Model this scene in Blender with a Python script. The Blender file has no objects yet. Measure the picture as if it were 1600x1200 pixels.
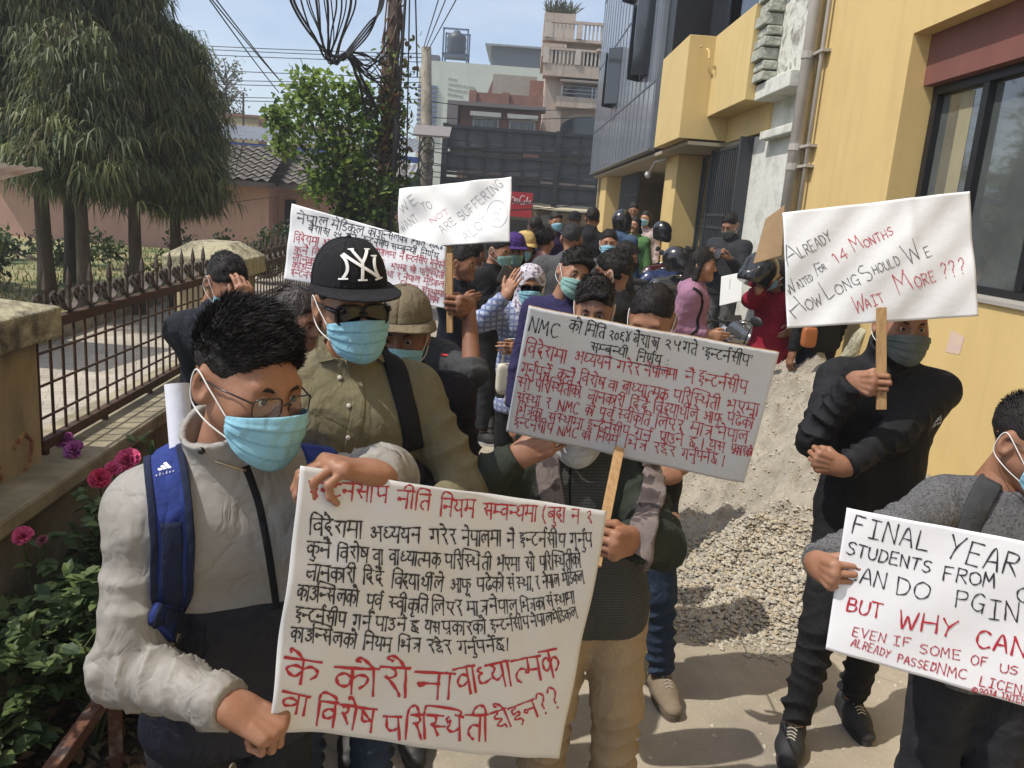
import bpy, math, random
import numpy as np
from mathutils import Vector, Matrix, Euler
rnd = random.Random(11)
SC = bpy.context.scene
COL = SC.collection
PI = math.pi
R = math.radians

# ---------------------------------------------------------------- camera, sky, sun, exposure
FPX, PITCH, ROLL, CAMH = 1250.0, R(12.2), R(4.3), 1.9
cam_f = np.array([0, math.cos(PITCH), -math.sin(PITCH)])
_u0 = np.array([0, math.sin(PITCH), math.cos(PITCH)])
cam_u = math.cos(ROLL) * _u0 - math.sin(ROLL) * np.array([1., 0, 0])
cam_r = math.cos(ROLL) * np.array([1., 0, 0]) + math.sin(ROLL) * _u0
cam_c = np.array([0, 0, CAMH])
cd = bpy.data.cameras.new('camera'); cam = bpy.data.objects.new('camera', cd); COL.objects.link(cam)
m3 = Matrix((cam_r, cam_u, -cam_f)).transposed()
cam.matrix_world = Matrix.Translation(cam_c) @ m3.to_4x4()
cd.sensor_fit = 'HORIZONTAL'; cd.sensor_width = 36.0; cd.lens = 36.0 * FPX / 1600
cd.clip_start = 0.05; cd.clip_end = 3000
SC.camera = cam

SUN = Vector((-0.74, -0.27, 1.22)).normalized()          # direction towards the sun
sun_el = math.asin(SUN.z); sun_az = math.atan2(SUN.x, SUN.y)
w = bpy.data.worlds.new('World'); SC.world = w; w.use_nodes = True
nt = w.node_tree; nt.nodes.clear()
sky = nt.nodes.new('ShaderNodeTexSky'); sky.sky_type = 'NISHITA'; sky.sun_disc = False
sky.sun_elevation = sun_el; sky.sun_rotation = sun_az
sky.air_density = 1.0; sky.dust_density = 5.0; sky.ozone_density = 1.0; sky.altitude = 1300
bg = nt.nodes.new('ShaderNodeBackground'); bg.inputs[1].default_value = 0.15
wo = nt.nodes.new('ShaderNodeOutputWorld')
tc = nt.nodes.new('ShaderNodeTexCoord'); cn = nt.nodes.new('ShaderNodeTexNoise')
mpn = nt.nodes.new('ShaderNodeMapping'); mpn.inputs['Scale'].default_value = (1, 1, 2.6)
mpn.inputs['Location'].default_value = (0.35, 0.2, 0.1)
cn.inputs['Scale'].default_value = 3.2; cn.inputs['Detail'].default_value = 7; cn.inputs['Roughness'].default_value = .6
rp = nt.nodes.new('ShaderNodeValToRGB'); rp.color_ramp.elements[0].position = .36; rp.color_ramp.elements[1].position = .80
rp.color_ramp.elements[1].color = (.55, .55, .55, 1)
mx = nt.nodes.new('ShaderNodeMix'); mx.data_type = 'RGBA'; mx.inputs[7].default_value = (5.6, 6.0, 6.4, 1)
nt.links.new(tc.outputs['Generated'], mpn.inputs[0]); nt.links.new(mpn.outputs[0], cn.inputs[0])
nt.links.new(cn.outputs[0], rp.inputs[0]); nt.links.new(rp.outputs[0], mx.inputs[0])
nt.links.new(sky.outputs[0], mx.inputs[6]); nt.links.new(mx.outputs[2], bg.inputs[0]); nt.links.new(bg.outputs[0], wo.inputs[0])
sl = bpy.data.lights.new('sun', 'SUN'); sl.energy = 3.3; sl.angle = R(.53); sl.color = (1, .945, .86)
so = bpy.data.objects.new('sun', sl); COL.objects.link(so)
so.rotation_euler = SUN.to_track_quat('Z', 'Y').to_euler()
SC.view_settings.view_transform = 'Standard'; SC.view_settings.look = 'None'
SC.view_settings.exposure = 0.44; SC.view_settings.gamma = 1.0
SC.cycles.max_bounces = 6; SC.cycles.diffuse_bounces = 3; SC.cycles.glossy_bounces = 2
SC.cycles.transmission_bounces = 3; SC.cycles.transparent_max_bounces = 6
SC.cycles.use_denoising = True; SC.cycles.caustics_reflective = False; SC.cycles.caustics_refractive = False

# ---------------------------------------------------------------- pixel <-> place (pixels of the 1600x1200 photograph)
def ray(px, py): return cam_f + cam_r * (px - 800) / FPX - cam_u * (py - 600) / FPX
def at(px, py, Y): d = ray(px, py); return cam_c + d * (Y / d[1])
def gnd(px, py, z=0.): d = ray(px, py); return cam_c + d * ((z - CAMH) / d[2])

# ---------------------------------------------------------------- materials
def lin(c):
    if isinstance(c, str):
        c = c.lstrip('#'); c = [int(c[i:i + 2], 16) / 255 for i in (0, 2, 4)]
        c = [x / 12.92 if x <= .04045 else ((x + .055) / 1.055) ** 2.4 for x in c]
    return (c[0], c[1], c[2], 1)
MATS = {}
def mat(name, c, rough=.8, c2=None, nscale=6., namt=.5, bump=0., bscale=40., metal=0., spec=.5, detail=5, coat=0., sss=0.,
        stretch=(1, 1, 1), ramp=(.35, .68), trans=0., bdist=.004, coord='Object'):
    """procedural principled material: two-colour noise and a noise bump"""
    if name in MATS: return MATS[name]
    m = bpy.data.materials.new(name); m.use_nodes = True; t = m.node_tree; n = t.nodes; L = t.links
    b = n['Principled BSDF']; b.inputs['Roughness'].default_value = rough; b.inputs['Metallic'].default_value = metal
    b.inputs['Specular IOR Level'].default_value = spec; b.inputs['Coat Weight'].default_value = coat
    b.inputs['Transmission Weight'].default_value = trans
    if sss: b.inputs['Subsurface Weight'].default_value = sss; b.inputs['Subsurface Radius'].default_value = (.012, .005, .003)
    c = lin(c); b.inputs['Base Color'].default_value = c
    tc = n.new('ShaderNodeTexCoord'); mp = n.new('ShaderNodeMapping'); mp.inputs['Scale'].default_value = stretch
    L.new(tc.outputs[coord], mp.inputs[0])
    if c2 is None: c2 = tuple(x * .78 for x in c[:3])
    c2 = lin(c2)
    if namt > 0:
        no = n.new('ShaderNodeTexNoise'); no.inputs['Scale'].default_value = nscale; no.inputs['Detail'].default_value = detail
        no.inputs['Roughness'].default_value = .62
        L.new(mp.outputs[0], no.inputs[0])
        r = n.new('ShaderNodeValToRGB'); r.color_ramp.elements[0].position = ramp[0]; r.color_ramp.elements[1].position = ramp[1]
        r.color_ramp.elements[0].color = c; e = [c[i] + (c2[i] - c[i]) * min(1, namt * 1.0) for i in range(3)] + [1]
        r.color_ramp.elements[1].color = e
        L.new(no.outputs[0], r.inputs[0]); L.new(r.outputs[0], b.inputs['Base Color'])
    if bump:
        nb = n.new('ShaderNodeTexNoise'); nb.inputs['Scale'].default_value = bscale; nb.inputs['Detail'].default_value = 4
        L.new(mp.outputs[0], nb.inputs[0]); bn = n.new('ShaderNodeBump'); bn.inputs['Strength'].default_value = bump
        bn.inputs['Distance'].default_value = bdist; L.new(nb.outputs[0], bn.inputs['Height']); L.new(bn.outputs[0], b.inputs['Normal'])
    MATS[name] = m; return m
def nodes(m): return m.node_tree.nodes, m.node_tree.links, m.node_tree.nodes['Principled BSDF']
def leafmat(name, c, c2=None, tr=.35):
    """thin leaf: diffuse plus translucent"""
    if name in MATS: return MATS[name]
    m = mat(name, c, .55, c2=c2, nscale=3., namt=1., spec=.35)
    n, L, b = nodes(m); t = n.new('ShaderNodeBsdfTranslucent'); mixn = n.new('ShaderNodeMixShader'); mixn.inputs[0].default_value = tr
    src = b.inputs['Base Color'].links[0].from_socket; L.new(src, t.inputs[0])
    L.new(b.outputs[0], mixn.inputs[1]); L.new(t.outputs[0], mixn.inputs[2]); L.new(mixn.outputs[0], n['Material Output'].inputs[0])
    return m
def glass(name, c, rough=.08):
    return mat(name, c, rough, namt=0, spec=.9, bump=.05, bscale=1.5, bdist=.02)

# ---------------------------------------------------------------- mesh collecting
class MB:
    """collects faces; build() links them as one mesh object"""
    def __init__(s): s.v = []; s.f = []; s.mi = []; s.cur = 0
    def add(s, vs, fs):
        o = len(s.v); s.v.extend([tuple(map(float, p)) for p in vs]); s.f.extend([tuple(i + o for i in q) for q in fs]); s.mi.extend([s.cur] * len(fs)); return s
    def hexa(s, p):   # 8 corners: bottom ring 0-3, top ring 4-7
        return s.add(p, [(3, 2, 1, 0), (4, 5, 6, 7), (0, 1, 5, 4), (1, 2, 6, 5), (2, 3, 7, 6), (3, 0, 4, 7)])
    def box(s, c, sz, rz=0., M=None):
        x, y, z = [a / 2 for a in sz]; p = [(-x, -y, -z), (x, -y, -z), (x, y, -z), (-x, y, -z), (-x, -y, z), (x, -y, z), (x, y, z), (-x, y, z)]
        ca, sa = math.cos(rz), math.sin(rz)
        q = []
        for a in p:
            if M is not None: v = M @ Vector(a); q.append((v.x + c[0], v.y + c[1], v.z + c[2]))
            else: q.append((a[0] * ca - a[1] * sa + c[0], a[0] * sa + a[1] * ca + c[1], a[2] + c[2]))
        return s.hexa(q)
    def tube(s, pts, r, n=8, cap=True, closed=False):
        pts = [Vector(p) for p in pts]; k = len(pts); rr = r if hasattr(r, '__len__') else [r] * k
        vs = []; up = None
        for i, p in enumerate(pts):
            a = pts[(i - 1) % k] if (i or closed) else p; b = pts[(i + 1) % k] if (i < k - 1 or closed) else p
            d = (b - a); d = d.normalized() if d.length > 1e-9 else Vector((0, 0, 1))
            if up is None: up = d.orthogonal().normalized()
            else:
                up = up - d * up.dot(d); up = up.normalized() if up.length > 1e-6 else d.orthogonal().normalized()
            sd = d.cross(up)
            for j in range(n):
                t = 2 * PI * j / n; vs.append(p + (up * math.cos(t) + sd * math.sin(t)) * rr[i])
        fs = []
        for i in range(k if closed else k - 1):
            i2 = (i + 1) % k
            for j in range(n): fs.append((i * n + j, i * n + (j + 1) % n, i2 * n + (j + 1) % n, i2 * n + j))
        if cap and not closed: fs.append(tuple(range(n - 1, -1, -1))); fs.append(tuple((k - 1) * n + j for j in range(n)))
        return s.add(vs, fs)
    def lathe(s, prof, c=(0, 0, 0), n=20, M=None):
        vs = []; fs = []
        for (r, z) in prof:
            for j in range(n):
                t = 2 * PI * j / n; v = Vector((r * math.cos(t), r * math.sin(t), z))
                if M is not None: v = M @ v
                vs.append((v.x + c[0], v.y + c[1], v.z + c[2]))
        for i in range(len(prof) - 1):
            for j in range(n): fs.append((i * n + j, i * n + (j + 1) % n, (i + 1) * n + (j + 1) % n, (i + 1) * n + j))
        fs.append(tuple(range(n - 1, -1, -1))); fs.append(tuple((len(prof) - 1) * n + j for j in range(n)))
        return s.add(vs, fs)
    def ball(s, c, r, nu=12, nv=8, M=None):
        rr = r if hasattr(r, '__len__') else (r, r, r); vs = []; fs = []
        for i in range(nv + 1):
            a = PI * i / nv - PI / 2
            for j in range(nu):
                b = 2 * PI * j / nu; v = Vector((math.cos(a) * math.cos(b) * rr[0], math.cos(a) * math.sin(b) * rr[1], math.sin(a) * rr[2]))
                if M is not None: v = M @ v
                vs.append((v.x + c[0], v.y + c[1], v.z + c[2]))
        for i in range(nv):
            for j in range(nu): fs.append((i * nu + j, i * nu + (j + 1) % nu, (i + 1) * nu + (j + 1) % nu, (i + 1) * nu + j))
        return s.add(vs, fs)
    def prism(s, poly, d0, d1, fn):
        """poly in 2D pushed from depth d0 to d1; fn(u, v, d) -> point"""
        k = len(poly); vs = [fn(u, v, d0) for u, v in poly] + [fn(u, v, d1) for u, v in poly]
        return s.add(vs, [tuple(range(k - 1, -1, -1)), tuple(range(k, 2 * k))] + [(i, (i + 1) % k, k + (i + 1) % k, k + i) for i in range(k)])
    def grid(s, nu, nv, fn):
        vs = [fn(i / nu, j / nv) for j in range(nv + 1) for i in range(nu + 1)]
        return s.add(vs, [(j * (nu + 1) + i, j * (nu + 1) + i + 1, (j + 1) * (nu + 1) + i + 1, (j + 1) * (nu + 1) + i) for j in range(nv) for i in range(nu)])
    def build(s, name, m, parent=None, smooth=False, bevel=0.):
        me = bpy.data.meshes.new(name); me.from_pydata(s.v, [], s.f)
        for x in (m if isinstance(m, (list, tuple)) else [m]): me.materials.append(x)
        if any(s.mi): me.polygons.foreach_set('material_index', s.mi)
        if smooth: me.polygons.foreach_set('use_smooth', [True] * len(s.f))
        me.update(); o = bpy.data.objects.new(name, me); COL.objects.link(o)
        if bevel:
            bv = o.modifiers.new('bevel', 'BEVEL'); bv.width = bevel; bv.segments = 2; bv.limit_method = 'ANGLE'
        if parent is not None:
            o.parent = parent; o.matrix_parent_inverse = Matrix.Translation(-Vector(parent.location)) if parent.type == 'EMPTY' else Matrix()
        return o
def build_each(mb, name, m, parent, **k):
    """every loose piece collected in mb becomes a part of its own"""
    par = list(range(len(mb.v)))
    def fd(a):
        while par[a] != a: par[a] = par[par[a]]; a = par[a]
        return a
    for f in mb.f:
        for x in f[1:]: par[fd(x)] = fd(f[0])
    g = {}
    for f in mb.f: g.setdefault(fd(f[0]), []).append(f)
    out = []
    for fs in g.values():
        ids = sorted({i for f in fs for i in f}); mp = {a: i for i, a in enumerate(ids)}; q = MB(); q.add([mb.v[i] for i in ids], [tuple(mp[i] for i in f) for f in fs]); out.append(q.build(name, m, parent, **k))
    return out
def npmesh(name, v, f, m, parent=None, smooth=True):
    """mesh object from numpy arrays (f: quads)"""
    me = bpy.data.meshes.new(name); v = np.asarray(v, np.float32); f = np.asarray(f, np.int32)
    me.vertices.add(len(v)); me.vertices.foreach_set('co', v.ravel()); me.loops.add(f.size); me.loops.foreach_set('vertex_index', f.ravel())
    me.polygons.add(len(f)); k = f.shape[1] if len(f) else 4
    me.polygons.foreach_set('loop_start', np.arange(0, f.size, k, dtype=np.int32)); me.polygons.foreach_set('loop_total', np.full(len(f), k, np.int32))
    if smooth: me.polygons.foreach_set('use_smooth', np.ones(len(f), bool))
    for x in (m if isinstance(m, (list, tuple)) else [m]): me.materials.append(x)
    me.update(calc_edges=True); o = bpy.data.objects.new(name, me); COL.objects.link(o)
    if parent is not None:
        o.parent = parent; o.matrix_parent_inverse = Matrix.Translation(-Vector(parent.location)) if parent.type == 'EMPTY' else Matrix()
    return o
def tag(o, label=None, cat=None, group=None, kind=None):
    if label: o['label'] = label
    if cat: o['category'] = cat
    if group: o['group'] = group
    if kind: o['kind'] = kind
    return o
def thing(name, label, cat, loc=(0, 0, 0), group=None):
    o = bpy.data.objects.new(name, None); COL.objects.link(o); o.location = Vector(tuple(map(float, loc))); o.empty_display_size = .2
    return tag(o, label, cat, group)
def copy_tree(o, dloc=(0, 0, 0), label=None, parent=None):
    c = o.copy(); COL.objects.link(c)
    if parent is None: c.location = Vector(o.location) + Vector(dloc)
    else: c.parent = parent
    if label: c['label'] = label
    for ch in list(o.children): copy_tree(ch, parent=c)
    return c
# ---------------------------------------------------------------- setting: ground, park, sand
def Wp(y, z, o): return (2.8 - .025 * y - o, y, z)                 # right-hand facade frame: along, up, out
def wbox(mb, y0, y1, z0, z1, o0, o1):
    return mb.hexa([Wp(y0, z0, o1), Wp(y0, z0, o0), Wp(y1, z0, o0), Wp(y1, z0, o1), Wp(y0, z1, o1), Wp(y0, z1, o0), Wp(y1, z1, o0), Wp(y1, z1, o1)])
def Fx(y): return -1.4 - .07 * y                                    # fence line
def Fp(y, z, o): return (Fx(y) + o, y, z)
def fbox(mb, y0, y1, z0, z1, o0, o1):
    return mb.hexa([Fp(y0, z0, o0), Fp(y0, z0, o1), Fp(y1, z0, o1), Fp(y1, z0, o0), Fp(y0, z1, o0), Fp(y0, z1, o1), Fp(y1, z1, o1), Fp(y1, z1, o0)])

def ground_material():
    m = mat('dusty_concrete', (.40, .35, .27), .9, c2=(.235, .20, .15), nscale=1.3, namt=1, bump=.8, bscale=48, detail=9)
    n, L, b = nodes(m)
    old = b.inputs['Base Color'].links[0].from_socket
    tcn = n.new('ShaderNodeTexCoord')
    sp = n.new('ShaderNodeTexNoise'); sp.inputs['Scale'].default_value = 75; sp.inputs['Detail'].default_value = 3
    r = n.new('ShaderNodeValToRGB'); r.color_ramp.elements[0].position = .6; r.color_ramp.elements[1].position = .74
    r.color_ramp.elements[0].color = (1, 1, 1, 1); r.color_ramp.elements[1].color = (1.45, 1.42, 1.35, 1)
    vor = n.new('ShaderNodeTexVoronoi'); vor.feature = 'DISTANCE_TO_EDGE'; vor.inputs['Scale'].default_value = .55
    nw = n.new('ShaderNodeTexNoise'); nw.inputs['Scale'].default_value = 3.; nw.inputs['Detail'].default_value = 6
    addv = n.new('ShaderNodeMixRGB'); addv.inputs[0].default_value = .12
    L.new(tcn.outputs['Object'], nw.inputs[0]); L.new(tcn.outputs['Object'], addv.inputs[1]); L.new(nw.outputs['Color'], addv.inputs[2]); L.new(addv.outputs[0], vor.inputs[0])
    rc = n.new('ShaderNodeValToRGB'); rc.color_ramp.elements[0].position = .0; rc.color_ramp.elements[1].position = .006
    rc.color_ramp.elements[0].color = (.78, .78, .78, 1); rc.color_ramp.elements[1].color = (1, 1, 1, 1)
    L.new(vor.outputs[0], rc.inputs[0])
    m1 = n.new('ShaderNodeMixRGB'); m1.blend_type = 'MULTIPLY'; m1.inputs[0].default_value = 1
    m2 = n.new('ShaderNodeMixRGB'); m2.blend_type = 'MULTIPLY'; m2.inputs[0].default_value = 1
    L.new(tcn.outputs['Object'], sp.inputs[0]); L.new(sp.outputs[0], r.inputs[0])
    L.new(old, m1.inputs[1]); L.new(r.outputs[0], m1.inputs[2]); L.new(m1.outputs[0], m2.inputs[1]); L.new(rc.outputs[0], m2.inputs[2]); L.new(m2.outputs[0], b.inputs['Base Color'])
    return m
M_ground = ground_material()
mb = MB(); mb.grid(24, 24, lambda u, v: ((u - .5) * 240, -30 + v * 160, 0)); tag(mb.build('ground', M_ground), kind='structure')

# park side: paved path, kerb, dry lawn
def brick_mat(name, c1, c2, mortar, scale, bw=.5, rh=.25, ms=.02, rot=(0, 0, 0), rough=.9, bump=.3):
    m = mat(name, c1, rough, namt=0); n, L, b = nodes(m)
    t = n.new('ShaderNodeTexCoord'); mp = n.new('ShaderNodeMapping'); mp.inputs['Rotation'].default_value = rot
    br = n.new('ShaderNodeTexBrick'); br.inputs['Scale'].default_value = scale; br.inputs['Brick Width'].default_value = bw; br.inputs['Row Height'].default_value = rh
    br.inputs['Mortar Size'].default_value = ms; br.inputs['Color1'].default_value = lin(c1); br.inputs['Color2'].default_value = lin(c2); br.inputs['Mortar'].default_value = lin(mortar)
    no = n.new('ShaderNodeTexNoise'); no.inputs['Scale'].default_value = 2.5; no.inputs['Detail'].default_value = 6
    mm = n.new('ShaderNodeMixRGB'); mm.blend_type = 'OVERLAY'; mm.inputs[0].default_value = .55
    bn = n.new('ShaderNodeBump'); bn.inputs['Strength'].default_value = bump; bn.inputs['Distance'].default_value = .01
    L.new(t.outputs['Object'], mp.inputs[0]); L.new(mp.outputs[0], br.inputs[0]); L.new(t.outputs['Object'], no.inputs[0])
    L.new(br.outputs[0], mm.inputs[1]); L.new(no.outputs[0], mm.inputs[2]); L.new(mm.outputs[0], b.inputs['Base Color'])
    iv = n.new('ShaderNodeMath'); iv.operation = 'SUBTRACT'; iv.inputs[0].default_value = 1; L.new(br.outputs[1], iv.inputs[1]); L.new(iv.outputs[0], bn.inputs['Height']); L.new(bn.outputs[0], b.inputs['Normal'])
    return m
M_path = brick_mat('path_paving', (.43, .385, .31), (.38, .34, .275), (.25, .22, .17), 4., .8, .4, .015, (0, 0, R(-25)))
M_concrete = mat('weathered_concrete', (.30, .27, .21), .95, c2=(.13, .115, .085), nscale=5, namt=1, bump=.6, bscale=30, bdist=.01, detail=9)
mb = MB(); mb.add([(Fx(0) - .05, -2, .30), (Fx(22) - .05, 22, .30), (-9.2, 22, .30), (-4.3, -2, .30)], [(0, 1, 2, 3)]); tag(mb.build('path', M_path), kind='structure')
def Kx(y): return -3.75 - .105 * y
mb = MB(); mb.hexa([(Kx(-2) - .25, -2, 0), (Kx(-2), -2, 0), (Kx(21), 21, 0), (Kx(21) - .25, 21, 0), (Kx(-2) - .25, -2, .45), (Kx(-2), -2, .45), (Kx(21), 21, .45), (Kx(21) - .25, 21, .45)])
tag(mb.build('kerb', M_concrete, bevel=.02), kind='structure')
M_lawn = mat('dry_lawn', (.33, .27, .13), .95, c2=(.10, .14, .045), nscale=.7, namt=1, bump=.6, bscale=80, ramp=(.42, .62), detail=8)
mb = MB(); mb.add([(Kx(-2) - .2, -2, .40), (Kx(21) - .2, 21, .40), (-30, 21, .40), (-30, -2, .40)], [(0, 1, 2, 3)]); tag(mb.build('lawn', M_lawn), kind='structure')
gm = MB()
for i in range(5200):
    y = rnd.uniform(7, 19); x = Kx(y) - .3 - abs(rnd.gauss(0, 2.2)); h = rnd.uniform(.03, .11); a = rnd.uniform(0, PI); gm.cur = 0 if rnd.random() < .55 else 1
    dx, dy = math.cos(a) * .012, math.sin(a) * .012
    gm.add([(x - dx, y - dy, .39), (x + dx, y + dy, .39), (x + rnd.gauss(0, .03), y + rnd.gauss(0, .03), .4 + h)], [(0, 1, 2)])
tag(gm.build('lawn_grass', [leafmat('grass_green', (.09, .15, .035)), leafmat('grass_dry', (.30, .25, .10))]), 'dry and green grass tufts on the lawn under the trees', 'grass', kind='stuff')

# sand heap with gravel skirt at the foot of the yellow wall
def hn(x, y, s=1.0, seed=0):
    v = 0; a = 1
    for k in range(4):
        v += a * math.sin(x * s * (1.9 + .7 * k) * 2 ** k * .6 + 1.3 * k + seed + 1.1 * math.sin(y * s * 2 ** k * .8 + seed)) * math.cos(y * s * (1.7 + .5 * k) * 2 ** k * .6 + 2.1 * k + seed); a *= .5
    return v
def heap_z(x, y):
    d1 = math.hypot((x - 2.32) / 1.0, (y - 6.1) / 1.75); d2 = math.hypot((x - 2.05) / 1.2, (y - 4.9) / 1.2)
    a = .98 * max(0, 1 - d1) ** 1.0; b2 = .62 * max(0, 1 - d2); c = .30 * max(0, 1 - math.hypot((x - 1.75) / 1.0, (y - 4.35) / 1.0))
    z = max(a, b2, c) + .25 * min(a, b2)
    return z + (hn(x, y, 2.4) * .045 + hn(x, y, 6, 2) * .040 + abs(hn(x, y, 15, 4)) * .035) * min(1, z * 6) - .01
M_sand = mat('heaped_sand', (.37, .335, .27), .95, c2=(.22, .195, .155), nscale=6, namt=1, bump=.8, bscale=90, bdist=.012, detail=9)
mb = MB(); mb.grid(150, 190, lambda u, v: (lambda x, y: (x, y, heap_z(x, y)))(.75 + u * 1.95, 3.2 + v * 4.6))
tag(mb.build('sand_heap', M_sand, smooth=True), 'heap of pale building sand against the yellow wall', 'sand heap', kind='stuff')
gv = MB()
def stone(mbx, x, y, z, r):
    a = rnd.uniform(0, 6.28); b = rnd.uniform(.6, 1); c = rnd.uniform(.45, .8)
    v = [(r, 0, 0), (0, r * b, 0), (-r * .8, 0, 0), (0, -r * b, 0), (r * .15, r * .1, r * c), (0, 0, -r * c)]
    ca, sa = math.cos(a), math.sin(a)
    mbx.add([(x + p[0] * ca - p[1] * sa, y + p[0] * sa + p[1] * ca, z + p[2]) for p in v], [(0, 1, 4), (1, 2, 4), (2, 3, 4), (3, 0, 4), (1, 0, 5), (2, 1, 5), (3, 2, 5), (0, 3, 5)])
n_st = 0
while n_st < 16000:
    x = rnd.gauss(1.35, .42); y = rnd.gauss(3.9, .30)
    d = math.hypot((x - 1.38) / .82, (y - 3.9) / .50)
    if d > 1 + .18 * hn(x, y, 2) or x < .62 or x > 2.6 or y < 3.25: continue
    gv.cur = rnd.choice((0, 0, 1, 2)); r0 = rnd.choice((.004, .005, .006, .008, .011, .016)) * rnd.uniform(.8, 1.2)
    stone(gv, x, y, max(0, heap_z(x, y)) + r0 * .35 + .02 * max(0, 1 - d), r0); n_st += 1
n_st = 0
while n_st < 5200:
    x = rnd.uniform(.8, 2.65); y = rnd.uniform(3.3, 7.6); z = heap_z(x, y)
    if z < .04: continue
    gv.cur = rnd.choice((0, 0, 1, 2, 2)); r0 = rnd.choice((.004, .005, .006, .009, .014)); stone(gv, x, y, z + r0 * .2, r0); n_st += 1
gmats = [mat('gravel_pale', (.46, .42, .34), .9, namt=0), mat('gravel_grey', (.30, .28, .24), .9, namt=0), mat('gravel_tan', (.42, .35, .25), .9, namt=0)]
tag(gv.build('gravel_spread', gmats), 'pale crushed gravel spread in front of the sand heap', 'gravel', kind='stuff')
mb = MB()
for i in range(2600):
    y = rnd.uniform(2.2, 11); x = rnd.uniform(-.9, 2.1); stone(mb, x, y, .001, rnd.choice((.0025, .003, .004, .005, .008, .014)))
tag(mb.build('ground_grit', gmats[0]), 'small stones and grit scattered over the lane', 'gravel', kind='stuff')

# ---------------------------------------------------------------- left: fence wall, pillars, railing
M_pillar = mat('ochre_render', (.37, .30, .175), .95, c2=(.13, .11, .08), nscale=3.2, namt=1, bump=.6, bscale=22, bdist=.012, stretch=(1, 1, .45), ramp=(.42, .68), detail=9)
M_cap = mat('lichen_concrete', (.36, .33, .22), 1, c2=(.075, .068, .05), nscale=8, namt=1, bump=1, bscale=28, bdist=.02, ramp=(.46, .66), detail=10)
M_iron = mat('rusty_dark_iron', (.045, .035, .03), .7, c2=(.12, .06, .03), nscale=25, namt=.8, bump=.3, bscale=120, metal=.3)
mb = MB(); fbox(mb, -1., 22, 0, .90, -.14, .12); lw = mb.build('low_wall', M_concrete, bevel=.015)
tag(lw, 'low grey concrete wall carrying the iron railing beside the lane', 'wall')
mb = MB(); fbox(mb, -1., 22, .903, .965, -.17, .17); mb.build('coping', mat('coping_stone', (.36, .32, .22), .95, c2=(.16, .14, .09), nscale=7, namt=1, bump=.6, bscale=40, detail=9), lw, bevel=.012)
def pillar(y0, y1, zb, zt, label, o0=-.28, o1=.34, paint=False):
    t = thing('gate_pillar', label, 'pillar', Fp((y0 + y1) / 2, 0, 0), 'ochre fence pillars')
    mb = MB(); fbox(mb, y0, y1, 0, zb, o0, o1); mb.build('shaft', M_pillar, t, bevel=.02)
    mb = MB(); e = .055; ym = (y0 + y1) / 2; om = (o0 + o1) / 2; fr = .42
    ring = lambda s0, z: [Fp(ym + (a * ((y1 - y0) / 2 + s0)), z, om + b * ((o1 - o0) / 2 + s0)) for a, b in ((-1, -1), (-1, 1), (1, 1), (1, -1))]
    A, B, T = ring(e, zb), ring(e, zb + .10), ring(-(o1 - o0) / 2 * fr, zt)
    mb.add(A + B + T, [(3, 2, 1, 0), (0, 1, 5, 4), (1, 2, 6, 5), (2, 3, 7, 6), (3, 0, 4, 7), (4, 5, 9, 8), (5, 6, 10, 9), (6, 7, 11, 10), (7, 4, 8, 11), (8, 9, 10, 11)])
    c = mb.build('cap', M_cap, t, bevel=.008)
    return t
tp = pillar(1.9, 2.57, 1.38, 1.51, 'stained ochre pillar with mossy cap at the left edge, red paint daubed on it', -.30, .02)
pillar(4.50, 4.92, 1.42, 1.60, 'ochre pillar with pale sloping cap behind the bowed man in a dark jacket', -.22, .12)
pillar(12.6, 13.2, 1.42, 1.60, 'far ochre pillar of the railing near the pink house')
mb = MB(); 
def daub(pts, r):
    mb.tube([Fp(y - .05, z, .019) for y, z in pts], r, 6)
for cy, cz, a in ((2.35, .98, .09),):
    daub([(cy - .05 + .055 * math.cos(t) + 0, cz + a * math.sin(t)) for t in np.linspace(0, 6.0, 16)], .011)
daub([(2.44, 1.06), (2.50, 1.09), (2.545, 1.05), (2.52, .99), (2.45, .92), (2.50, .92), (2.56, .93)], .010)
mb.build('painted_number', mat('faded_red_paint', (.20, .075, .05), .9, c2=(.33, .22, .11), nscale=30, namt=1, ramp=(.45, .6)), tp)
mb = MB(); mb.tube([Fp(2.662, z, .01) for z in (.3, .31)], .002, 4)
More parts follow.
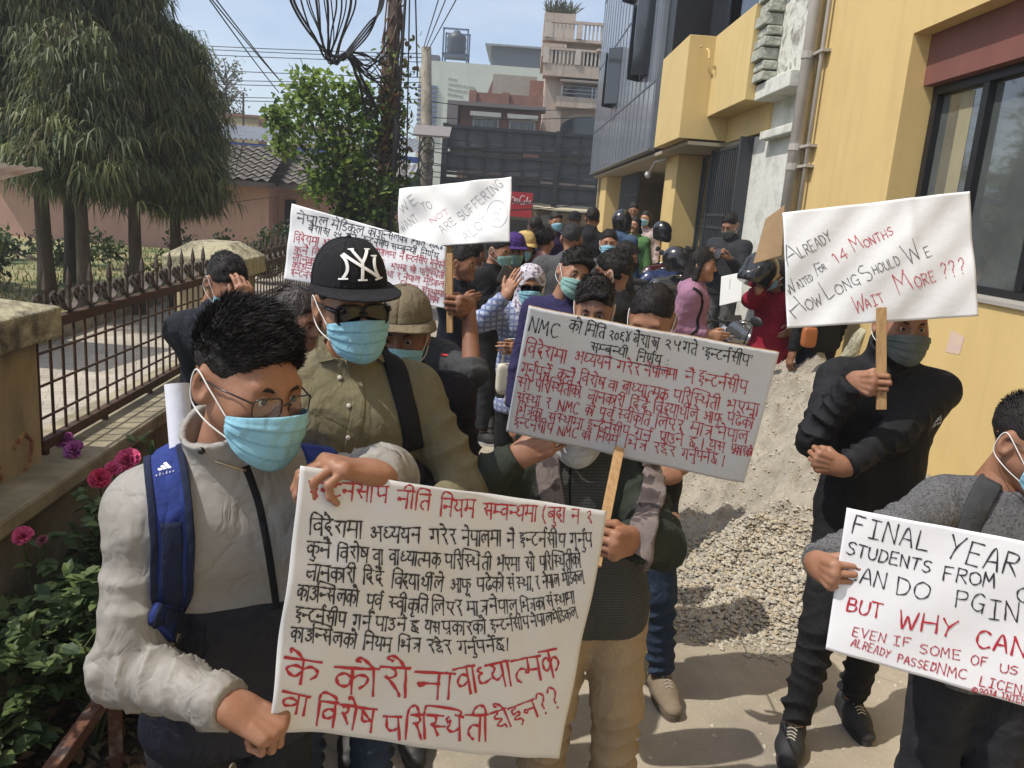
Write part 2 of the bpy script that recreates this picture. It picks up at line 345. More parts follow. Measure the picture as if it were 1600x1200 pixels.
def railing(y0, y1, label, z0=.985, z1=1.43):
    t = thing('railing_panel', label, 'railing', Fp((y0 + y1) / 2, .965, 0), 'iron railing panels on the low wall')
    mb = MB(); fbox(mb, y0, y1, z0, z0 + .035, -.015, .015); fbox(mb, y0, y1, z1 - .035, z1, -.018, .018)
    for k in range(5): fbox(mb, y0 + .02 + (y1 - y0 - .06) * k / 4, y0 + .04 + (y1 - y0 - .06) * k / 4, .955, z0, -.01, .01)
    mb.build('rail', M_iron, t)
    mb = MB(); n = int((y1 - y0) / .085)
    for i in range(n + 1):
        y = y0 + .01 + (y1 - y0 - .02) * i / n; mb.tube([Fp(y, z0 + .03, 0), Fp(y, z1 - .03, 0)], .0055, 6)
    for k in (1, 2, 3):
        z = z0 + (z1 - z0) * k / 4; mb.tube([Fp(y0, z, .004), Fp(y1, z, .004)], .005, 6)
    mb.build('bar_grid', M_iron, t)
    mb = MB(); n = int((y1 - y0) / .16)
    for i in range(n):
        y = y0 + .08 + (y1 - y0 - .1) * i / n
        arc = [Fp(y + .055 * math.cos(a), z1 + .055 + .05 * math.sin(a), 0) for a in np.linspace(PI * .95, 2.05 * PI, 9)]
        v = []
        for k, p in enumerate(arc):
            for o_ in (-.011, .011): v.append((p[0] + o_, p[1], p[2])); v.append((p[0] + o_, p[1], p[2] + .007))
        f = []
        for k in range(8):
            a = k * 4; b = a + 4; f += [(a, a + 2, b + 2, b), (a + 1, b + 1, b + 3, a + 3), (a, b, b + 1, a + 1), (a + 2, a + 3, b + 3, b + 2)]
        mb.add(v, f)
        for s in (-1, 1):
            mb.tube([Fp(y + s * .055 + .017 * math.cos(a), z1 + .066 + .017 * math.sin(a), 0) for a in np.linspace(0, 5.2, 8)], .0065, 5)
        mb.tube([Fp(y, z1 + .0, 0), Fp(y, z1 + .085, 0)], .007, 6)
        mb.lathe([(.006, 0), (.013, .018), (.009, .05), (.001, .085)], Fp(y, z1 + .08, 0), 6)
    mb.build('scroll_ornament', mat('iron_ornament', (.10, .085, .075), .65, c2=(.05, .03, .025), nscale=20, namt=.9, metal=.3), t, smooth=False)
railing(2.585, 4.49, 'rusty iron railing panel with scroll tops between the two nearest pillars')
railing(4.93, 8.6, 'iron railing panel running on behind the white handwritten board')
railing(8.65, 12.55, 'far iron railing panel towards the pink house')
railing(-.8, 1.88, 'iron railing panel at the near left corner')

# planting bed, rusty rail, roses
M_soil = mat('bed_soil', (.075, .055, .038), 1, c2=(.16, .12, .07), nscale=14, namt=1, bump=1, bscale=45, bdist=.03, detail=9)
mb = MB(); mb.grid(30, 50, lambda u, v: (lambda y: (Fx(y) + .22 + u * (-.74 - (Fx(y) + .22)), y, .33 + .035 * hn(u * 3, y * 3)))(.2 + 2.8 * v)); tag(mb.build('planting_soil', M_soil, smooth=True), kind='structure')
mb = MB(); mb.hexa([(-.74, .2, 0), (-.62, .2, 0), (-.70, 3.05, 0), (-.82, 3.05, 0), (-.74, .2, .40), (-.62, .2, .40), (-.70, 3.05, .40), (-.82, 3.05, .40)])
mb.build('bed_kerb', M_concrete, bevel=.02); tag(bpy.data.objects['bed_kerb'], kind='structure')
lv = MB()
for i in range(1100):
    y = rnd.uniform(.8, 2.95); x = rnd.uniform(Fx(y) + .25, -.8); s = rnd.uniform(.012, .03); a = rnd.uniform(0, 6.28); tl = rnd.uniform(-.6, .6); z = .345 + rnd.uniform(0, .04)
    ca, sa = math.cos(a), math.sin(a); lv.cur = rnd.choice((0, 0, 1)); lv.add([(x + ca * s, y + sa * s, z + tl * s), (x - sa * s * .5, y + ca * s * .5, z), (x - ca * s, y - sa * s, z - tl * s * .3), (x + sa * s * .5, y - ca * s * .5, z + .008)], [(0, 1, 2, 3)])
tag(lv.build('leaf_litter', [mat('dead_leaf', (.20, .12, .06), .9), mat('pale_dead_leaf', (.34, .26, .15), .9)]), 'dead leaves scattered on the bed soil under the roses', 'leaf litter', kind='stuff')
t = thing('bed_rail', 'rusty flat iron rail around the flower bed at bottom left', 'rail', (-.98, 1.9, 0))
M_rust = mat('brown_rust', (.13, .055, .03), .85, c2=(.30, .25, .20), nscale=16, namt=1, bump=.6, bscale=60, ramp=(.5, .7), detail=9)
mb = MB(); A = Vector(at(178, 1068, 1.88)); B = Vector(at(60, 1235, 1.52)); A2 = A + (A - B) * .75
d = (B - A2).normalized(); sd = Vector((d.y, -d.x, 0)).normalized()
mb.hexa([tuple(p + sd * a * .017 + Vector((0, 0, b))) for b in (-.018, .018) for p, a in ((A2, -1), (A2, 1), (B + d, 1), (B + d, -1))]); mb.build('top_rail', M_rust, t, bevel=.003)
mb = MB(); mb.box((A.x, A.y, A.z / 2 - .01), (.034, .034, A.z), .4); mb.box((A2.x, A2.y, A2.z / 2 - .01), (.034, .034, A2.z), .4); mb.build('post', M_rust, t, bevel=.003)

def leaf_pts(p, d, up, L, W):
    """a small folded leaf: 6 points"""
    d = d.normalized(); s = d.cross(up); s = s.normalized() if s.length > 1e-4 else Vector((1, 0, 0)); n = s.cross(d)
    return [p, p + d * L * .35 + s * W * .5 + n * W * .12, p + d * L * .75 + s * W * .36 + n * W * .06, p + d * L - n * L * .12, p + d * L * .75 - s * W * .36 + n * W * .06, p + d * L * .35 - s * W * .5 + n * W * .12, p + d * L * .5]
LF = [(0, 1, 6), (1, 2, 6), (2, 3, 6), (3, 4, 6), (4, 5, 6), (5, 0, 6)]
def rv(): 
    while True:
        v = Vector((rnd.uniform(-1, 1), rnd.uniform(-1, 1), rnd.uniform(-1, 1)))
        if .05 < v.length < 1: return v.normalized()
ROSE_L = [leafmat('rose_leaf', (.13, .185, .065), (.10, .15, .055)), leafmat('rose_leaf_light', (.17, .23, .07), (.15, .20, .07)), leafmat('rose_leaf_dark', (.05, .085, .032))]
def rose(name, label, base, stems, spread, hgt, flowers, seed, lsz=.05, dens=9):
    rnd.seed(seed); t = thing(name, label, 'rose bush', base, 'rose bushes in the flower bed')
    st, lf = MB(), MB()
    for i in range(stems):
        a = rnd.uniform(0, 6.28); rr = rnd.uniform(.15, 1) ** .6; tip = Vector(base) + Vector((math.cos(a) * spread[0] * rr, math.sin(a) * spread[1] * rr, hgt * rnd.uniform(.45, 1) * (1.08 - .3 * rr)))
        b0 = Vector(base) + Vector((rnd.gauss(0, .03), rnd.gauss(0, .05), 0)); mid = b0.lerp(tip, .5) + Vector((0, 0, .08)); pts = [b0, b0.lerp(mid, .6), mid.lerp(tip, .3), mid.lerp(tip, .7), tip]
        st.tube(pts, [.006, .005, .004, .003, .002], 5)
        for k in range(dens):
            u = rnd.uniform(.25, 1); q = u * 4; j = min(3, int(q)); p = pts[j].lerp(pts[j + 1], q - j)
            dr = rv(); dr.z = abs(dr.z) * .4; dr.normalize(); pet = p + dr * rnd.uniform(.02, .07)
            st.tube([p, pet], .0012, 3, False)
            for kk in range(rnd.choice((3, 5, 5))):
                ad = Matrix.Rotation((kk - 2) * .75, 3, 'Z') @ dr; ad.z += rnd.uniform(-.35, .1)
                lf.cur = rnd.choice((0, 0, 0, 1, 2)); lf.add(leaf_pts(pet - dr * .012 * kk, ad, (Vector((0, 0, 1)) + rv() * .5), lsz * rnd.uniform(.7, 1.15), lsz * rnd.uniform(.5, .72)), LF)
    st.build('stem', mat('rose_stem', (.07, .09, .03), .7), t); lf.build('foliage', ROSE_L, t)
    for (px, py, Y, sz, c) in flowers:
        p = Vector(at(px, py, Y)); fm = MB(); up = Vector((rnd.uniform(-.4, .4), -.7, .75)).normalized(); q = up.to_track_quat('Z', 'Y').to_matrix()
        for ring, (nn, tilt, ln) in enumerate(((11, 1.35, 1.0), (11, 1.0, .92), (10, .7, .8), (8, .4, .66), (6, .16, .5))):
            for k in range(nn):
                a = 2 * PI * (k + .5 * ring + rnd.uniform(-.2, .2)) / nn; tt = tilt + rnd.uniform(-.16, .16); dr = Vector((math.cos(a) * math.sin(tt), math.sin(a) * math.sin(tt), math.cos(tt)))
                sd_ = Vector((-math.sin(a), math.cos(a), 0)); nn_ = sd_.cross(dr); L_ = sz * ln; W_ = sz * .62
                P = [Vector((0, 0, -.1 * sz)), dr * L_ * .5 + sd_ * W_ * .42 - nn_ * .05 * sz, dr * L_ * .95 + sd_ * W_ * .5 + nn_ * .1 * sz, dr * L_ * 1.02 - nn_ * rnd.uniform(-.02, .15) * sz, dr * L_ * .95 - sd_ * W_ * .5 + nn_ * .1 * sz, dr * L_ * .5 - sd_ * W_ * .42 - nn_ * .05 * sz]
                fm.add([p + q @ v for v in P], [(0, 1, 2, 3), (0, 3, 4, 5)])
        fm.build('flower', mat('petal_' + c, {'pink': (.66, .09, .24), 'magenta': (.44, .11, .36), 'red': (.64, .05, .15), 'wilt': (.30, .07, .12)}[c], .6, c2={'pink': (.75, .12, .25), 'magenta': (.5, .14, .42), 'red': (.7, .06, .12), 'wilt': (.35, .12, .15)}[c], nscale=60, namt=1), t)
        st2 = MB(); st2.tube([p - up * .01, p - Vector((0, 0, .08)) + Vector(base) * .0, Vector((p.x * .8 + base[0] * .2, p.y * .8 + base[1] * .2, p.z - .25))], .0028, 5); st2.build('flower_stem', mat('rose_stem', (.07, .09, .03)), t)
Y = 2.35
rose('rose_bush', 'tall rose bush with magenta and pink blooms beside the near ochre pillar', (-1.12, 2.60, .33), 40, (.36, .42, 1), .78,
     [(103, 690, 2.72, .036, 'magenta'), (117, 704, 2.62, .038, 'magenta'), (200, 720, 2.5, .044, 'pink'), (178, 733, 2.46, .03, 'pink'), (156, 748, 2.42, .036, 'red'), (95, 755, 2.55, .03, 'magenta'), (205, 834, 2.3, .022, 'wilt'), (172, 822, 2.3, .02, 'wilt')], 3)
rose('rose_bush', 'leafy rose bush with two small red buds at the left edge', (-1.12, 2.08, .33), 52, (.32, .40, 1), .60,
     [(30, 800, 2.25, .022, 'red'), (36, 838, 2.1, .03, 'pink'), (66, 845, 2.15, .018, 'wilt')], 5, dens=11)
rose('rose_bush', 'low bright green bush in the bottom left corner', (-1.27, 1.62, .33), 26, (.20, .22, 1), .38, [], 9, lsz=.058, dens=10)
rose('rose_bush', 'rose bush half hidden behind the grey jacket sleeve', (-1.10, 2.85, .33), 18, (.2, .35, 1), .50, [], 12)
rnd.seed(21)
# ---------------------------------------------------------------- right-hand buildings
def stained(name, c, c2, streak=.5, **k):
    """wall paint with soft patches and vertical run-off streaks"""
    m = mat(name, c, .85, c2=c2, nscale=1.3, namt=1, ramp=(.45, .75), detail=9, bump=.25, bscale=60, **k)
    n, L, b = nodes(m); old = b.inputs['Base Color'].links[0].from_socket
    t = n.new('ShaderNodeTexCoord'); mp = n.new('ShaderNodeMapping'); mp.inputs['Scale'].default_value = (5, 5, .35)
    no = n.new('ShaderNodeTexNoise'); no.inputs['Scale'].default_value = 1.6; no.inputs['Detail'].default_value = 6
    r = n.new('ShaderNodeValToRGB'); r.color_ramp.elements[0].position = .5; r.color_ramp.elements[1].position = .72
    r.color_ramp.elements[0].color = (1, 1, 1, 1); r.color_ramp.elements[1].color = (1 - streak * .5,) * 3 + (1,)
    mm = n.new('ShaderNodeMixRGB'); mm.blend_type = 'MULTIPLY'; mm.inputs[0].default_value = 1
    L.new(t.outputs['Object'], mp.inputs[0]); L.new(mp.outputs[0], no.inputs[0]); L.new(no.outputs[0], r.inputs[0]); L.new(old, mm.inputs[1]); L.new(r.outputs[0], mm.inputs[2]); L.new(mm.outputs[0], b.inputs['Base Color'])
    return m
M_yel = stained('yellow_paint', (.635, .46, .19), (.56, .40, .16), .14)
M_yel2 = stained('yellow_balcony_paint', (.62, .465, .20), (.56, .42, .18), .12)
M_white = mat('peeling_whitewash', (.62, .62, .56), .95, c2=(.40, .40, .34), nscale=4, namt=1, bump=.6, bscale=12, bdist=.014, ramp=(.48, .72), detail=10)
M_flake = mat('flaking_whitewash', (.60, .60, .53), .95, c2=(.25, .24, .20), nscale=7, namt=1, bump=.8, bscale=14, bdist=.02, ramp=(.5, .62), detail=10)
M_black = mat('black_metal_frame', (.018, .018, .02), .45, namt=.5, nscale=20, metal=.4)
M_grille = mat('dark_grille_paint', (.05, .055, .06), .5, namt=.5, nscale=10, metal=.3)
M_redband = mat('maroon_band', (.19, .070, .052), .8, c2=(.15, .058, .045), nscale=4, namt=1)
M_dark = mat('dark_interior', (.03, .028, .026), .9, namt=.6)
M_glassd = glass('dark_window_glass', (.02, .024, .03), .06)
M_glassg = mat('dusty_window_glass', (.075, .085, .082), .05, coat=1., c2=(.14, .15, .14), nscale=1.4, namt=1, spec=.9, ramp=(.4, .7), detail=8)

# yellow hall nearest the camera, with the big window
t = thing('yellow_building', 'yellow painted building with a big black framed window on the right', 'building', Wp(3, 0, 0))
mb = MB(); D = -.35
wbox(mb, -4, 8.05, 0, 1.58, D, 0); wbox(mb, -4, 8.05, 3.33, 9, D, 0); wbox(mb, 6.10, 8.05, 1.58, 3.33, D, 0); wbox(mb, -4, 1.2, 1.58, 3.33, D, 0)
mb.build('wall', M_yel, t)
mb = MB(); wbox(mb, 1.2, 6.10, 2.985, 3.328, -.30, -.13); mb.build('maroon_band', M_redband, t)
mb = MB(); wbox(mb, 1.2, 6.10, 1.582, 1.605, -.30, .02); mb.build('window_sill', mat('grey_sill', (.35, .33, .29), .8), t)
wf = MB(); o0, o1 = -.28, -.205
wbox(wf, 1.2, 6.098, 2.92, 2.983, o0, o1); wbox(wf, 1.2, 6.098, 1.607, 1.655, o0, o1)
for y in (6.045, 5.42, 4.70, 4.02, 3.3, 2.6, 1.9): wbox(wf, y - .035, y + .035, 1.656, 2.919, o0, o1 + .006)
wfo = wf.build('window_frame', M_black, t, bevel=.004)
mb = MB(); wbox(mb, 1.2, 6.09, 1.6, 2.95, -.262, -.25); mb.build('glass_pane', M_glassg, t)
mb = MB(); wbox(mb, 5.78, 5.93, 2.02, 2.14, -.249, -.2475); mb.build('window_sticker', mat('faded_red_sticker', (.36, .14, .12), .7), t)
mb = MB(); wbox(mb, 5.62, 5.78, 1.66, 2.9, -.249, -.248); mb.build('inside_blind', mat('tan_blind', (.30, .27, .17), .8), t)
mb = MB(); mb.add([Wp(4.95, 1.24, .002), Wp(4.80, 1.25, .002), Wp(4.78, 1.36, .002), Wp(4.93, 1.38, .002)], [(0, 1, 2, 3)]); mb.build('poster_scrap', mat('pink_paper_scrap', (.60, .42, .42), .9, c2=(.62, .5, .3), nscale=30, namt=1), t)

# older white and yellow building behind it
t = thing('entrance_building', 'white and yellow building with projecting yellow balcony over the barred entrance', 'building', Wp(10, 0, 0))
mb = MB(); wbox(mb, 8.06, 9.68, 0, 2.93, -.3, -.02); mb.build('white_wall', M_white, t)
mb = MB(); wbox(mb, 8.06, 9.12, 2.93, 3.24, -.3, -.02); mb.build('lintel_wall', M_white, t)
mb = MB(); wbox(mb, 8.05, 9.12, 3.24, 3.40, -.3, .20); wbox(mb, 8.05, 9.12, 2.84, 2.93, -.021, .09); mb.build('ledge', M_white, t, bevel=.012)
mb = MB(); wbox(mb, 8.06, 9.12, 3.40, 9, -.3, .10); mb.build('flaking_wall', M_flake, t)
# exposed courses at the broken end of the parapet
M_cbrick = mat('whitewashed_brick', (.50, .51, .43), .95, c2=(.26, .27, .22), nscale=9, namt=1, bump=1, bscale=30, bdist=.02, detail=9)
mb = MB(); z = 3.41; rnd.seed(4)
while z < 4.75:
    h = rnd.uniform(.08, .11); e = rnd.uniform(-.02, .03); wbox(mb, 8.78 + rnd.uniform(-.03, .03), 9.11, z, z + h, .10, .27 + e); z += h + .018
mb.build('exposed_brickwork', M_cbrick, t, bevel=.01)
mb = MB(); wbox(mb, 8.82, 9.11, 3.41, 4.7, .101, .22); mb.build('brick_mortar', mat('dark_mortar', (.13, .13, .11), 1), t)
mb = MB(); wbox(mb, 9.125, 10.77, 3.25, 4.22, .0, .30); mb.build('parapet_panel', M_yel2, t, bevel=.006)
mb = MB(); wbox(mb, 9.125, 13.2, 2.95, 3.248, -.3, .02); mb.build('beam', M_yel2, t)
mb = MB(); wbox(mb, 10.772, 12.5, 2.97, 4.22, .02, .63); mb.build('balcony', M_yel2, t, bevel=.006)
mb = MB(); wbox(mb, 12.5, 13.1, 2.99, 9, -.2, .52); mb.build('dark_end_panel', M_black, t)
mb = MB(); wbox(mb, 9.13, 13.0, 4.0, 9, -.3, -.1); up = mb.build('upper_glazing', M_glassd, t)
mb = MB()
for y in (9.2, 10.0, 10.7, 11.4, 12.2, 12.9): wbox(mb, y - .05, y + .05, 4.0, 9, -.099, -.02)
wbox(mb, 9.13, 13, 4.9, 4.98, -.099, -.03); mb.build('upper_window_frame', M_black, t)
mb = MB(); wbox(mb, 9.8, 10.7, 4.24, 6.6, .02, .05); wbox(mb, 11.0, 11.9, 4.25, 6.6, .10, .13); build_each(mb, 'open_casement', M_glassd, t)
mb = MB(); wbox(mb, 8.55, 8.9, 4.55, 4.85, .11, .36); mb.build('wall_lamp_box', mat('grey_box', (.28, .28, .26), .7), t, bevel=.01)
mb = MB(); mb.tube([Wp(10.7, 4.05, .42), Wp(10.55, 4.0, .42), Wp(10.5, 3.9, .42)], .012, 6); mb.tube([Wp(10.72, 4.07, .5), Wp(10.6, 4.06, .5)], .014, 6); mb.build('spout_stub', M_yel2, t)
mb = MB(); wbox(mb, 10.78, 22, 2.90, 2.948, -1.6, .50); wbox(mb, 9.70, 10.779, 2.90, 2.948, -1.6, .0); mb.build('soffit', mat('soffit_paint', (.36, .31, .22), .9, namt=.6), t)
mb = MB(); wbox(mb, 12.35, 13.25, 0, 2.9, -.3, .28); mb.build('column', M_yel, t, bevel=.01)
mb = MB(); wbox(mb, 20.2, 21.4, 0, 2.9, -.2, .36); mb.build('column', M_yel, t, bevel=.01)
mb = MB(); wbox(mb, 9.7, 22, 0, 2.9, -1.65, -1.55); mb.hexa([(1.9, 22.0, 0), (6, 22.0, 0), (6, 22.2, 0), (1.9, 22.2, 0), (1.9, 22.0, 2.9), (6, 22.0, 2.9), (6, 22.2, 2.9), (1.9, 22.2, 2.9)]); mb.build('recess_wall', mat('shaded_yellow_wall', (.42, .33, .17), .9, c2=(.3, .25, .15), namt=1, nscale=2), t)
mb = MB(); wbox(mb, 15.6, 17.2, .35, 2.6, -1.54, -1.48); mb.build('entrance_door', mat('brown_door', (.10, .045, .025), .6), t)
mb = MB(); wbox(mb, 14.2, 15.1, 1.2, 2.0, -.2, -.19); wbox(mb, 14.3, 15.0, 2.05, 2.55, -.2, -.19); build_each(mb, 'notice_sheet', mat('notice_paper', (.42, .42, .40), .8), t)
mb = MB(); wbox(mb, 13.3, 20.1, .0, .32, -1.5, .62); wbox(mb, 9.72, 12.3, 0, .26, -1.5, .40); build_each(mb, 'entrance_step', M_concrete, t, bevel=.01)
g = MB()
for y0, y1, o in ((9.74, 11.15, .06), (11.2, 12.3, -.10)):
    wbox(g, y0, y0 + .05, .3, 2.88, o - .03, o + .03); wbox(g, y1 - .05, y1, .3, 2.88, o - .03, o + .03)
    for z in (.32, 1.05, 1.86, 2.02, 2.84): wbox(g, y0 + .05, y1 - .05, z, z + .035, o - .014, o + .014)
    n = 13 if o > 0 else 5
    for k in range(n):
        y = y0 + .05 + (y1 - y0 - .1) * (k + .5) / n; g.tube([Wp(y, .34, o), Wp(y, 2.84, o)], .011, 6)
wbox(g, 9.66, 9.735, .26, 2.93, -.1, .13)
g.build('barred_gate', M_grille, t)
g = MB(); wbox(g, 17.3, 19.9, .3, 2.88, .0, .03); g.build('grille_backing', M_grille, t)
g = MB()
for k in range(26): g.tube([Wp(17.35 + .1 * k, .3, .045), Wp(17.35 + .1 * k, 2.85, .045)], .012, 5)
for z in (1.35, 1.62, 2.4): wbox(g, 17.3, 19.9, z, z + .04, .03, .055)
g.build('entrance_grille', M_grille, t)
mb = MB(); mb.tube([Wp(12.9, 2.86, .34), Wp(13.5, 2.84, .42), Wp(13.9, 2.7, .42)], .018, 6); mb.ball(Wp(14.0, 2.66, .42), .06); mb.build('security_camera', mat('pale_plastic', (.5, .5, .48), .5), t, smooth=True)

# glass clad block
t = thing('glass_building', 'blue grey glass clad building with open dark window flaps', 'building', Wp(17, 0, .6))
m = mat('curtain_glass', (.18, .20, .235), .15, c2=(.24, .26, .29), nscale=.5, namt=1, spec=.95, bump=.12, bscale=.7, bdist=.03, ramp=(.4, .6))
mb = MB(); wbox(mb, 13.11, 22, 3.02, 9.5, .0, .60); mb.build('curtain_wall', m, t)
mb = MB()
for k in range(19): y = 13.2 + k * .488; wbox(mb, y - .012, y + .012, 3.05, 9.5, .60, .608)
for z in (4.02, 5.6, 7.2): wbox(mb, 13.12, 21.98, z, z + .03, .60, .612)
mb.build('mullion', mat('steel_mullion', (.16, .18, .21), .4, metal=.5), t)
mb = MB(); wbox(mb, 13.11, 22.02, 2.985, 3.018, -.01, .62); mb.build('bottom_trim', mat('grey_trim', (.2, .2, .2), .5, metal=.4), t)
for y0, z0, z1 in ((13.9, 4.25, 5.45), (17.6, 4.25, 5.35), (15.6, 5.9, 7.0)):
    mb = MB(); mb.hexa([Wp(y0, z0, .615), Wp(y0 + .04, z0, .615), Wp(y0 + .24, z0, .86), Wp(y0 + .20, z0, .86), Wp(y0, z1, .615), Wp(y0 + .04, z1, .615), Wp(y0 + .24, z1, .86), Wp(y0 + .20, z1, .86)]); mb.hexa([Wp(y0 + .9, z0, .615), Wp(y0 + .94, z0, .615), Wp(y0 + .74, z0, .86), Wp(y0 + .70, z0, .86), Wp(y0 + .9, z1, .615), Wp(y0 + .94, z1, .615), Wp(y0 + .74, z1, .86), Wp(y0 + .70, z1, .86)]); wbox(mb, y0 + .05, y0 + .89, z0, z1, .600, .614)
    mb.build('window_flap', M_glassd, t)

# drain pipes down the joint
t = thing('drain_pipe', 'pale grey plastic drain pipe with a thin second pipe on the yellow wall', 'drain pipe', Wp(7.85, 0, .08))
M_pvc = mat('grey_pvc', (.42, .39, .35), .55, c2=(.33, .31, .27), nscale=5, namt=1)
mb = MB(); mb.tube([Wp(7.92, .1, .09), Wp(7.92, 9, .09)], .062, 12); mb.build('pipe', M_pvc, t, smooth=True)
mb = MB(); mb.tube([Wp(7.70, .1, .05), Wp(7.70, 9, .05)], .022, 8); mb.build('thin_pipe', M_pvc, t, smooth=True)
mb = MB()
for z in (2.5, 2.68, 3.5, 4.3): mb.lathe([(.07, -.03), (.07, .03)], Wp(7.92, z, .09), 12); wbox(mb, 7.62, 7.98, z - .012, z + .012, .0, .08)
build_each(mb, 'pipe_clamp', M_pvc, t)

# ---------------------------------------------------------------- far end of the lane
M_brick = brick_mat('red_brick', (.22, .085, .055), (.27, .115, .075), (.20, .15, .12), 6., .5, .17, .02, (R(90), 0, 0), bump=.2)
M_beige = stained('beige_plaster', (.46, .38, .30), (.38, .31, .25), .5)
M_greenw = stained('pale_green_plaster', (.50, .53, .45), (.44, .47, .40), .3)
def bx(mb, x0, x1, y0, y1, z0, z1): return mb.box(((x0 + x1) / 2, (y0 + y1) / 2, (z0 + z1) / 2), (x1 - x0, y1 - y0, z1 - z0))
t = thing('brick_house', 'red brick house with two white shuttered windows behind the black billboard frame', 'building', (-1.2, 32, 0))
mb = MB(); bx(mb, -2.75, .35, 32, 38, 0, 5.62); mb.build('wall', M_brick, t)
mb = MB(); bx(mb, -2.45, .35, 32.1, 32.35, 5.775, 6.2); 
for x in (-2.45, -1.2, .1): bx(mb, x, x + .28, 32.0, 32.09, 5.775, 6.25)
mb.build('parapet', M_brick, t)
mb = MB(); bx(mb, -3.2, .5, 31.5, 32.5, 5.63, 5.77); bx(mb, -3.2, -2.8, 31.5, 36, 4.6, 5.62); mb.build('roof_slab', mat('grey_slab', (.17, .15, .14), .9, namt=.8), t)
for x in (-1.75, -.35):
    f = MB(); bx(f, x - .5, x + .5, 31.9, 31.99, 4.42, 5.36); fo = f.build('window', mat('white_shutter', (.50, .49, .47), .7), t)
    f = MB()
    for k in range(3): bx(f, x - .44 + k * .31, x - .18 + k * .31, 31.88, 31.897, 4.48, 5.2)
    f.build('pane', M_glassd, fo)
    f = MB(); bx(f, x - .58, x + .58, 31.5, 31.98, 5.28, 5.44); f.build('awning', mat('grey_awning', (.38, .38, .35), .8), t)
t = thing('apartment_building', 'tall beige apartment block with balustrade balconies and arched windows', 'building', (2, 34, 0))
mb = MB(); bx(mb, .42, 1.15, 33.6, 42, 0, 8.3); bx(mb, 1.15, 4.4, 34, 42, 0, 8.6); bx(mb, .2, 1.5, 35.6, 40, 8.3, 10.0); mb.build('wall', M_beige, t)
M_trim = mat('pale_trim', (.52, .46, .39), .85, namt=.6)
mb = MB()
for z0, z1, x0, x1, y in ((7.15, 7.6, .3, 4.4, 33.1), (6.05, 6.45, .9, 4.4, 33.3), (8.5, 8.6, .2, 4.4, 33.4)): bx(mb, x0, x1, y, 34.0, z0, z1)
bx(mb, .3, 4.4, 33.05, 33.2, 8.10, 8.18); bx(mb, .25, 4.4, 33.35, 33.5, 9.15, 9.25)
build_each(mb, 'balcony_slab', M_beige, t)
mb = MB()
for k in range(26): x = .4 + k * .155; bx(mb, x, x + .07, 33.08, 33.16, 7.605, 8.095)
mb.build('balustrade', M_trim, t); mb = MB()
for k in range(26): x = .4 + k * .155; bx(mb, x, x + .07, 33.4, 33.47, 8.61, 9.14)
for x in (.25, 1.5, 2.8): bx(mb, x, x + .22, 33.04, 33.22, 7.605, 8.18); bx(mb, x, x + .22, 33.34, 33.5, 8.61, 9.14)
mb.build('balustrade', M_trim, t)
def arch(x0, x1, z0, z1, y):
    c = (x0 + x1) / 2; r = (x1 - x0) / 2; return [(x0, z0), (x1, z0)] + [(c + r * math.cos(a), z1 - r * .5 + r * .5 * math.sin(a)) for a in np.linspace(0, PI, 12)]
for x0, x1, z0, z1 in ((1.3, 3.3, 6.2, 7.12), (1.2, 3.2, 3.2, 5.8)):
    f = MB(); f.prism(arch(x0 - .12, x1 + .12, z0, z1 + .14, 0), 33.95, 33.99, lambda u, v, d: (u, d, v)); fo = f.build('arch_surround', M_trim, t)
    f = MB(); f.prism(arch(x0, x1, z0, z1, 0), 33.91, 33.94, lambda u, v, d: (u, d, v)); f.build('arched_window', M_glassd, fo)
mb = MB()
for z in (6.58, 6.72, 6.86): mb.tube([(1.1, 33.35, z), (4, 33.35, z)], .02, 5)
for x in (1.1, 2.3, 2.45, 3.5): mb.tube([(x, 33.35, 6.45), (x, 33.35, 6.87)], .02, 5)
mb.build('steel_railing', mat('steel_rail', (.4, .42, .44), .35, metal=.7), t)
mb = MB(); bx(mb, 1.0, 3.0, 33.2, 33.9, 7.0, 7.08); bx(mb, 2.3, 4, 32.9, 34, 8.15, 8.22); build_each(mb, 'window_canopy', M_trim, t)
mb = MB(); bx(mb, 1.9, 2.9, 33.93, 33.98, 7.4, 8.25); bx(mb, .62, .82, 33.55, 33.59, 7.6, 8.2); build_each(mb, 'dark_opening', M_dark, t)
mb = MB()
for k in range(160):
    p = Vector((rnd.uniform(.3, 1.4), 36, 10)); d = Vector((rnd.gauss(0, .5), rnd.gauss(0, .3), 1)).normalized(); mb.add(leaf_pts(p, d, Vector((0, -1, .2)), rnd.uniform(.3, .8), .04), LF)
mb.build('rooftop_plant', leafmat('dry_weed', (.13, .13, .06)), t)
t = thing('yellow_shed', 'low yellow and grey rooftop annexe between the brick house and the green block', 'building', (-.9, 36, 0))
mb = MB(); bx(mb, -1.9, .1, 38.5, 42, 0, 7.9); mb.build('wall', mat('grey_render', (.32, .31, .27), .9, namt=.7), t)
mb = MB(); mb.prism([(-2.5, 6.0), (-1.9, 6.0), (-1.9, 7.7)], 38.6, 41, lambda u, v, d: (u, d, v)); bx(mb, -.2, .95, 38.2, 41, 5.5, 7.7); build_each(mb, 'brick_gable', M_brick, t)
t = thing('green_block', 'pale green windowless block with a blue louvred side and rooftop shed', 'building', (-4.5, 55, 0))
mb = MB(); bx(mb, -6.9, .6, 55, 64, 0, 11.0); mb.build('wall', M_greenw, t)
mb = MB(); bx(mb, -7.6, -6.95, 55.5, 62, 0, 10.6); mb.build('side_wall', mat('cream_wall', (.5, .47, .36), .9), t)
mb = MB()
for k in range(11): bx(mb, -7.55, -6.3 + .0 * k, 54.85, 54.98, 6.3 + k * .3, 6.45 + k * .3)
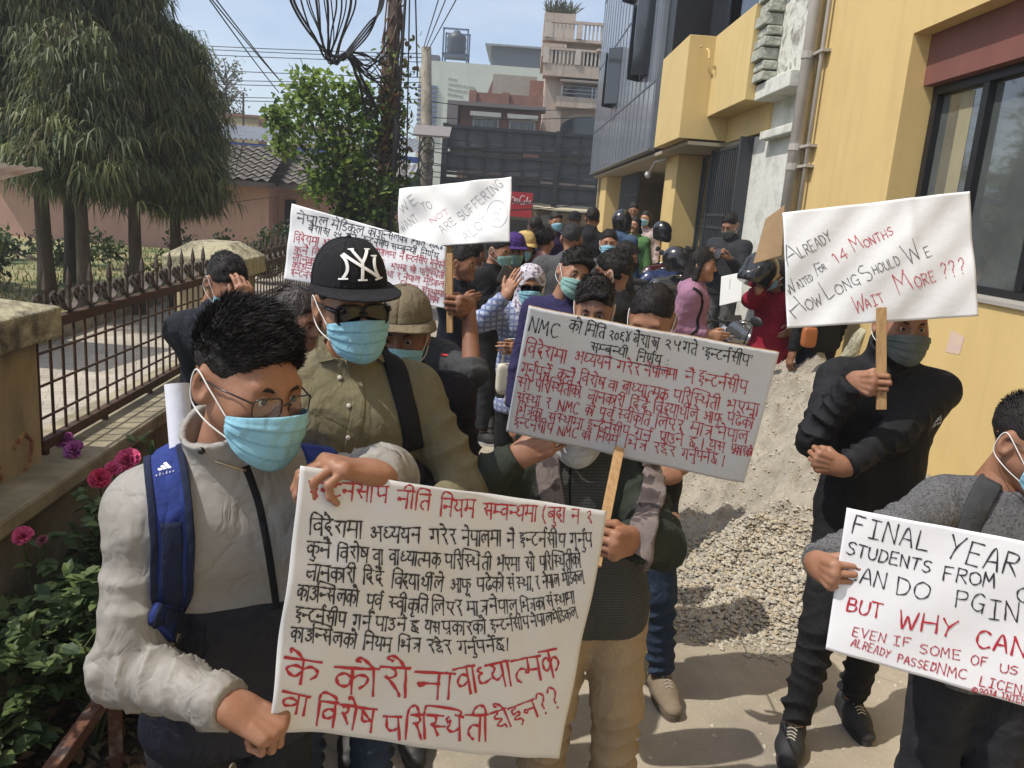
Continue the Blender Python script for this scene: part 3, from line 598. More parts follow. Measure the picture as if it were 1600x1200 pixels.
mb.build('louvre', mat('blue_grey_louvre', (.09, .13, .24), .6), t)
mb = MB(); bx(mb, -6.9, -6.3, 55, 56, 11.02, 11.35); bx(mb, -3, 1.2, 56, 62, 11.02, 12.3); build_each(mb, 'roof_shed', mat('dark_tin', (.11, .13, .15), .6, namt=.7), t)
mb = MB(); bx(mb, -3.4, 1.5, 55.6, 62, 12.32, 12.42); mb.build('roof_sheet', mat('tin_sheet', (.25, .27, .29), .5), t)
# faint lettering rows on the green block (illegible even in the photograph: worn strokes)
mb = MB(); rnd.seed(3)
for row, (n, w_) in enumerate(((4, .10), (12, .09), (9, .10), (7, .09))):
    for k in range(n): 
        x = -5.6 + k * .15; z = 9.9 - row * .32 - k * .012; bx(mb, x, x + w_ * rnd.uniform(.5, 1), 54.97, 54.985, z, z + .14 * rnd.uniform(.6, 1))
mb.build('worn_lettering', mat('grey_green_letter', (.24, .26, .22), .9), t)
t = thing('water_tank', 'dark plastic water tank on a steel stand on the green roof', 'water tank', (-5.4, 57, 11.0))
mb = MB(); mb.lathe([(.62, 0), (.66, .1), (.63, .3), (.66, .5), (.63, .75), (.66, 1.0), (.6, 1.25), (.25, 1.45), (.2, 1.55)], (-5.4, 57, 11.75), 16); mb.build('tank', mat('black_tank', (.035, .05, .065), .5), t, smooth=True)
mb = MB()
for x in (-6.2, -4.6):
    for y in (56.2, 57.8): bx(mb, x - .05, x + .05, y - .05, y + .05, 11.0, 13.3)
for z in (11.6, 13.2): bx(mb, -6.25, -4.55, 56.15, 56.25, z, z + .1); bx(mb, -6.25, -4.55, 57.75, 57.85, z, z + .1)
bx(mb, -6.25, -4.55, 56.15, 57.85, 11.66, 11.74); mb.build('stand', mat('blue_steel', (.08, .12, .2), .6), t)

# billboard frame, shop, red sign
t = thing('billboard_frame', 'black steel billboard frame of open panels across the street end', 'billboard frame', (-.9, 27, 0))
fr = MB(); pn = MB()
for x in (-2.75, .92): bx(fr, x - .09, x + .09, 26.9, 27.1, 0, 4.5)
for z in (4.42, 3.78, 3.58, 2.95, 2.78, 2.25): bx(fr, -2.8, 3.2, 26.97, 27.05, z - .05, z + .05)
for k in range(10): x = -2.7 + k * .62; bx(fr, x - .025, x + .025, 27.0, 27.04, 2.2, 4.4)
fr.build('steel_frame', mat('black_steel', (.022, .024, .028), .6, metal=.2), t)
for z0, z1 in ((3.83, 4.37), (3.02, 3.53), (2.3, 2.73)): bx(pn, -2.7, 3.2, 27.06, 27.10, z0, z1)
pn.build('dark_panel', mat('dark_board', (.045, .05, .055), .7, c2=(.075, .08, .085), nscale=1.5, namt=1), t)
mb = MB()
for z, x0 in ((3.68, -2.6), (3.66, .3), (2.86, -2.0)): bx(mb, x0, x0 + 2.4, 27.12, 27.16, z - .07, z + .07)
mb.build('shutter_slat', mat('grey_shutter', (.26, .23, .2), .8), t)
t = thing('corner_shop', 'low shop with awning and dark doorways at the end of the lane', 'shop', (.5, 28, 0))
mb = MB(); bx(mb, -3.2, 3.4, 28.0, 31, 0, 2.25); mb.build('wall', mat('shop_wall', (.17, .14, .11), .9, namt=.8), t)
mb = MB(); mb.hexa([(.25, 26.6, 2.0), (3.3, 26.6, 2.0), (3.3, 28, 2.12), (.25, 28, 2.12), (.25, 26.6, 2.05), (3.3, 26.6, 2.05), (3.3, 28, 2.3), (.25, 28, 2.3)]); mb.build('awning', mat('cream_awning', (.48, .42, .28), .8), t)
mb = MB(); bx(mb, .3, 3.2, 27.7, 27.76, 1.55, 1.95); mb.build('fascia_board', mat('tan_fascia', (.33, .27, .17), .8), t)
mb = MB()
for x0, x1, m_ in ((-2.9, -1.8, 0), (-.75, .05, 1), (.6, 1.3, 0), (1.5, 2.4, 1)): bx(mb, x0, x1, 27.95, 27.99, .05, 1.55)
build_each(mb, 'doorway', M_dark, t)
mb = MB(); bx(mb, .55, 1.2, 27.5, 27.54, .9, 1.85); mb.build('glass_case', mat('pale_glass_case', (.28, .31, .3), .3, namt=.9), t)
mb = MB(); bx(mb, .12, .52, 27.5, 27.55, .5, 1.7); mb.build('poster', mat('lilac_poster', (.38, .28, .36), .8, c2=(.5, .38, .2), nscale=5, namt=1), t)
t = thing('red_shop_sign', 'red rectangular shop sign with flowing white lettering', 'sign', (-.2, 26.7, 1.9))
mb = MB(); bx(mb, -1.2, .22, 26.62, 26.70, 1.72, 2.50); mb.build('board', mat('sign_red', (.42, .015, .02), .5), t)
# lettering comes later from the stroke writer (white_script)
mb = MB(); bx(mb, -.9, .4, 27.9, 27.98, 0, 1.6); mb.build('shop_front', M_dark, t)

# ---------------------------------------------------------------- beyond the park
t = thing('pink_house', 'single storey pink house with grey scalloped tile roof', 'building', (-7, 20, 0))
M_pink = stained('salmon_plaster', (.47, .28, .21), (.40, .24, .185), .3)
mb = MB(); bx(mb, -13, -6.15, 19.6, 26, 0, 2.05); bx(mb, -6.15, -3.2, 20.4, 26, 0, 2.05); mb.build('wall', M_pink, t)
mb = MB(); bx(mb, -5.98, -5.72, 20.34, 20.39, .2, 1.75); mb.build('door', M_dark, t)
mb = MB(); bx(mb, -4.7, -3.6, 20.36, 20.39, 1.1, 1.9); mb.build('window', M_glassd, t)
tm = mat('grey_clay_tile', (.20, .175, .15), .95, c2=(.11, .095, .08), nscale=5, namt=1, bump=.5, bscale=30, detail=8)
mb = MB()
def roof(x0, x1, y0, z0, y1, z1):
    nr = 8
    for i in range(nr):
        a0 = i / nr; a1 = (i + 1.25) / nr
        n = int((x1 - x0) / .055)
        def fn(u, v):
            x = x0 + u * (x1 - x0); q = a0 + v * (a1 - a0); ph = math.sin(2 * PI * (x / .27)); return (x, y0 + (y1 - y0) * q, z0 + (z1 - z0) * q + .035 * ph + .05 * (1 - v))
        mb.grid(n, 1, fn)
roof(-12.5, -6.0, 19.0, 2.12, 20.6, 2.95); roof(-5.9, -3.0, 19.7, 2.12, 21.2, 2.95); mb.build('tile_roof', tm, t, smooth=False)
mb = MB(); bx(mb, -13, -6.0, 19.05, 19.6, 2.0, 2.12); bx(mb, -5.95, -3.0, 19.75, 20.4, 2.0, 2.12); bx(mb, -13, -5.9, 20.6, 21.2, 2.05, 3.0); build_each(mb, 'eaves', mat('eaves_wood', (.14, .11, .09), .9, namt=.7), t)
t = thing('tin_roof_shop', 'long building with corrugated tin roofs and a blue fascia behind the pink house', 'building', (-8, 25, 0))
mb = MB(); bx(mb, -16, -3.5, 25, 30, 0, 3.0); mb.build('wall', mat('dark_green_wall', (.06, .10, .095), .8, c2=(.11, .13, .13), nscale=1, namt=1), t)
mb = MB(); mb.add([(-16, 24.3, 3.32), (-3.2, 24.3, 3.22), (-3.2, 24.35, 3.05), (-16, 24.35, 3.14)], [(0, 1, 2, 3)]); mb.hexa([(-16, 24.28, 3.14), (-3.2, 24.28, 3.05), (-3.2, 24.34, 3.05), (-16, 24.34, 3.14), (-16, 24.28, 3.3), (-3.2, 24.28, 3.2), (-3.2, 24.34, 3.2), (-16, 24.34, 3.3)]); mb.build('fascia', mat('blue_fascia', (.03, .07, .26), .6), t)
M_tin = mat('corrugated_tin', (.40, .42, .43), .5, c2=(.27, .25, .23), nscale=2.5, namt=1, metal=.35, detail=9)
def corr(mb, x0, x1, y0, z0, y1, z1, wl=.16, am=.03):
    n = int((x1 - x0) / wl * 6); mb.grid(n, 1, lambda u, v: (x0 + u * (x1 - x0), y0 + v * (y1 - y0), z0 + v * (z1 - z0) + am * math.sin(2 * PI * u * (x1 - x0) / wl)))
mb = MB(); corr(mb, -16, -3.2, 24.25, 3.36, 28.5, 4.05); corr(mb, -6.6, -3.2, 23.2, 2.6, 24.3, 3.0); mb.build('tin_roof', M_tin, t)
mb = MB(); bx(mb, -6.8, -6.5, 23.6, 24.2, 2.6, 3.05); bx(mb, -9, -8.9, 24.2, 24.26, 1.9, 3.0); build_each(mb, 'prop', M_concrete, t)
t = thing('rooftop_parapet', 'long yellow rooftop parapet wall under the sky behind the tin roofs', 'wall', (-10, 31, 0))
mb = MB(); bx(mb, -17, -9.9, 31, 31.3, 0, 4.55); bx(mb, -9.6, -5.5, 31.2, 31.5, 0, 4.35); build_each(mb, 'parapet_wall', mat('yellow_parapet', (.52, .42, .22), .9, c2=(.42, .33, .17), nscale=2, namt=1), t)
mb = MB(); bx(mb, -17, -9.85, 30.95, 31.35, 4.55, 4.65); bx(mb, -9.65, -5.5, 31.15, 31.55, 4.35, 4.42); 
for x in (-15, -13.2, -11.5, -10.1, -8.6, -7): bx(mb, x, x + .25, 30.9, 30.99, 3.4, 4.55)
mb.build('brick_coping', mat('coping_brick', (.27, .15, .10), .9), t)
mb = MB()
for x, h in ((-10.6, 5.4), (-8.9, 5.3), (-12.6, 5.2)): mb.tube([(x, 30.7, 3.2), (x, 30.7, h)], .04, 6)
build_each(mb, 'pipe_post', M_iron, t)
t = thing('corrugated_awning', 'small rusty corrugated roof corner at the left edge', 'roof', (-4.2, 6.5, 0))
mb = MB(); n = 60
mb.grid(n, 1, lambda u, v: (-6.32 + u * 1.93 + .0, 6.3 + v * 1.2, 1.80 + v * .22 - .06 * u + .016 * math.sin(2 * PI * u * 24))); mb.build('corrugated_sheet', mat('rusty_tin', (.30, .24, .18), .6, c2=(.17, .10, .06), nscale=3, namt=1, metal=.2), t)
mb = MB(); mb.box((-5.4, 6.35, 1.73), (1.9, .05, .06)); mb.box((-4.85, 6.6, .9), (.06, .06, 1.75)); mb.box((-5.6, 6.6, .9), (.06, .06, 1.75)); mb.build('timber_frame', mat('old_timber', (.16, .11, .07), .9), t)
# ---------------------------------------------------------------- trees
CY = [leafmat('cypress_dark', (.085, .115, .058), (.062, .088, .045), .25), leafmat('cypress_mid', (.15, .185, .085), (.11, .145, .065), .3), leafmat('cypress_light', (.27, .29, .13), (.20, .23, .095), .35), leafmat('cypress_brown', (.15, .125, .065), (.10, .08, .045), .25)]
M_bark = mat('dark_bark', (.05, .038, .028), .95, c2=(.10, .08, .06), nscale=9, namt=1, bump=1, bscale=30, bdist=.02, stretch=(1, 1, .3))
def cypress(base, H, rad, lab, seed, n_br=150, zb=.16, tilt=(0, 0)):
    rnd.seed(seed); t = thing('cypress_tree', lab, 'tree', base, 'weeping cypress trees in the park')
    B = Vector(base); ax = Vector((tilt[0], tilt[1], 1)); tr = MB(); top = B + ax * H
    tr.tube([B - Vector((0, 0, .1)), B + ax * H * .1, B + ax * H * .3, B + ax * H * .6, top], [.13, .085, .07, .045, .01], 8)
    V, Fc, MI = [], [], []
    for i in range(n_br):
        q = zb + (1 - zb) * (i + rnd.random()) / n_br; z = H * q; a = i * 2.399 + rnd.uniform(-.5, .5)
        prof = min(1, (q - zb) * 7 + .55) * (1 - q) ** .62 * 1.12
        L = rad * prof * rnd.uniform(.72, 1.18) + .10
        d = Vector((math.cos(a), math.sin(a), 0)); p0 = B + ax * z
        pts = [p0, p0 + d * L * .4 + Vector((0, 0, L * .22)), p0 + d * L * .75 + Vector((0, 0, L * .24)), p0 + d * L + Vector((0, 0, L * .08))]
        tr.tube(pts, [.022 * (1.2 - q), .016 * (1.2 - q), .008, .003], 5, False)
        clump = rnd.choice((0, 0, 1, 1, 1, 2))
        for k in range(int(14 + 26 * L)):
            u = 1 - .75 * rnd.random() ** 1.3; qq = u * 3; j = min(2, int(qq)); p = pts[j].lerp(pts[j + 1], qq - j) + Vector((rnd.gauss(0, .11), rnd.gauss(0, .11), rnd.gauss(0, .05)))
            ln = rnd.uniform(.08, .22); out = d * rnd.uniform(-.05, .35) + Vector((rnd.gauss(0, .22), rnd.gauss(0, .22), 0)); mi = clump if rnd.random() < .7 else rnd.choice((0, 1, 2, 3))
            # a hanging spray: thread-like strips off one drooping axis
            ends = []
            for s in range(rnd.randint(7, 9)):
                o = Vector((rnd.gauss(0, .045), rnd.gauss(0, .045), rnd.gauss(0, .03))); w = rnd.uniform(.0045, .012); th = rnd.uniform(0, PI); sd = Vector((math.cos(th) * w, math.sin(th) * w, 0))
                a0 = p + o * .4; a1 = a0 + out * ln * .55 + Vector((0, 0, -.20 * ln)) + o; a2 = a1 + out * ln * .35 + Vector((0, 0, -.8 * ln)) + o * .6
                k0 = len(V); V.extend([a0 - sd * .6, a0 + sd * .6, a1 + sd, a1 - sd, a2 + sd * .15, a2 - sd * .15]); Fc.append((k0, k0 + 1, k0 + 2, k0 + 3)); Fc.append((k0 + 3, k0 + 2, k0 + 4, k0 + 5)); MI.extend((mi, mi))
    tr.build('trunk', M_bark, t, smooth=True)
    o = npmesh('crown', np.array([tuple(v) for v in V]), np.array(Fc), CY, t, smooth=False); o.data.polygons.foreach_set('material_index', MI); o.data.update()
    return t
T1 = cypress((-5.50, 9.3, .38), 6.4, .62, 'tallest weeping cypress with a dark trunk, left of centre in the cypress group', 1, 240, .24, (-.02, 0))
cypress((-7.0, 10.2, .38), 7.2, 1.5, 'big dark weeping cypress filling the far left of the sky', 2, 230, .26)
cypress((-4.75, 9.9, .38), 4.0, .62, 'weeping cypress with brownish tips in the middle of the group', 4, 150, .38)
cypress((-4.55, 10.6, .38), 3.35, .62, 'rightmost rounded weeping cypress in front of the pink house', 5, 170, .36)
cypress((-4.85, 8.9, .38), 3.0, .62, 'shorter weeping cypress with drooping yellow green sprays in front', 7, 110, .46)
cypress((-6.5, 11.6, .38), 5.6, .8, 'slender weeping cypress rising behind the tallest one', 8, 150, .3)
def bush(name, label, base, rad, h, n, mats, L, W, cat='bush', group=None, seed=1, trunk=True):
    rnd.seed(seed); t = thing(name, label, cat, base, group); f = MB(); s = MB(); B = Vector(base); cl = []
    for i in range(max(5, n // 90)):
        v = rv(); c = Vector((v.x * rad[0], v.y * rad[1], h * .55 + v.z * h * .42)) * rnd.uniform(.35, .95); cl.append((B + c, rnd.uniform(.25, .5) * min(rad[0], rad[1]), rnd.randrange(len(mats))))
    for i in range(n):
        c, r, m_ = cl[i % len(cl)]; p = c + rv() * r * rnd.random() ** .4
        if p.z < B.z + .03: p.z = B.z + rnd.uniform(.03, .2)
        f.cur = m_ if rnd.random() < .6 else rnd.randrange(len(mats)); f.add(leaf_pts(p, rv(), (Vector((0, 0, 1)) + rv() * .7), L * rnd.uniform(.6, 1.3), W * rnd.uniform(.6, 1.2)), LF)
    for c, r, m_ in cl: s.tube([B, B.lerp(c, .5) + rv() * .05, c], [.02, .012, .005], 5, False)
    s.build('stem', M_bark, t); f.build('foliage', mats, t); return t
GR = [leafmat('shrub_green', (.06, .10, .028)), leafmat('shrub_light', (.11, .15, .045)), leafmat('shrub_dark', (.03, .05, .018))]
bush('garden_shrub', 'dark rounded shrub on the lawn below the cypress trees at far left', (-7.4, 10.5, .4), (.9, .6, 1), .8, 1200, GR, .10, .06, seed=3)
bush('garden_shrub', 'pale twiggy shrub between two cypress trunks', (-4.9, 12.0, .4), (.6, .5, 1), .9, 900, [GR[0], GR[1], CY[3]], .08, .045, seed=4)
bush('garden_shrub', 'green shrub against the pink house wall right of the cypress trunks', (-4.6, 14.5, .4), (.85, .6, 1), 1.0, 1300, GR, .09, .06, seed=5)
bush('garden_shrub', 'low shrub by the pink wall behind the leftmost trunks', (-8.2, 14, .4), (1.4, .6, 1), .8, 1200, GR, .10, .06, seed=6)
# vine-wrapped pole thicket
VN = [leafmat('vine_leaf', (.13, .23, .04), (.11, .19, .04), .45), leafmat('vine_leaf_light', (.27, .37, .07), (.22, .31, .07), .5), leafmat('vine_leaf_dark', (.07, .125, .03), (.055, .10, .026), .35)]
rnd.seed(31); t = thing('leafy_tree', 'bright green broad leaved tree growing left of the vine wrapped utility pole', 'tree', (-2.75, 12.8, 0))
f = MB(); s = MB(); B = Vector((-2.75, 12.8, 0))
s.tube([B, B + Vector((.05, 0, .9)), B + Vector((-.05, 0, 1.7)), B + Vector((-.2, 0, 2.6)), B + Vector((-.35, 0, 3.2))], [.09, .08, .06, .04, .015], 7)
cl = []
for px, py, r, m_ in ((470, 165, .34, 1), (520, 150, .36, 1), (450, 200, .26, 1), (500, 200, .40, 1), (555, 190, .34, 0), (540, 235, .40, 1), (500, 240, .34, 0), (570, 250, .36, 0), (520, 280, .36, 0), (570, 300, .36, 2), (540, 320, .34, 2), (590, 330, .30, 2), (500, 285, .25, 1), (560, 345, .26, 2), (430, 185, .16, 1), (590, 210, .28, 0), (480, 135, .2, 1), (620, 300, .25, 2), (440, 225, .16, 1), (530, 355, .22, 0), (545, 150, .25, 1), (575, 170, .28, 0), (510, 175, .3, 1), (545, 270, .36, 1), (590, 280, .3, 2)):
    c = Vector(at(px, py, 12.8 + rnd.uniform(-.5, .5))); cl.append((c, r, m_)); s.tube([B + Vector((-.05, 0, min(2.4, c.z * .7))), B.lerp(c, .6) + Vector((0, 0, c.z * .25)), c], [.03, .018, .006], 5, False)
for i in range(4300):
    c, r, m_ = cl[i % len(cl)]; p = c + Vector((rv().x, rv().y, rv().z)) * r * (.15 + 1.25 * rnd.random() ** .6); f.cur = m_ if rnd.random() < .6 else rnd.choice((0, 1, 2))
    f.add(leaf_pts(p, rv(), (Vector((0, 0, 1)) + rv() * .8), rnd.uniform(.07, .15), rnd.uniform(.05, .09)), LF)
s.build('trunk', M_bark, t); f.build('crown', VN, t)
# utility poles
t = thing('utility_pole', 'dark utility pole wrapped in vines and loops of cable', 'utility pole', (-2.15, 12.5, 0))
mb = MB(); P0 = Vector((-2.18, 12.5, 0)); P1 = Vector((-2.07, 12.5, 7.5)); mb.tube([P0, P0.lerp(P1, .5), P1], [.11, .10, .09], 12); mb.build('pole', mat('rusty_pole', (.10, .055, .035), .85, c2=(.05, .035, .03), nscale=8, namt=1, bump=.5, bscale=40), t, smooth=True)
rnd.seed(5); vn = MB(); lf = MB()
for k in range(9):
    a0 = rnd.uniform(0, 6.28); pts = []
    for i in range(16):
        z = 1.6 + i * .26; a = a0 + i * rnd.uniform(.25, .5); c = P0.lerp(P1, z / 7.5); r = .11 + rnd.uniform(0, .05); pts.append(c + Vector((math.cos(a) * r, math.sin(a) * r, z - c.z)))
    vn.tube(pts, .012, 5)
for k in range(700):
    z = rnd.choice((rnd.uniform(1.3, 3.2), rnd.uniform(2.6, 4.3), rnd.gauss(3.2, .25))); c = P0.lerp(P1, z / 7.5); v = rv(); v.z *= .3; p = c + v * rnd.uniform(.10, .27) + Vector((.16 if rnd.random() < .45 else 0, 0, 0)); lf.cur = rnd.choice((0, 1, 2, 3, 3)); lf.add(leaf_pts(p, rv() - Vector((0, 0, .4)), rv(), rnd.uniform(.06, .12), rnd.uniform(.04, .07)), LF)
vn.build('vine_stem', mat('dry_vine', (.16, .11, .075), .9), t); lf.build('vine_leaves', VN + [leafmat('dry_leaf', (.20, .12, .06))], t)
loops = MB()
for k in range(12):
    c = P0.lerp(P1, rnd.uniform(2.5, 3.0) / 7.5); c = Vector((c.x, c.y - .1, rnd.uniform(2.45, 2.95))); ra = rnd.uniform(.15, .34); ph = rnd.uniform(0, 6); loops.tube([c + Vector((ra * math.cos(a), rnd.uniform(-.05, .05), ra * .55 * math.sin(a))) for a in np.linspace(ph, ph + 5.6, 20)], .011, 5)
M_cable = mat('black_cable', (.02, .02, .022), .6, namt=0)
loops.build('cable_loop', M_cable, t)
mb = MB(); mb.box((-2.0, 12.35, 2.05), (.06, .1, 2.2)); mb.tube([(-1.98, 12.3, 2.0), (-1.9, 12.35, 7.0)], .022, 6); mb.build('conduit', M_cable, t)
t = thing('concrete_pole', 'thin grey concrete pole further back with a slanted solar panel', 'utility pole', (-2.6, 22, 0))
mb = MB(); mb.tube([(-2.55, 22, 0), (-2.86, 22, 5.85)], [.18, .13], 8); mb.build('pole', M_concrete, t, smooth=True)
mb = MB(); mb.box((-2.55, 21.6, 3.75), (.95, .6, .05), M=Matrix.Rotation(.5, 3, 'X')); mb.build('solar_panel', mat('panel_back', (.22, .2, .19), .6), t)
mb = MB()
for k in range(14):
    a = rnd.uniform(0, 6); z = rnd.uniform(2.2, 3.8); mb.tube([(-2.7 + .2 * math.cos(a + q), 21.75, z + .35 * math.sin(a + q) - .1 * q) for q in np.linspace(0, 4.5, 12)], .014, 4)
mb.build('tangled_cable', M_cable, t)
# far trees
def sparse(name, lab, base, H, rad, n, m, L, seed, z0=.35):
    rnd.seed(seed); t = thing(name, lab, 'tree', base); s = MB(); f = MB(); B = Vector(base); s.tube([B, B + Vector((0, 0, H * .5)), B + Vector((.1, 0, H * .95))], [.14, .09, .02], 6)
    for i in range(42):
        a = rnd.uniform(0, 6.28); q = rnd.uniform(z0, .95); p = B + Vector((0, 0, H * q)); e = p + Vector((math.cos(a), math.sin(a), rnd.uniform(.5, 1.2))).normalized() * rad * rnd.uniform(.5, 1); e.z = min(e.z, B.z + H * 1.02); s.tube([p, p.lerp(e, .5) + rv() * .1, e], [.045, .03, .01], 4, False)
        for k in range(n):
            f.add(leaf_pts(p.lerp(e, rnd.uniform(.4, 1.05)) + rv() * .22, rv(), rv(), L, L * .5), LF)
    s.build('trunk', M_bark, t); f.build('crown', m, t)
sparse('bare_tree', 'thin leafed pale tree against the sky beyond the yellow parapet', (-14.7, 40, 0), 7.6, 1.7, 22, leafmat('pale_leaf', (.16, .17, .10)), .16, 3, .55)
sparse('roadside_tree', 'bushy olive tree below the thin leafed one behind the yellow parapet', (-14.3, 37, 0), 5.6, 1.5, 40, GR[0], .2, 4, .5)
rnd.seed(8); t = thing('norfolk_pine', 'small tiered conifer standing alone against the sky', 'tree', (-18.2, 45, 0))
s = MB(); f = MB(); B = Vector((-18.2, 45, 0)); s.tube([B, B + Vector((0, 0, 8.3))], [.16, .03], 6)
for q in range(10):
    z = 5.2 + q * .33; r = .78 * (1 - q / 11)
    for k in range(9):
        a = k * .7 + q; d = Vector((math.cos(a), math.sin(a), 0)); s.tube([B + Vector((0, 0, z)), B + d * r + Vector((0, 0, z + .08))], .02, 4, False)
        for j in range(7): f.add(leaf_pts(B + d * r * (.35 + .1 * j) + Vector((0, 0, z + .03)), (d + rv() * .7 + Vector((0, 0, .3))), Vector((0, 0, 1)), .24, .12), LF)
s.build('trunk', M_bark, t); f.build('crown', GR[2], t)
# overhead lines
def wire(label, pts, r, group, sag=0., n=24):
    P = [Vector(p) for p in pts]
    if len(P) == 2: P = [P[0].lerp(P[1], i / n) - Vector((0, 0, sag * 4 * (i / n) * (1 - i / n))) for i in range(n + 1)]
    mb = MB(); mb.tube(P, r, 5); return tag(mb.build('overhead_cable', M_cable, smooth=True), label, 'cable', group)
rnd.seed(12)
for i, (y0, y1) in enumerate(((63, 76), (68, 82), (77, 89), (101, 113), (121, 121), (126, 129), (147, 147), (152, 153))):
    wire('thin power line crossing the sky above the yellow parapet', (at(120, y0 - 3, 24), at(665, y1 + 8, 22)), .011, 'power lines across the left sky', .05)
def smooth_curve(c, n=26):
    out = []
    for i in range(len(c) - 1):
        p0 = c[max(0, i - 1)]; p1 = c[i]; p2 = c[i + 1]; p3 = c[min(len(c) - 1, i + 2)]
        for k in range(8):
            t_ = k / 8; out.append(.5 * ((2 * p1) + (-p0 + p2) * t_ + (2 * p0 - 5 * p1 + 4 * p2 - p3) * t_ ** 2 + (-p0 + 3 * p1 - 3 * p2 + p3) * t_ ** 3))
    out.append(c[-1]); return out
for i in range(15):
    x0 = 452 + i * 7 + rnd.uniform(-4, 4); dp = rnd.uniform(0, 1); sagx, sagy = 480 + i * 3.4 + rnd.uniform(-6, 6), 50 + 26 * dp + rnd.uniform(-10, 10)
    c = [Vector(at(x0 - 6, -60, 7.5)), Vector(at(x0 + 4, 5, 8.2)), Vector(at(sagx + 8, sagy, 9.6)), Vector(at(512 + 18 * dp, 96 + rnd.uniform(-8, 8), 10.6)), Vector(at(545 + rnd.uniform(-3, 3), 86 + rnd.uniform(-6, 6), 11.3)), Vector(at(575, 92 + rnd.uniform(-14, 30), 12)), Vector(at(606, 80 + rnd.uniform(-25, 110), 12.4))]
    wire('black cable in the drooping bundle left of the pole top', smooth_curve(c), rnd.choice((.007, .009, .013)), 'drooping cable bundle')
for i in range(9):
    c = [Vector(at(548 + rnd.uniform(-5, 5), 88, 11.2)), Vector(at(556 + i * 4, 120 + i * 6, 11.6)), Vector(at(575 + rnd.uniform(-8, 12), 150 + i * 5, 12.1)), Vector(at(604, 165 + rnd.uniform(-20, 25), 12.4))]
    wire('slack cable hanging from the bundle down to the vine wrapped pole', smooth_curve(c), .011, 'slack cables at the pole')
for i in range(4):
    c = [Vector(at(536 - i * 2, 95, 11.1)), Vector(at(575, 55 - i * 6, 11.3)), Vector(at(592 + i * 2, 10, 11.4)), Vector(at(598 + i * 2, -60, 11.4))]
    wire('black cable rising steeply from the bundle beside the pole', smooth_curve(c), .012, 'rising cables')
for i, (a, b_) in enumerate((((620, -5), (625, 330)), ((640, -10), (634, 320)), ((649, -10), (652, 120)))):
    wire('vertical black cable running down just right of the vine wrapped pole', (at(a[0], a[1], 12.3), at(b_[0], b_[1], 12.3)), .012, 'cables down the pole')
for (a, b_, Y0, Y1) in (((688, -10), (662, 74), 16, 22), ((700, -10), (666, 74), 16, 22), ((718, -10), (668, 80), 16, 22)):
    wire('line running up from the thin concrete pole to the top of the sky', (at(a[0], a[1], Y0), at(b_[0], b_[1], Y1)), .012, 'lines above the concrete pole')
for (a, b_) in (((325, -8), (452, 142)), ((332, -8), (458, 150)), ((322, -8), (436, 145))):
    wire('slanting line across the open sky left of the cable bundle', (at(a[0], a[1], 9), at(b_[0], b_[1], 14)), .008, 'slanting service lines', .02)
for i in range(16):
    y0 = 215 + i * 9 + rnd.uniform(-6, 6) - 60 * (i % 3 == 0); wire('grey line strung in front of the brick and beige houses', (at(665, y0, 22), at(945, y0 + rnd.uniform(-28, 26), 25)), .011, 'lines in front of the street end', rnd.uniform(.05, .35))
wire('pale line running from the pink house eaves', (at(350, 318, 14), at(560, 290, 15)), .006, 'pale house lines')
wire('pale line running from the pink house eaves', (at(345, 285, 14), at(500, 262, 15)), .006, 'pale house lines')
# ---------------------------------------------------------------- lane pavement beyond the entrance (a slight rise)
mb = MB(); mb.hexa([(-1.95, 8.75, -.02), (2.3, 8.75, -.02), (2.2, 27, -.02), (-3.1, 27, -.02), (-1.95, 9.3, .13), (2.3, 9.3, .13), (2.2, 27, .16), (-3.1, 27, .16)]); tag(mb.build('pavement', M_ground), kind='structure')

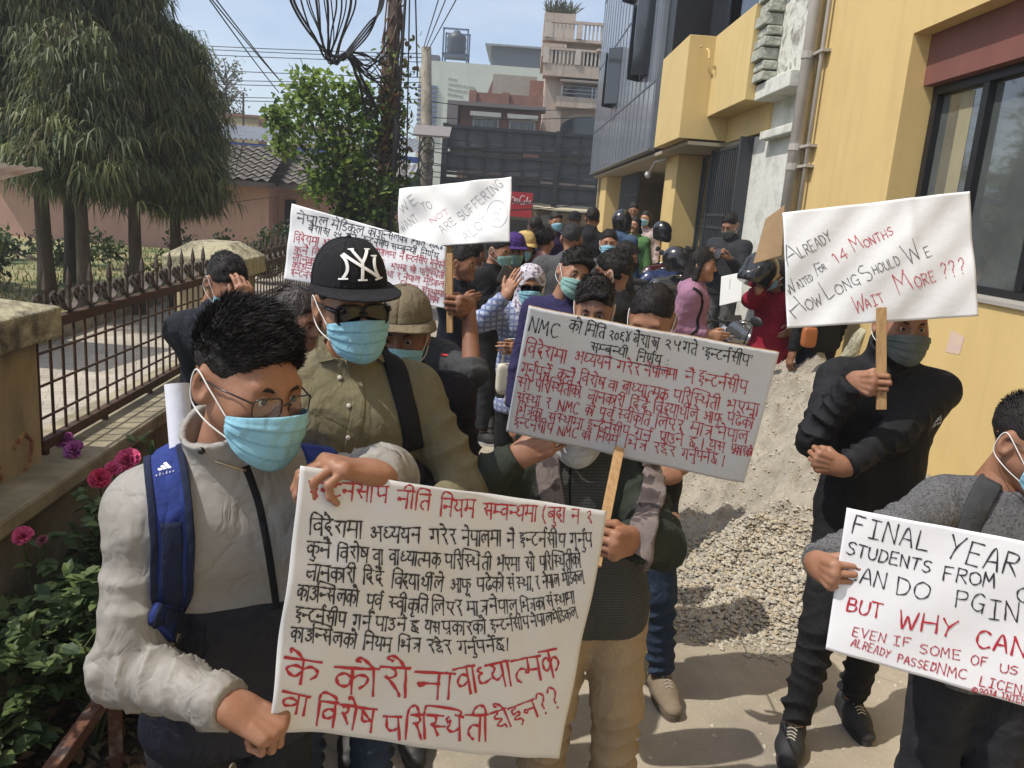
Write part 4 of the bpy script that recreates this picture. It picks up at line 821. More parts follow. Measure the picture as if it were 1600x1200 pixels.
# ---------------------------------------------------------------- signed-distance modelling for figures
def V3(*a): return np.array(a, float)
def nz(P, f, seed=0):
    x, y, z = P[:, 0] * f, P[:, 1] * f, P[:, 2] * f; s = seed * 1.7
    return (np.sin(x * 1.3 + 1.7 * np.sin(y * 1.1 + s) + s) + np.sin(y * 1.7 + 1.5 * np.sin(z * 1.3 - s) + 2 * s) + np.sin(z * 1.5 + 1.6 * np.sin(x * .9 + s) - s)) / 3
class Pr:
    """tapered capsule; e/sc squeeze it along axis e; flat cuts the end at b; cr = crumple (amplitude, spacing)"""
    def __init__(s, a, b, ra, rb, k=.03, e=None, sc=1., flat=False, cr=None, sub=False, flata=False):
        s.a = np.asarray(a, float); s.b = np.asarray(b, float); s.ra, s.rb, s.k, s.e, s.sc, s.flat, s.cr, s.sub, s.flata = ra, rb, k, e, sc, flat, cr, sub, flata
    def ev(s, P):
        pa = P - s.a
        if s.e is not None: pa = pa + np.outer(pa @ s.e, s.e) * (s.sc - 1)
        ba = s.b - s.a; L2 = max(ba @ ba, 1e-9); tr = pa @ ba / L2; t = np.clip(tr, 0, 1); q = pa - t[:, None] * ba
        d = np.sqrt((q * q).sum(1)); r = s.ra + (s.rb - s.ra) * t
        if s.cr is not None:
            L = math.sqrt(L2); u = ba / L; w = np.cross(u, V3(.3, .9, .2)); w /= np.linalg.norm(w); v = np.cross(u, w)
            th = np.arctan2(q @ v, q @ w); A, sp, env = s.cr; en = np.clip(env[0] + (env[1] - env[0]) * t, 0, None)
            ph = t * L / sp * 2 * PI + 1.5 * np.sin(th + 1) + .8 * np.sin(2 * th + t * 5) + 2.6 * nz(P, 10, 1) + 1.2 * nz(P, 23, 4)
            w_ = np.sin(ph); w_ = 1 - 2 * np.abs(np.sin(ph * .5)) ** .7 if True else w_
            r = r + A * en * w_ * (.6 + .4 * np.sin(th * 1.0 + ph * .13))
        d = d - r
        if s.flat: d = np.maximum(d, (tr - 1) * math.sqrt(L2))
        if s.flata: d = np.maximum(d, -tr * math.sqrt(L2))
        return d
def sdf(prims):
    def f(P):
        d = None
        for p in prims:
            if p.sub: continue
            x = p.ev(P)
            if d is None: d = x
            else: h = np.maximum(p.k - np.abs(d - x), 0) / p.k; d = np.minimum(d, x) - h * h * p.k * .25
        for p in prims:
            if p.sub:
                x = -p.ev(P)
                h = np.maximum(p.k - np.abs(d - x), 0) / p.k; d = np.maximum(d, x) + h * h * p.k * .25
        return d
    return f
def bounds(prims, m):
    A = np.array([np.minimum(p.a - max(p.ra, p.rb), p.b - max(p.ra, p.rb)) for p in prims if not p.sub]); B = np.array([np.maximum(p.a + max(p.ra, p.rb), p.b + max(p.ra, p.rb)) for p in prims if not p.sub])
    return A.min(0) - m, B.max(0) + m
def surfnet(f, lo, hi, h):
    n = np.maximum(np.ceil((hi - lo) / h).astype(int) + 1, 3); xs = [lo[i] + h * np.arange(n[i]) for i in range(3)]
    G = np.empty((n[0], n[1], n[2]), np.float32)
    for i in range(0, n[0], 24):
        X = np.stack(np.meshgrid(xs[0][i:i + 24], xs[1], xs[2], indexing='ij'), -1).reshape(-1, 3); G[i:i + 24] = f(X).reshape(-1, n[1], n[2])
    S = G < 0; c = [S[a:n[0] - 1 + a, b:n[1] - 1 + b, d:n[2] - 1 + d] for a in (0, 1) for b in (0, 1) for d in (0, 1)]
    tot = sum(x.astype(np.int8) for x in c); act = (tot > 0) & (tot < 8); idx = np.full(act.shape, -1, np.int32); I = np.argwhere(act); idx[act] = np.arange(len(I))
    acc = np.zeros((len(I), 3)); cnt = np.zeros(len(I)); offs = [(a, b, d) for a in (0, 1) for b in (0, 1) for d in (0, 1)]
    g = {o: G[I[:, 0] + o[0], I[:, 1] + o[1], I[:, 2] + o[2]] for o in offs}
    for o in offs:
        for ax in range(3):
            if o[ax]: continue
            o2 = tuple(o[k] + (k == ax) for k in range(3)); va, vb = g[o], g[o2]; m = (va < 0) != (vb < 0)
            t = np.where(m, va / np.where(m, va - vb, 1), 0); p = np.zeros((len(I), 3)) + o; p[:, ax] += t; acc[m] += p[m]; cnt[m] += 1
    v = lo + h * (I + acc / np.maximum(cnt, 1)[:, None]); F = []
    for ax in range(3):
        b, d = [k for k in range(3) if k != ax]; sl0 = [slice(None)] * 3; sl1 = [slice(None)] * 3; sl0[ax] = slice(0, -1); sl1[ax] = slice(1, None)
        s0, s1 = S[tuple(sl0)], S[tuple(sl1)]; E = np.argwhere(s0 != s1); ok = (E[:, b] > 0) & (E[:, d] > 0) & (E[:, b] < n[b] - 1) & (E[:, d] < n[d] - 1); E = E[ok]
        def ci(db, dd): q = E.copy(); q[:, b] += db; q[:, d] += dd; return idx[q[:, 0], q[:, 1], q[:, 2]]
        Q = np.stack([ci(-1, -1), ci(0, -1), ci(0, 0), ci(-1, 0)], 1); inside = s0[E[:, 0], E[:, 1], E[:, 2]]
        fl = inside if ax != 1 else ~inside
        Q[~fl] = Q[~fl][:, ::-1]; F.append(Q)
    return v, np.concatenate(F)
def grad(f, P, e=.003):
    g = np.stack([f(P + np.eye(3)[i] * e) - f(P - np.eye(3)[i] * e) for i in range(3)], 1); return g / np.maximum(np.linalg.norm(g, axis=1), 1e-9)[:, None]
def project(f, P, off=0., it=6):
    P = np.array(P, float)
    for _ in range(it): P = P - grad(f, P) * (f(P) - off)[:, None] * .8
    return P, grad(f, P)
def cast(f, pts, y0=.75, off=0.):
    """first point of the figure met by the sight line through each photo pixel"""
    D = np.array([ray(*p) for p in pts]); t = y0 / D[:, 1]
    for _ in range(90):
        P = cam_c + D * t[:, None]; t = t + np.clip(f(P) - off, -.01, .05) * .7
    return cam_c + D * t[:, None]
def catmull2(c, per=6): return catmull([(x, y, 0) for x, y in c], per)[:, :2]
def catmull(c, per=6):
    c = [Vector(tuple(map(float, p))) for p in c]; out = []
    for i in range(len(c) - 1):
        p0 = c[max(0, i - 1)]; p1 = c[i]; p2 = c[i + 1]; p3 = c[min(len(c) - 1, i + 2)]
        for k in range(per):
            t = k / per; out.append(.5 * ((2 * p1) + (-p0 + p2) * t + (2 * p0 - 5 * p1 + 4 * p2 - p3) * t ** 2 + (-p0 + 3 * p1 - 3 * p2 + p3) * t ** 3))
    out.append(c[-1]); return np.array([tuple(p) for p in out])
def ribbon(mbx, P, N, wdt, th, base=-.004):
    """strap lying on a surface"""
    P = np.asarray(P); T = np.gradient(P, axis=0); S = np.cross(T, N); S /= np.maximum(np.linalg.norm(S, axis=1), 1e-9)[:, None]; w_ = (wdt if hasattr(wdt, '__len__') else np.full(len(P), wdt))
    vs = []; fs = []
    for i in range(len(P)):
        for a, b in ((-1, base), (-1, th * .7), (-.8, th), (.8, th), (1, th * .7), (1, base)): vs.append(P[i] + S[i] * a * w_[i] / 2 + N[i] * b)
    for i in range(len(P) - 1):
        for j in range(6): fs.append((i * 6 + j, i * 6 + (j + 1) % 6, i * 6 + 6 + (j + 1) % 6, i * 6 + 6 + j))
    fs.append(tuple(range(5, -1, -1))); fs.append(tuple((len(P) - 1) * 6 + j for j in range(6))); return mbx.add(vs, fs)
def rot(yaw=0, pitch=0, roll=0): return np.array(Matrix.Rotation(yaw, 3, 'Z') @ Matrix.Rotation(pitch, 3, 'X') @ Matrix.Rotation(roll, 3, 'Y'))

# ---- head, local frame: face towards -Y, crown +Z, person's left +X
def ell(c, r):  # ellipsoid as callable
    c = np.asarray(c, float); r = np.asarray(r, float)
    return lambda P: (np.sqrt((((P - c) / r) ** 2).sum(1)) - 1) * r.min()
def smin(a, b, k): h = np.maximum(k - np.abs(a - b), 0) / k; return np.minimum(a, b) - h * h * k * .25
def smax(a, b, k): return -smin(-a, -b, k)
_face = [Pr((0, -.030, -.005), (0, -.050, -.080), .062, .036, .03), Pr((-.048, -.005, -.045), (-.012, -.068, -.094), .020, .018, .03), Pr((.048, -.005, -.045), (.012, -.068, -.094), .020, .018, .03),
         Pr((-.040, -.058, -.026), (.040, -.058, -.026), .030, .030, .03), Pr((-.036, -.080, .024), (.036, -.080, .024), .0125, .0125, .02),
         Pr((0, -.090, .012), (0, -.109, -.026), .008, .0125, .012), Pr((-.011, -.098, -.031), (.011, -.098, -.031), .0085, .0085, .01), Pr((0, -.086, -.092), (0, -.086, -.094), .016, .016, .02)]
_soc = [Pr((-.032, -.102, .004), (-.032, -.100, .004), .0165, .0165, .012), Pr((.032, -.102, .004), (.032, -.100, .004), .0165, .0165, .012)]
_lid = [Pr((x - .008, -.0775, .0045), (x + .008, -.0775, .0045), .0125, .0125, .006) for x in (-.032, .032)]
_lip = [Pr((-.018, -.092, -.0565), (.018, -.092, -.0565), .0065, .0065, .006), Pr((-.015, -.091, -.066), (.015, -.091, -.066), .0075, .0075, .006)]
_cran = ell((0, .012, .035), (.077, .097, .086))
def face_sdf(P, ears=True, neck=True):
    d = _cran(P)
    for p in _face: d = smin(d, p.ev(P), p.k)
    for p in _soc: d = smax(d, -p.ev(P), p.k)
    for p in _lid + _lip: d = smin(d, p.ev(P), p.k)
    if ears:
        for s in (-1, 1):
            Q = P.copy(); Q[:, 0] -= s * .080; Q[:, 1] -= .014; Q[:, 2] += .004; a = .30 * s; X = Q[:, 0] * math.cos(a) + Q[:, 1] * math.sin(a) * -1; Y = Q[:, 1] * math.cos(a) + Q[:, 0] * math.sin(a)
            e = (np.sqrt((X / .011) ** 2 + (Y / .020) ** 2 + ((Q[:, 2]) / .033) ** 2) - 1) * .010; din = (np.sqrt(((X - s * .010) / .010) ** 2 + ((Y + .002) / .011) ** 2 + ((Q[:, 2] - .004) / .021) ** 2) - 1) * .009
            d = smin(d, smax(e, -din, .004), .008)
    if neck: d = smin(d, Pr((0, .016, -.05), (0, .030, -.150), .050, .054).ev(P), .03)
    return d
_HC = {}
def head_mesh(h):
    if h not in _HC: _HC[h] = surfnet(face_sdf, V3(-.105, -.135, -.17), V3(.105, .125, .135), h)
    return _HC[h]
HN = V3(0, .606, .796)
def hair_fn(style, t=1., seed=0):
    def f(P):
        g = .003 * nz(P, 60, seed) + .0025 * nz(P, 120, seed + 1)
        if style in ('short', 'spiky', 'crop', 'side'):
            tt = {'short': .010, 'spiky': .013, 'crop': .004, 'side': .013}[style] * t
            d = ell((0, .013, .038 + tt * .9), (.0775 + tt * (.15 if style == 'spiky' else .45), .098 + tt * .5, .086 + tt))(P) + g * (.4 if style == 'crop' else 1)
            if style == 'side': d = smin(d, Pr((.045, -.075, .085), (-.05, -.088, .06), .022, .014).ev(P) + g, .02)
            cut = -(P @ HN) - .004 + .012 * np.exp(-((P[:, 0]) / .05) ** 2) * (P[:, 1] < 0)
            cut = np.where(P[:, 1] < -.02, cut + .45 * np.abs(P[:, 0]) * 0 , cut)
            return smax(d, cut + g * .8 + .004 * nz(P, 170, 3), .006)
        if style in ('long', 'bun', 'bob'):
            d = ell((0, .016, .044), (.085, .104, .094))(P) + g * .6
            if style == 'bun': d = smin(d, ell((0, .105, .075), (.042, .042, .04))(P) + g, .015)
            cut = -(P @ HN) - .002; d = smax(d, cut, .01)
            if style != 'bun':
                zz = -.34 if style == 'long' else -.13
                back = Pr((0, .045, .03), (0, .150, zz), .078, .066, e=V3(0, 1, 0), sc=1.35).ev(P) + g
                d = smin(d, back, .03)
                for s in (-1, 1): d = smin(d, Pr((s * .068, .0, .02), (s * .095, .05, zz * .8), .024, .026).ev(P) + g, .02)
            return d
    return f
_hull_pr = _face[:3] + [Pr((-.036, -.054, -.026), (.036, -.054, -.026), .026, .026, .03)] + [Pr((0, -.088, .0), (0, -.098, -.025), .012, .020, .06), Pr((0, -.097, -.022), (0, -.086, -.092), .022, .026, .06), Pr((-.03, -.066, -.03), (-.026, -.062, -.075), .024, .022, .05), Pr((.03, -.066, -.03), (.026, -.062, -.075), .024, .022, .05)]
_hull = sdf(_hull_pr)
def mask_grid(drop=0., w=1.0, nu=26, nv=18):
    us = np.linspace(-1, 1, nu); vs = np.linspace(0, 1, nv); P = np.zeros((nv, nu, 3))
    for j, v in enumerate(vs):
        th = us * R(66) * w; top = -.008 - .024 * np.abs(us) ** 1.3; bot = -.122 + .048 * np.abs(us) ** 1.6; z = top + (bot - top) * v - drop
        D = np.stack([np.sin(th), -np.cos(th), 0 * th], 1); O = np.stack([0 * th, 0 * th - .02, z], 1); r = np.full(nu, .17)
        for _ in range(28): r = r - np.clip(_hull(O + D * r[:, None]), -.01, .02) * .8
        zz = np.clip((-.085 - z) / .04, 0, 1); rmin = .052 + .022 * np.cos(th) - zz * .012; r = np.maximum(r, rmin) + .0030 + .0035 * np.sin(PI * v) * np.cos(th) ** 2
        r = r + .0050 * np.cos(th) ** .5 * (((v * 4.0) % 1.0) ** .6 - .5) * (.15 < v < .82) + .0016 * np.sin(us * 9 + v * 7) * np.abs(us)
        P[j] = O + D * r[:, None]
    return P
_MG = {}
def add_mask(root, Mh, Ch, m, drop=0., hi=True):
    key = (round(drop, 3), hi)
    if key not in _MG: _MG[key] = mask_grid(drop, 1., 30 if hi else 16, 36 if hi else 10)
    P = _MG[key]; nv, nu, _ = P.shape; V = P.reshape(-1, 3) @ Mh.T + Ch; f = [(j * nu + i, j * nu + i + 1, (j + 1) * nu + i + 1, (j + 1) * nu + i) for j in range(nv - 1) for i in range(nu - 1)]
    o = npmesh('face_mask', V, f, m, root); sm = o.modifiers.new('solid', 'SOLIDIFY'); sm.thickness = .0016; sm.offset = 0
    if hi:
        lp = MB()
        for s, i in ((-1, 0), (1, nu - 1)):
            a, b = P[0, i], P[-1, i]; e = V3(s * .088, .022, .026); e2 = V3(s * .084, .030, -.036); e1 = V3(s * .088, .034, .0)
            lp.tube(catmull([a, (a + e) / 2 + V3(s * .004, 0, .006), e, e1, e2, (b + e2) / 2 + V3(s * .006, 0, -.002), b], 5) @ Mh.T + Ch, .0014, 5)
        lp.build('ear_loop', mat('white_elastic', (.72, .72, .70), .8, namt=0), o)
    return o
def add_glasses(root, Mh, Ch, dark=False):
    fr = MB(); ln = MB(); W_, H_ = (.026, .0195) if not dark else (.031, .0235)
    for s in (-1, 1):
        c = V3(s * .0335, -.112, -.001 if dark else -.004); pts = []
        for a in np.linspace(0, 2 * PI, 28, endpoint=False):
            ca, sa = math.cos(a), math.sin(a); pw = .55; x = W_ * abs(ca) ** pw * np.sign(ca); z = H_ * abs(sa) ** pw * np.sign(sa); pts.append(c + V3(x, .004 * (x / W_ * s) ** 2 * 3 * (1 if x * s > 0 else .2), z))
        Q = np.array(pts) @ Mh.T + Ch; fr.tube(Q, .0032 if dark else .0013, 6, closed=True); k = len(ln.v)
        ln.add(list(Q) + [c @ Mh.T + Ch + Mh @ V3(0, -.002, 0)], [(i, (i + 1) % 28, 28) for i in range(28)])
        fr.tube(np.array([c + V3(s * W_, .010, .010), V3(s * .079, -.04, .010), V3(s * .083, .012, .012), V3(s * .080, .03, -.008)]) @ Mh.T + Ch, .0026 if dark else .0016, 6)
        if dark: fr.tube(np.array([c + V3(s * W_, .006, .010), V3(s * .078, -.062, .010)]) @ Mh.T + Ch, .006, 6)
    fr.tube(np.array([V3(-.008, -.114, .002), V3(0, -.116, .006), V3(.008, -.114, .002)]) @ Mh.T + Ch, .003 if dark else .0016, 6)
    o = fr.build('sunglasses' if dark else 'glasses', mat('black_plastic', (.012, .012, .013), .25, namt=0), root, smooth=True)
    ln.build('lens', mat('dark_lens', (.006, .006, .007), .08, namt=0) if dark else clear_lens(), o, smooth=True)
def clear_lens():
    if 'clear_lens' in MATS: return MATS['clear_lens']
    m = mat('clear_lens', (.9, .9, .9), .05, namt=0); n, L, b = nodes(m); tr = n.new('ShaderNodeBsdfTransparent'); tr.inputs[0].default_value = (.94, .95, .95, 1); gl = n.new('ShaderNodeBsdfGlossy'); gl.inputs['Roughness'].default_value = .03; mxs = n.new('ShaderNodeMixShader'); mxs.inputs[0].default_value = .10
    L.new(tr.outputs[0], mxs.inputs[1]); L.new(gl.outputs[0], mxs.inputs[2]); L.new(mxs.outputs[0], n['Material Output'].inputs[0]); return m
def skin_mat(tone):
    c = {'light': (.40, .215, .135), 'mid': (.33, .172, .112), 'dark': (.25, .12, .072)}[tone]; return mat('skin_' + tone, c, .5, c2=(c[0] * .80, c[1] * .72, c[2] * .60), nscale=13, namt=1, bump=.3, bscale=210, bdist=.0016, ramp=(.38, .62), detail=9, spec=.35, sss=.04)
M_hair = mat('black_hair', (.010, .009, .009), .58, c2=(.022, .018, .016), nscale=60, namt=1, bump=.9, bscale=200, bdist=.004, spec=.25)
M_hairb = mat('dark_brown_hair', (.018, .012, .010), .45, c2=(.035, .022, .016), nscale=60, namt=1, bump=.9, bscale=200, bdist=.004)
def strands(root_obj, V, F, Mh, Ch, n, ln, comb, jit, wd=.0011, seed=1, m=None, up=.7):
    """short hair blades over a hair mesh (local head coordinates)"""
    rg = np.random.default_rng(seed); fi = rg.integers(0, len(F), n); q = V[F[fi]]; b = rg.random((n, 2)); p = q[:, 0] + (q[:, 1] - q[:, 0]) * b[:, :1] + (q[:, 3] - q[:, 0]) * b[:, 1:]
    nr = np.cross(q[:, 1] - q[:, 0], q[:, 3] - q[:, 0]); nr /= np.maximum(np.linalg.norm(nr, axis=1), 1e-9)[:, None]; keep = (nr * (p - V3(0, .012, .03))).sum(1) > 0; p, nr = p[keep], nr[keep]; k = len(p)
    cb = np.asarray(comb, float); cb = cb - nr * (nr @ cb)[:, None]; d0 = nr * up + cb + rg.normal(0, jit, (k, 3)); d0 /= np.linalg.norm(d0, axis=1)[:, None]; d1 = d0 * .8 + cb * .9 + rg.normal(0, jit * .5, (k, 3)) - V3(0, 0, .10); d1 /= np.linalg.norm(d1, axis=1)[:, None]
    hs = np.clip((p[:, 2] - .01) / .08, .16, 1)[:, None]; L = ln * rg.uniform(.6, 1.25, (k, 1)) * hs; sd = np.cross(d0, rg.normal(0, 1, (k, 3))); sd = sd / np.maximum(np.linalg.norm(sd, axis=1), 1e-9)[:, None] * wd
    p = p - nr * .003; A = p + d0 * L * .5; B = A + d1 * L * .5
    VV = np.stack([p - sd, p + sd, A + sd * .8, A - sd * .8, B + sd * .15, B - sd * .15], 1).reshape(-1, 3) @ Mh.T + Ch; i = np.arange(k)[:, None] * 6
    npmesh('hair_strands', VV, np.concatenate([i + np.array([[0, 1, 2, 3]]), i + np.array([[3, 2, 4, 5]])]), m or M_hair, root_obj)

# ---- hands, local frame of a RIGHT hand: wrist at 0, fingers +Y, palm faces -Z, thumb on -X
def hand_prims(pose):
    mx_ = (-.0305, -.0105, .0095, .0275); my = (.086, .091, .086, .076); seg = ((.041, .025, .019), (.046, .028, .020), (.042, .026, .019), (.032, .020, .017)); rr = (.0088, .0092, .0087, .0076)
    cu = {'grip': ((62, 88, 60),) * 4, 'pinch': ((38, 48, 30), (42, 52, 30), (48, 58, 34), (52, 62, 36)), 'relaxed': ((20, 28, 15), (24, 32, 18), (28, 36, 20), (30, 38, 22)), 'flat': ((4, 8, 4), (4, 8, 4), (5, 9, 5), (8, 12, 6)), 'fist': ((75, 95, 62),) * 4, 'edge': ((80, 66, 40), (84, 70, 42), (86, 74, 44), (88, 78, 46)), 'point': ((12, 18, 12), (70, 92, 60), (74, 94, 60), (76, 94, 60))}[pose]
    out = []; fin = []
    for i in range(4):
        kn = V3(mx_[i], my[i], .002 if i in (1, 2) else -.001); out.append(Pr((mx_[i] * .62, .002, 0), kn, .0165, .0125, .02, e=V3(0, 0, 1), sc=1.1)); p = kn; a = 0; spread = (mx_[i]) * (1.2 if pose in ('flat',) else .35)
        for s in range(3):
            a += R(cu[i][s]); d = V3(spread * math.cos(a), math.cos(a), -math.sin(a)); d /= np.linalg.norm(d); q = p + d * seg[i][s]; fin.append(Pr(p, q, rr[i] * (1.04, .95, .88)[s], rr[i] * (.96, .88, .76)[s], .0022)); fin.append(Pr(q, q + V3(0, 0, 1e-4), rr[i] * (1.02, .93, .7)[s], rr[i] * (1.02, .93, .7)[s], .0022)); p = q
    th = {'grip': ((-.018, .022, -.008), (-.040, .052, -.026), (-.036, .074, -.050), (-.014, .078, -.066)), 'fist': ((-.018, .022, -.008), (-.038, .052, -.028), (-.030, .070, -.052), (-.006, .072, -.062)), 'edge': ((-.018, .022, -.008), (-.036, .048, -.030), (-.034, .074, -.046), (-.026, .098, -.054)), 'pinch': ((-.018, .022, -.008), (-.040, .048, -.024), (-.044, .080, -.042), (-.036, .104, -.052)), 'relaxed': ((-.018, .022, -.006), (-.044, .050, -.016), (-.052, .080, -.024), (-.052, .104, -.030)), 'flat': ((-.018, .022, -.004), (-.050, .046, -.010), (-.066, .074, -.014), (-.074, .098, -.016)), 'point': ((-.018, .022, -.008), (-.040, .052, -.026), (-.036, .074, -.046), (-.018, .082, -.058))}[pose]
    out.append(Pr(th[0], th[1], .0165, .0125, .014)); out.append(Pr((0, -.022, 0), (0, .012, 0), .025, .026, .02, e=V3(0, 0, 1), sc=1.25))
    for i in range(4): out.append(Pr((mx_[i] * .8, .05, .0125), (mx_[i], my[i], .0075), .004, .0085, .006))
    fin.append(Pr(th[1], th[2], .0112, .0102, .003)); fin.append(Pr(th[2], th[3], .0102, .0082, .003)); return out + fin
_HM = {}
def hand_mesh(pose, h):
    if (pose, h) not in _HM:
        pr = hand_prims(pose); lo, hi = bounds(pr, .006); _HM[(pose, h)] = surfnet(sdf(pr), lo, hi, h)
    return _HM[(pose, h)]
def cloth(name, c, c2=None, bump=.5, bscale=420, rough=.88, **k):
    fold = k.pop('fold', .42); new = name not in MATS
    m = mat(name, c, rough, c2=c2 or tuple(x * .72 for x in c), nscale=k.pop('nscale', 9), namt=1, bump=bump, bscale=bscale, bdist=k.pop('bdist', .0015), spec=k.pop('spec', .25), **k)
    if new and fold: fold_bump(m, fold)
    return m
def fold_bump(m, fold):
    n, L, b = nodes(m); t = n.new('ShaderNodeTexCoord'); mp = n.new('ShaderNodeMapping'); mp.inputs['Scale'].default_value = (1, 1, .7); mp.inputs['Rotation'].default_value = (.5, .3, .2); L.new(t.outputs['Object'], mp.inputs[0])
    tot = None
    for sc_, w_ in ((8., 1.), (21., .42)):
        no = n.new('ShaderNodeTexNoise'); no.inputs['Scale'].default_value = sc_; no.inputs['Detail'].default_value = 1.5; no.inputs['Distortion'].default_value = 1.2
        s_ = n.new('ShaderNodeMath'); s_.operation = 'SUBTRACT'; s_.inputs[1].default_value = .5; ab = n.new('ShaderNodeMath'); ab.operation = 'ABSOLUTE'; ml = n.new('ShaderNodeMath'); ml.operation = 'MULTIPLY_ADD'; ml.inputs[1].default_value = w_ * 3.; ml.inputs[2].default_value = 0
        L.new(mp.outputs[0], no.inputs[0]); L.new(no.outputs[0], s_.inputs[0]); L.new(s_.outputs[0], ab.inputs[0]); L.new(ab.outputs[0], ml.inputs[0])
        if tot is not None: L.new(tot, ml.inputs[2])
        tot = ml.outputs[0]
    bn = n.new('ShaderNodeBump'); bn.inputs['Strength'].default_value = fold; bn.inputs['Distance'].default_value = .017
    L.new(mp.outputs[0], no.inputs[0]); L.new(tot, bn.inputs['Height'])
    if b.inputs['Normal'].links: L.new(b.inputs['Normal'].links[0].from_socket, bn.inputs['Normal'])
    L.new(bn.outputs[0], b.inputs['Normal'])
def two_tone(name, mA, mB, z, wob=.012):
    # colour block across a garment: mA above the seam height z, mB below
    m = mA.copy(); m.name = name; n, L, b = nodes(m); t = n.new('ShaderNodeTexCoord'); sx = n.new('ShaderNodeSeparateXYZ'); L.new(t.outputs['Object'], sx.inputs[0]); no = n.new('ShaderNodeTexNoise'); no.inputs['Scale'].default_value = 5; L.new(t.outputs['Object'], no.inputs[0])
    ma = n.new('ShaderNodeMath'); ma.operation = 'MULTIPLY_ADD'; ma.inputs[1].default_value = wob * 3; L.new(no.outputs[0], ma.inputs[0]); L.new(sx.outputs[2], ma.inputs[2]); gt = n.new('ShaderNodeMath'); gt.operation = 'LESS_THAN'; gt.inputs[1].default_value = z + wob * 1.5; L.new(ma.outputs[0], gt.inputs[0])
    mx_ = n.new('ShaderNodeMixRGB'); L.new(gt.outputs[0], mx_.inputs[0]); L.new(b.inputs['Base Color'].links[0].from_socket, mx_.inputs[1]); mx_.inputs[2].default_value = nodes(mB)[2].inputs['Base Color'].default_value; L.new(mx_.outputs[0], b.inputs['Base Color']); return m
M_mask = cloth('mask_blue', (.26, .50, .60), (.22, .45, .56), bump=.3, bscale=90, bdist=.004, rough=.8)
M_maskg = cloth('mask_green', (.26, .45, .42), bump=.3, bscale=90, bdist=.004)
M_maskd = cloth('mask_grey', (.13, .15, .14), bump=.3, bscale=90, bdist=.004)
M_maskk = cloth('mask_black', (.02, .02, .02))
M_eye = mat('eye_white', (.62, .58, .54), .25, namt=0); M_iris = mat('dark_iris', (.012, .008, .006), .12, namt=0)

def ik(S, W, l1, l2, hint):
    d = W - S; D = np.linalg.norm(d); k = max(1., D / ((l1 + l2) * .995)); l1 *= k; l2 *= k; u = d / max(D, 1e-6); a = (l1 * l1 - l2 * l2 + D * D) / (2 * D); h = math.sqrt(max(l1 * l1 - a * a, 0)); hp = hint - u * (hint @ u); hp /= max(np.linalg.norm(hp), 1e-6)
    return S + u * a + hp * h

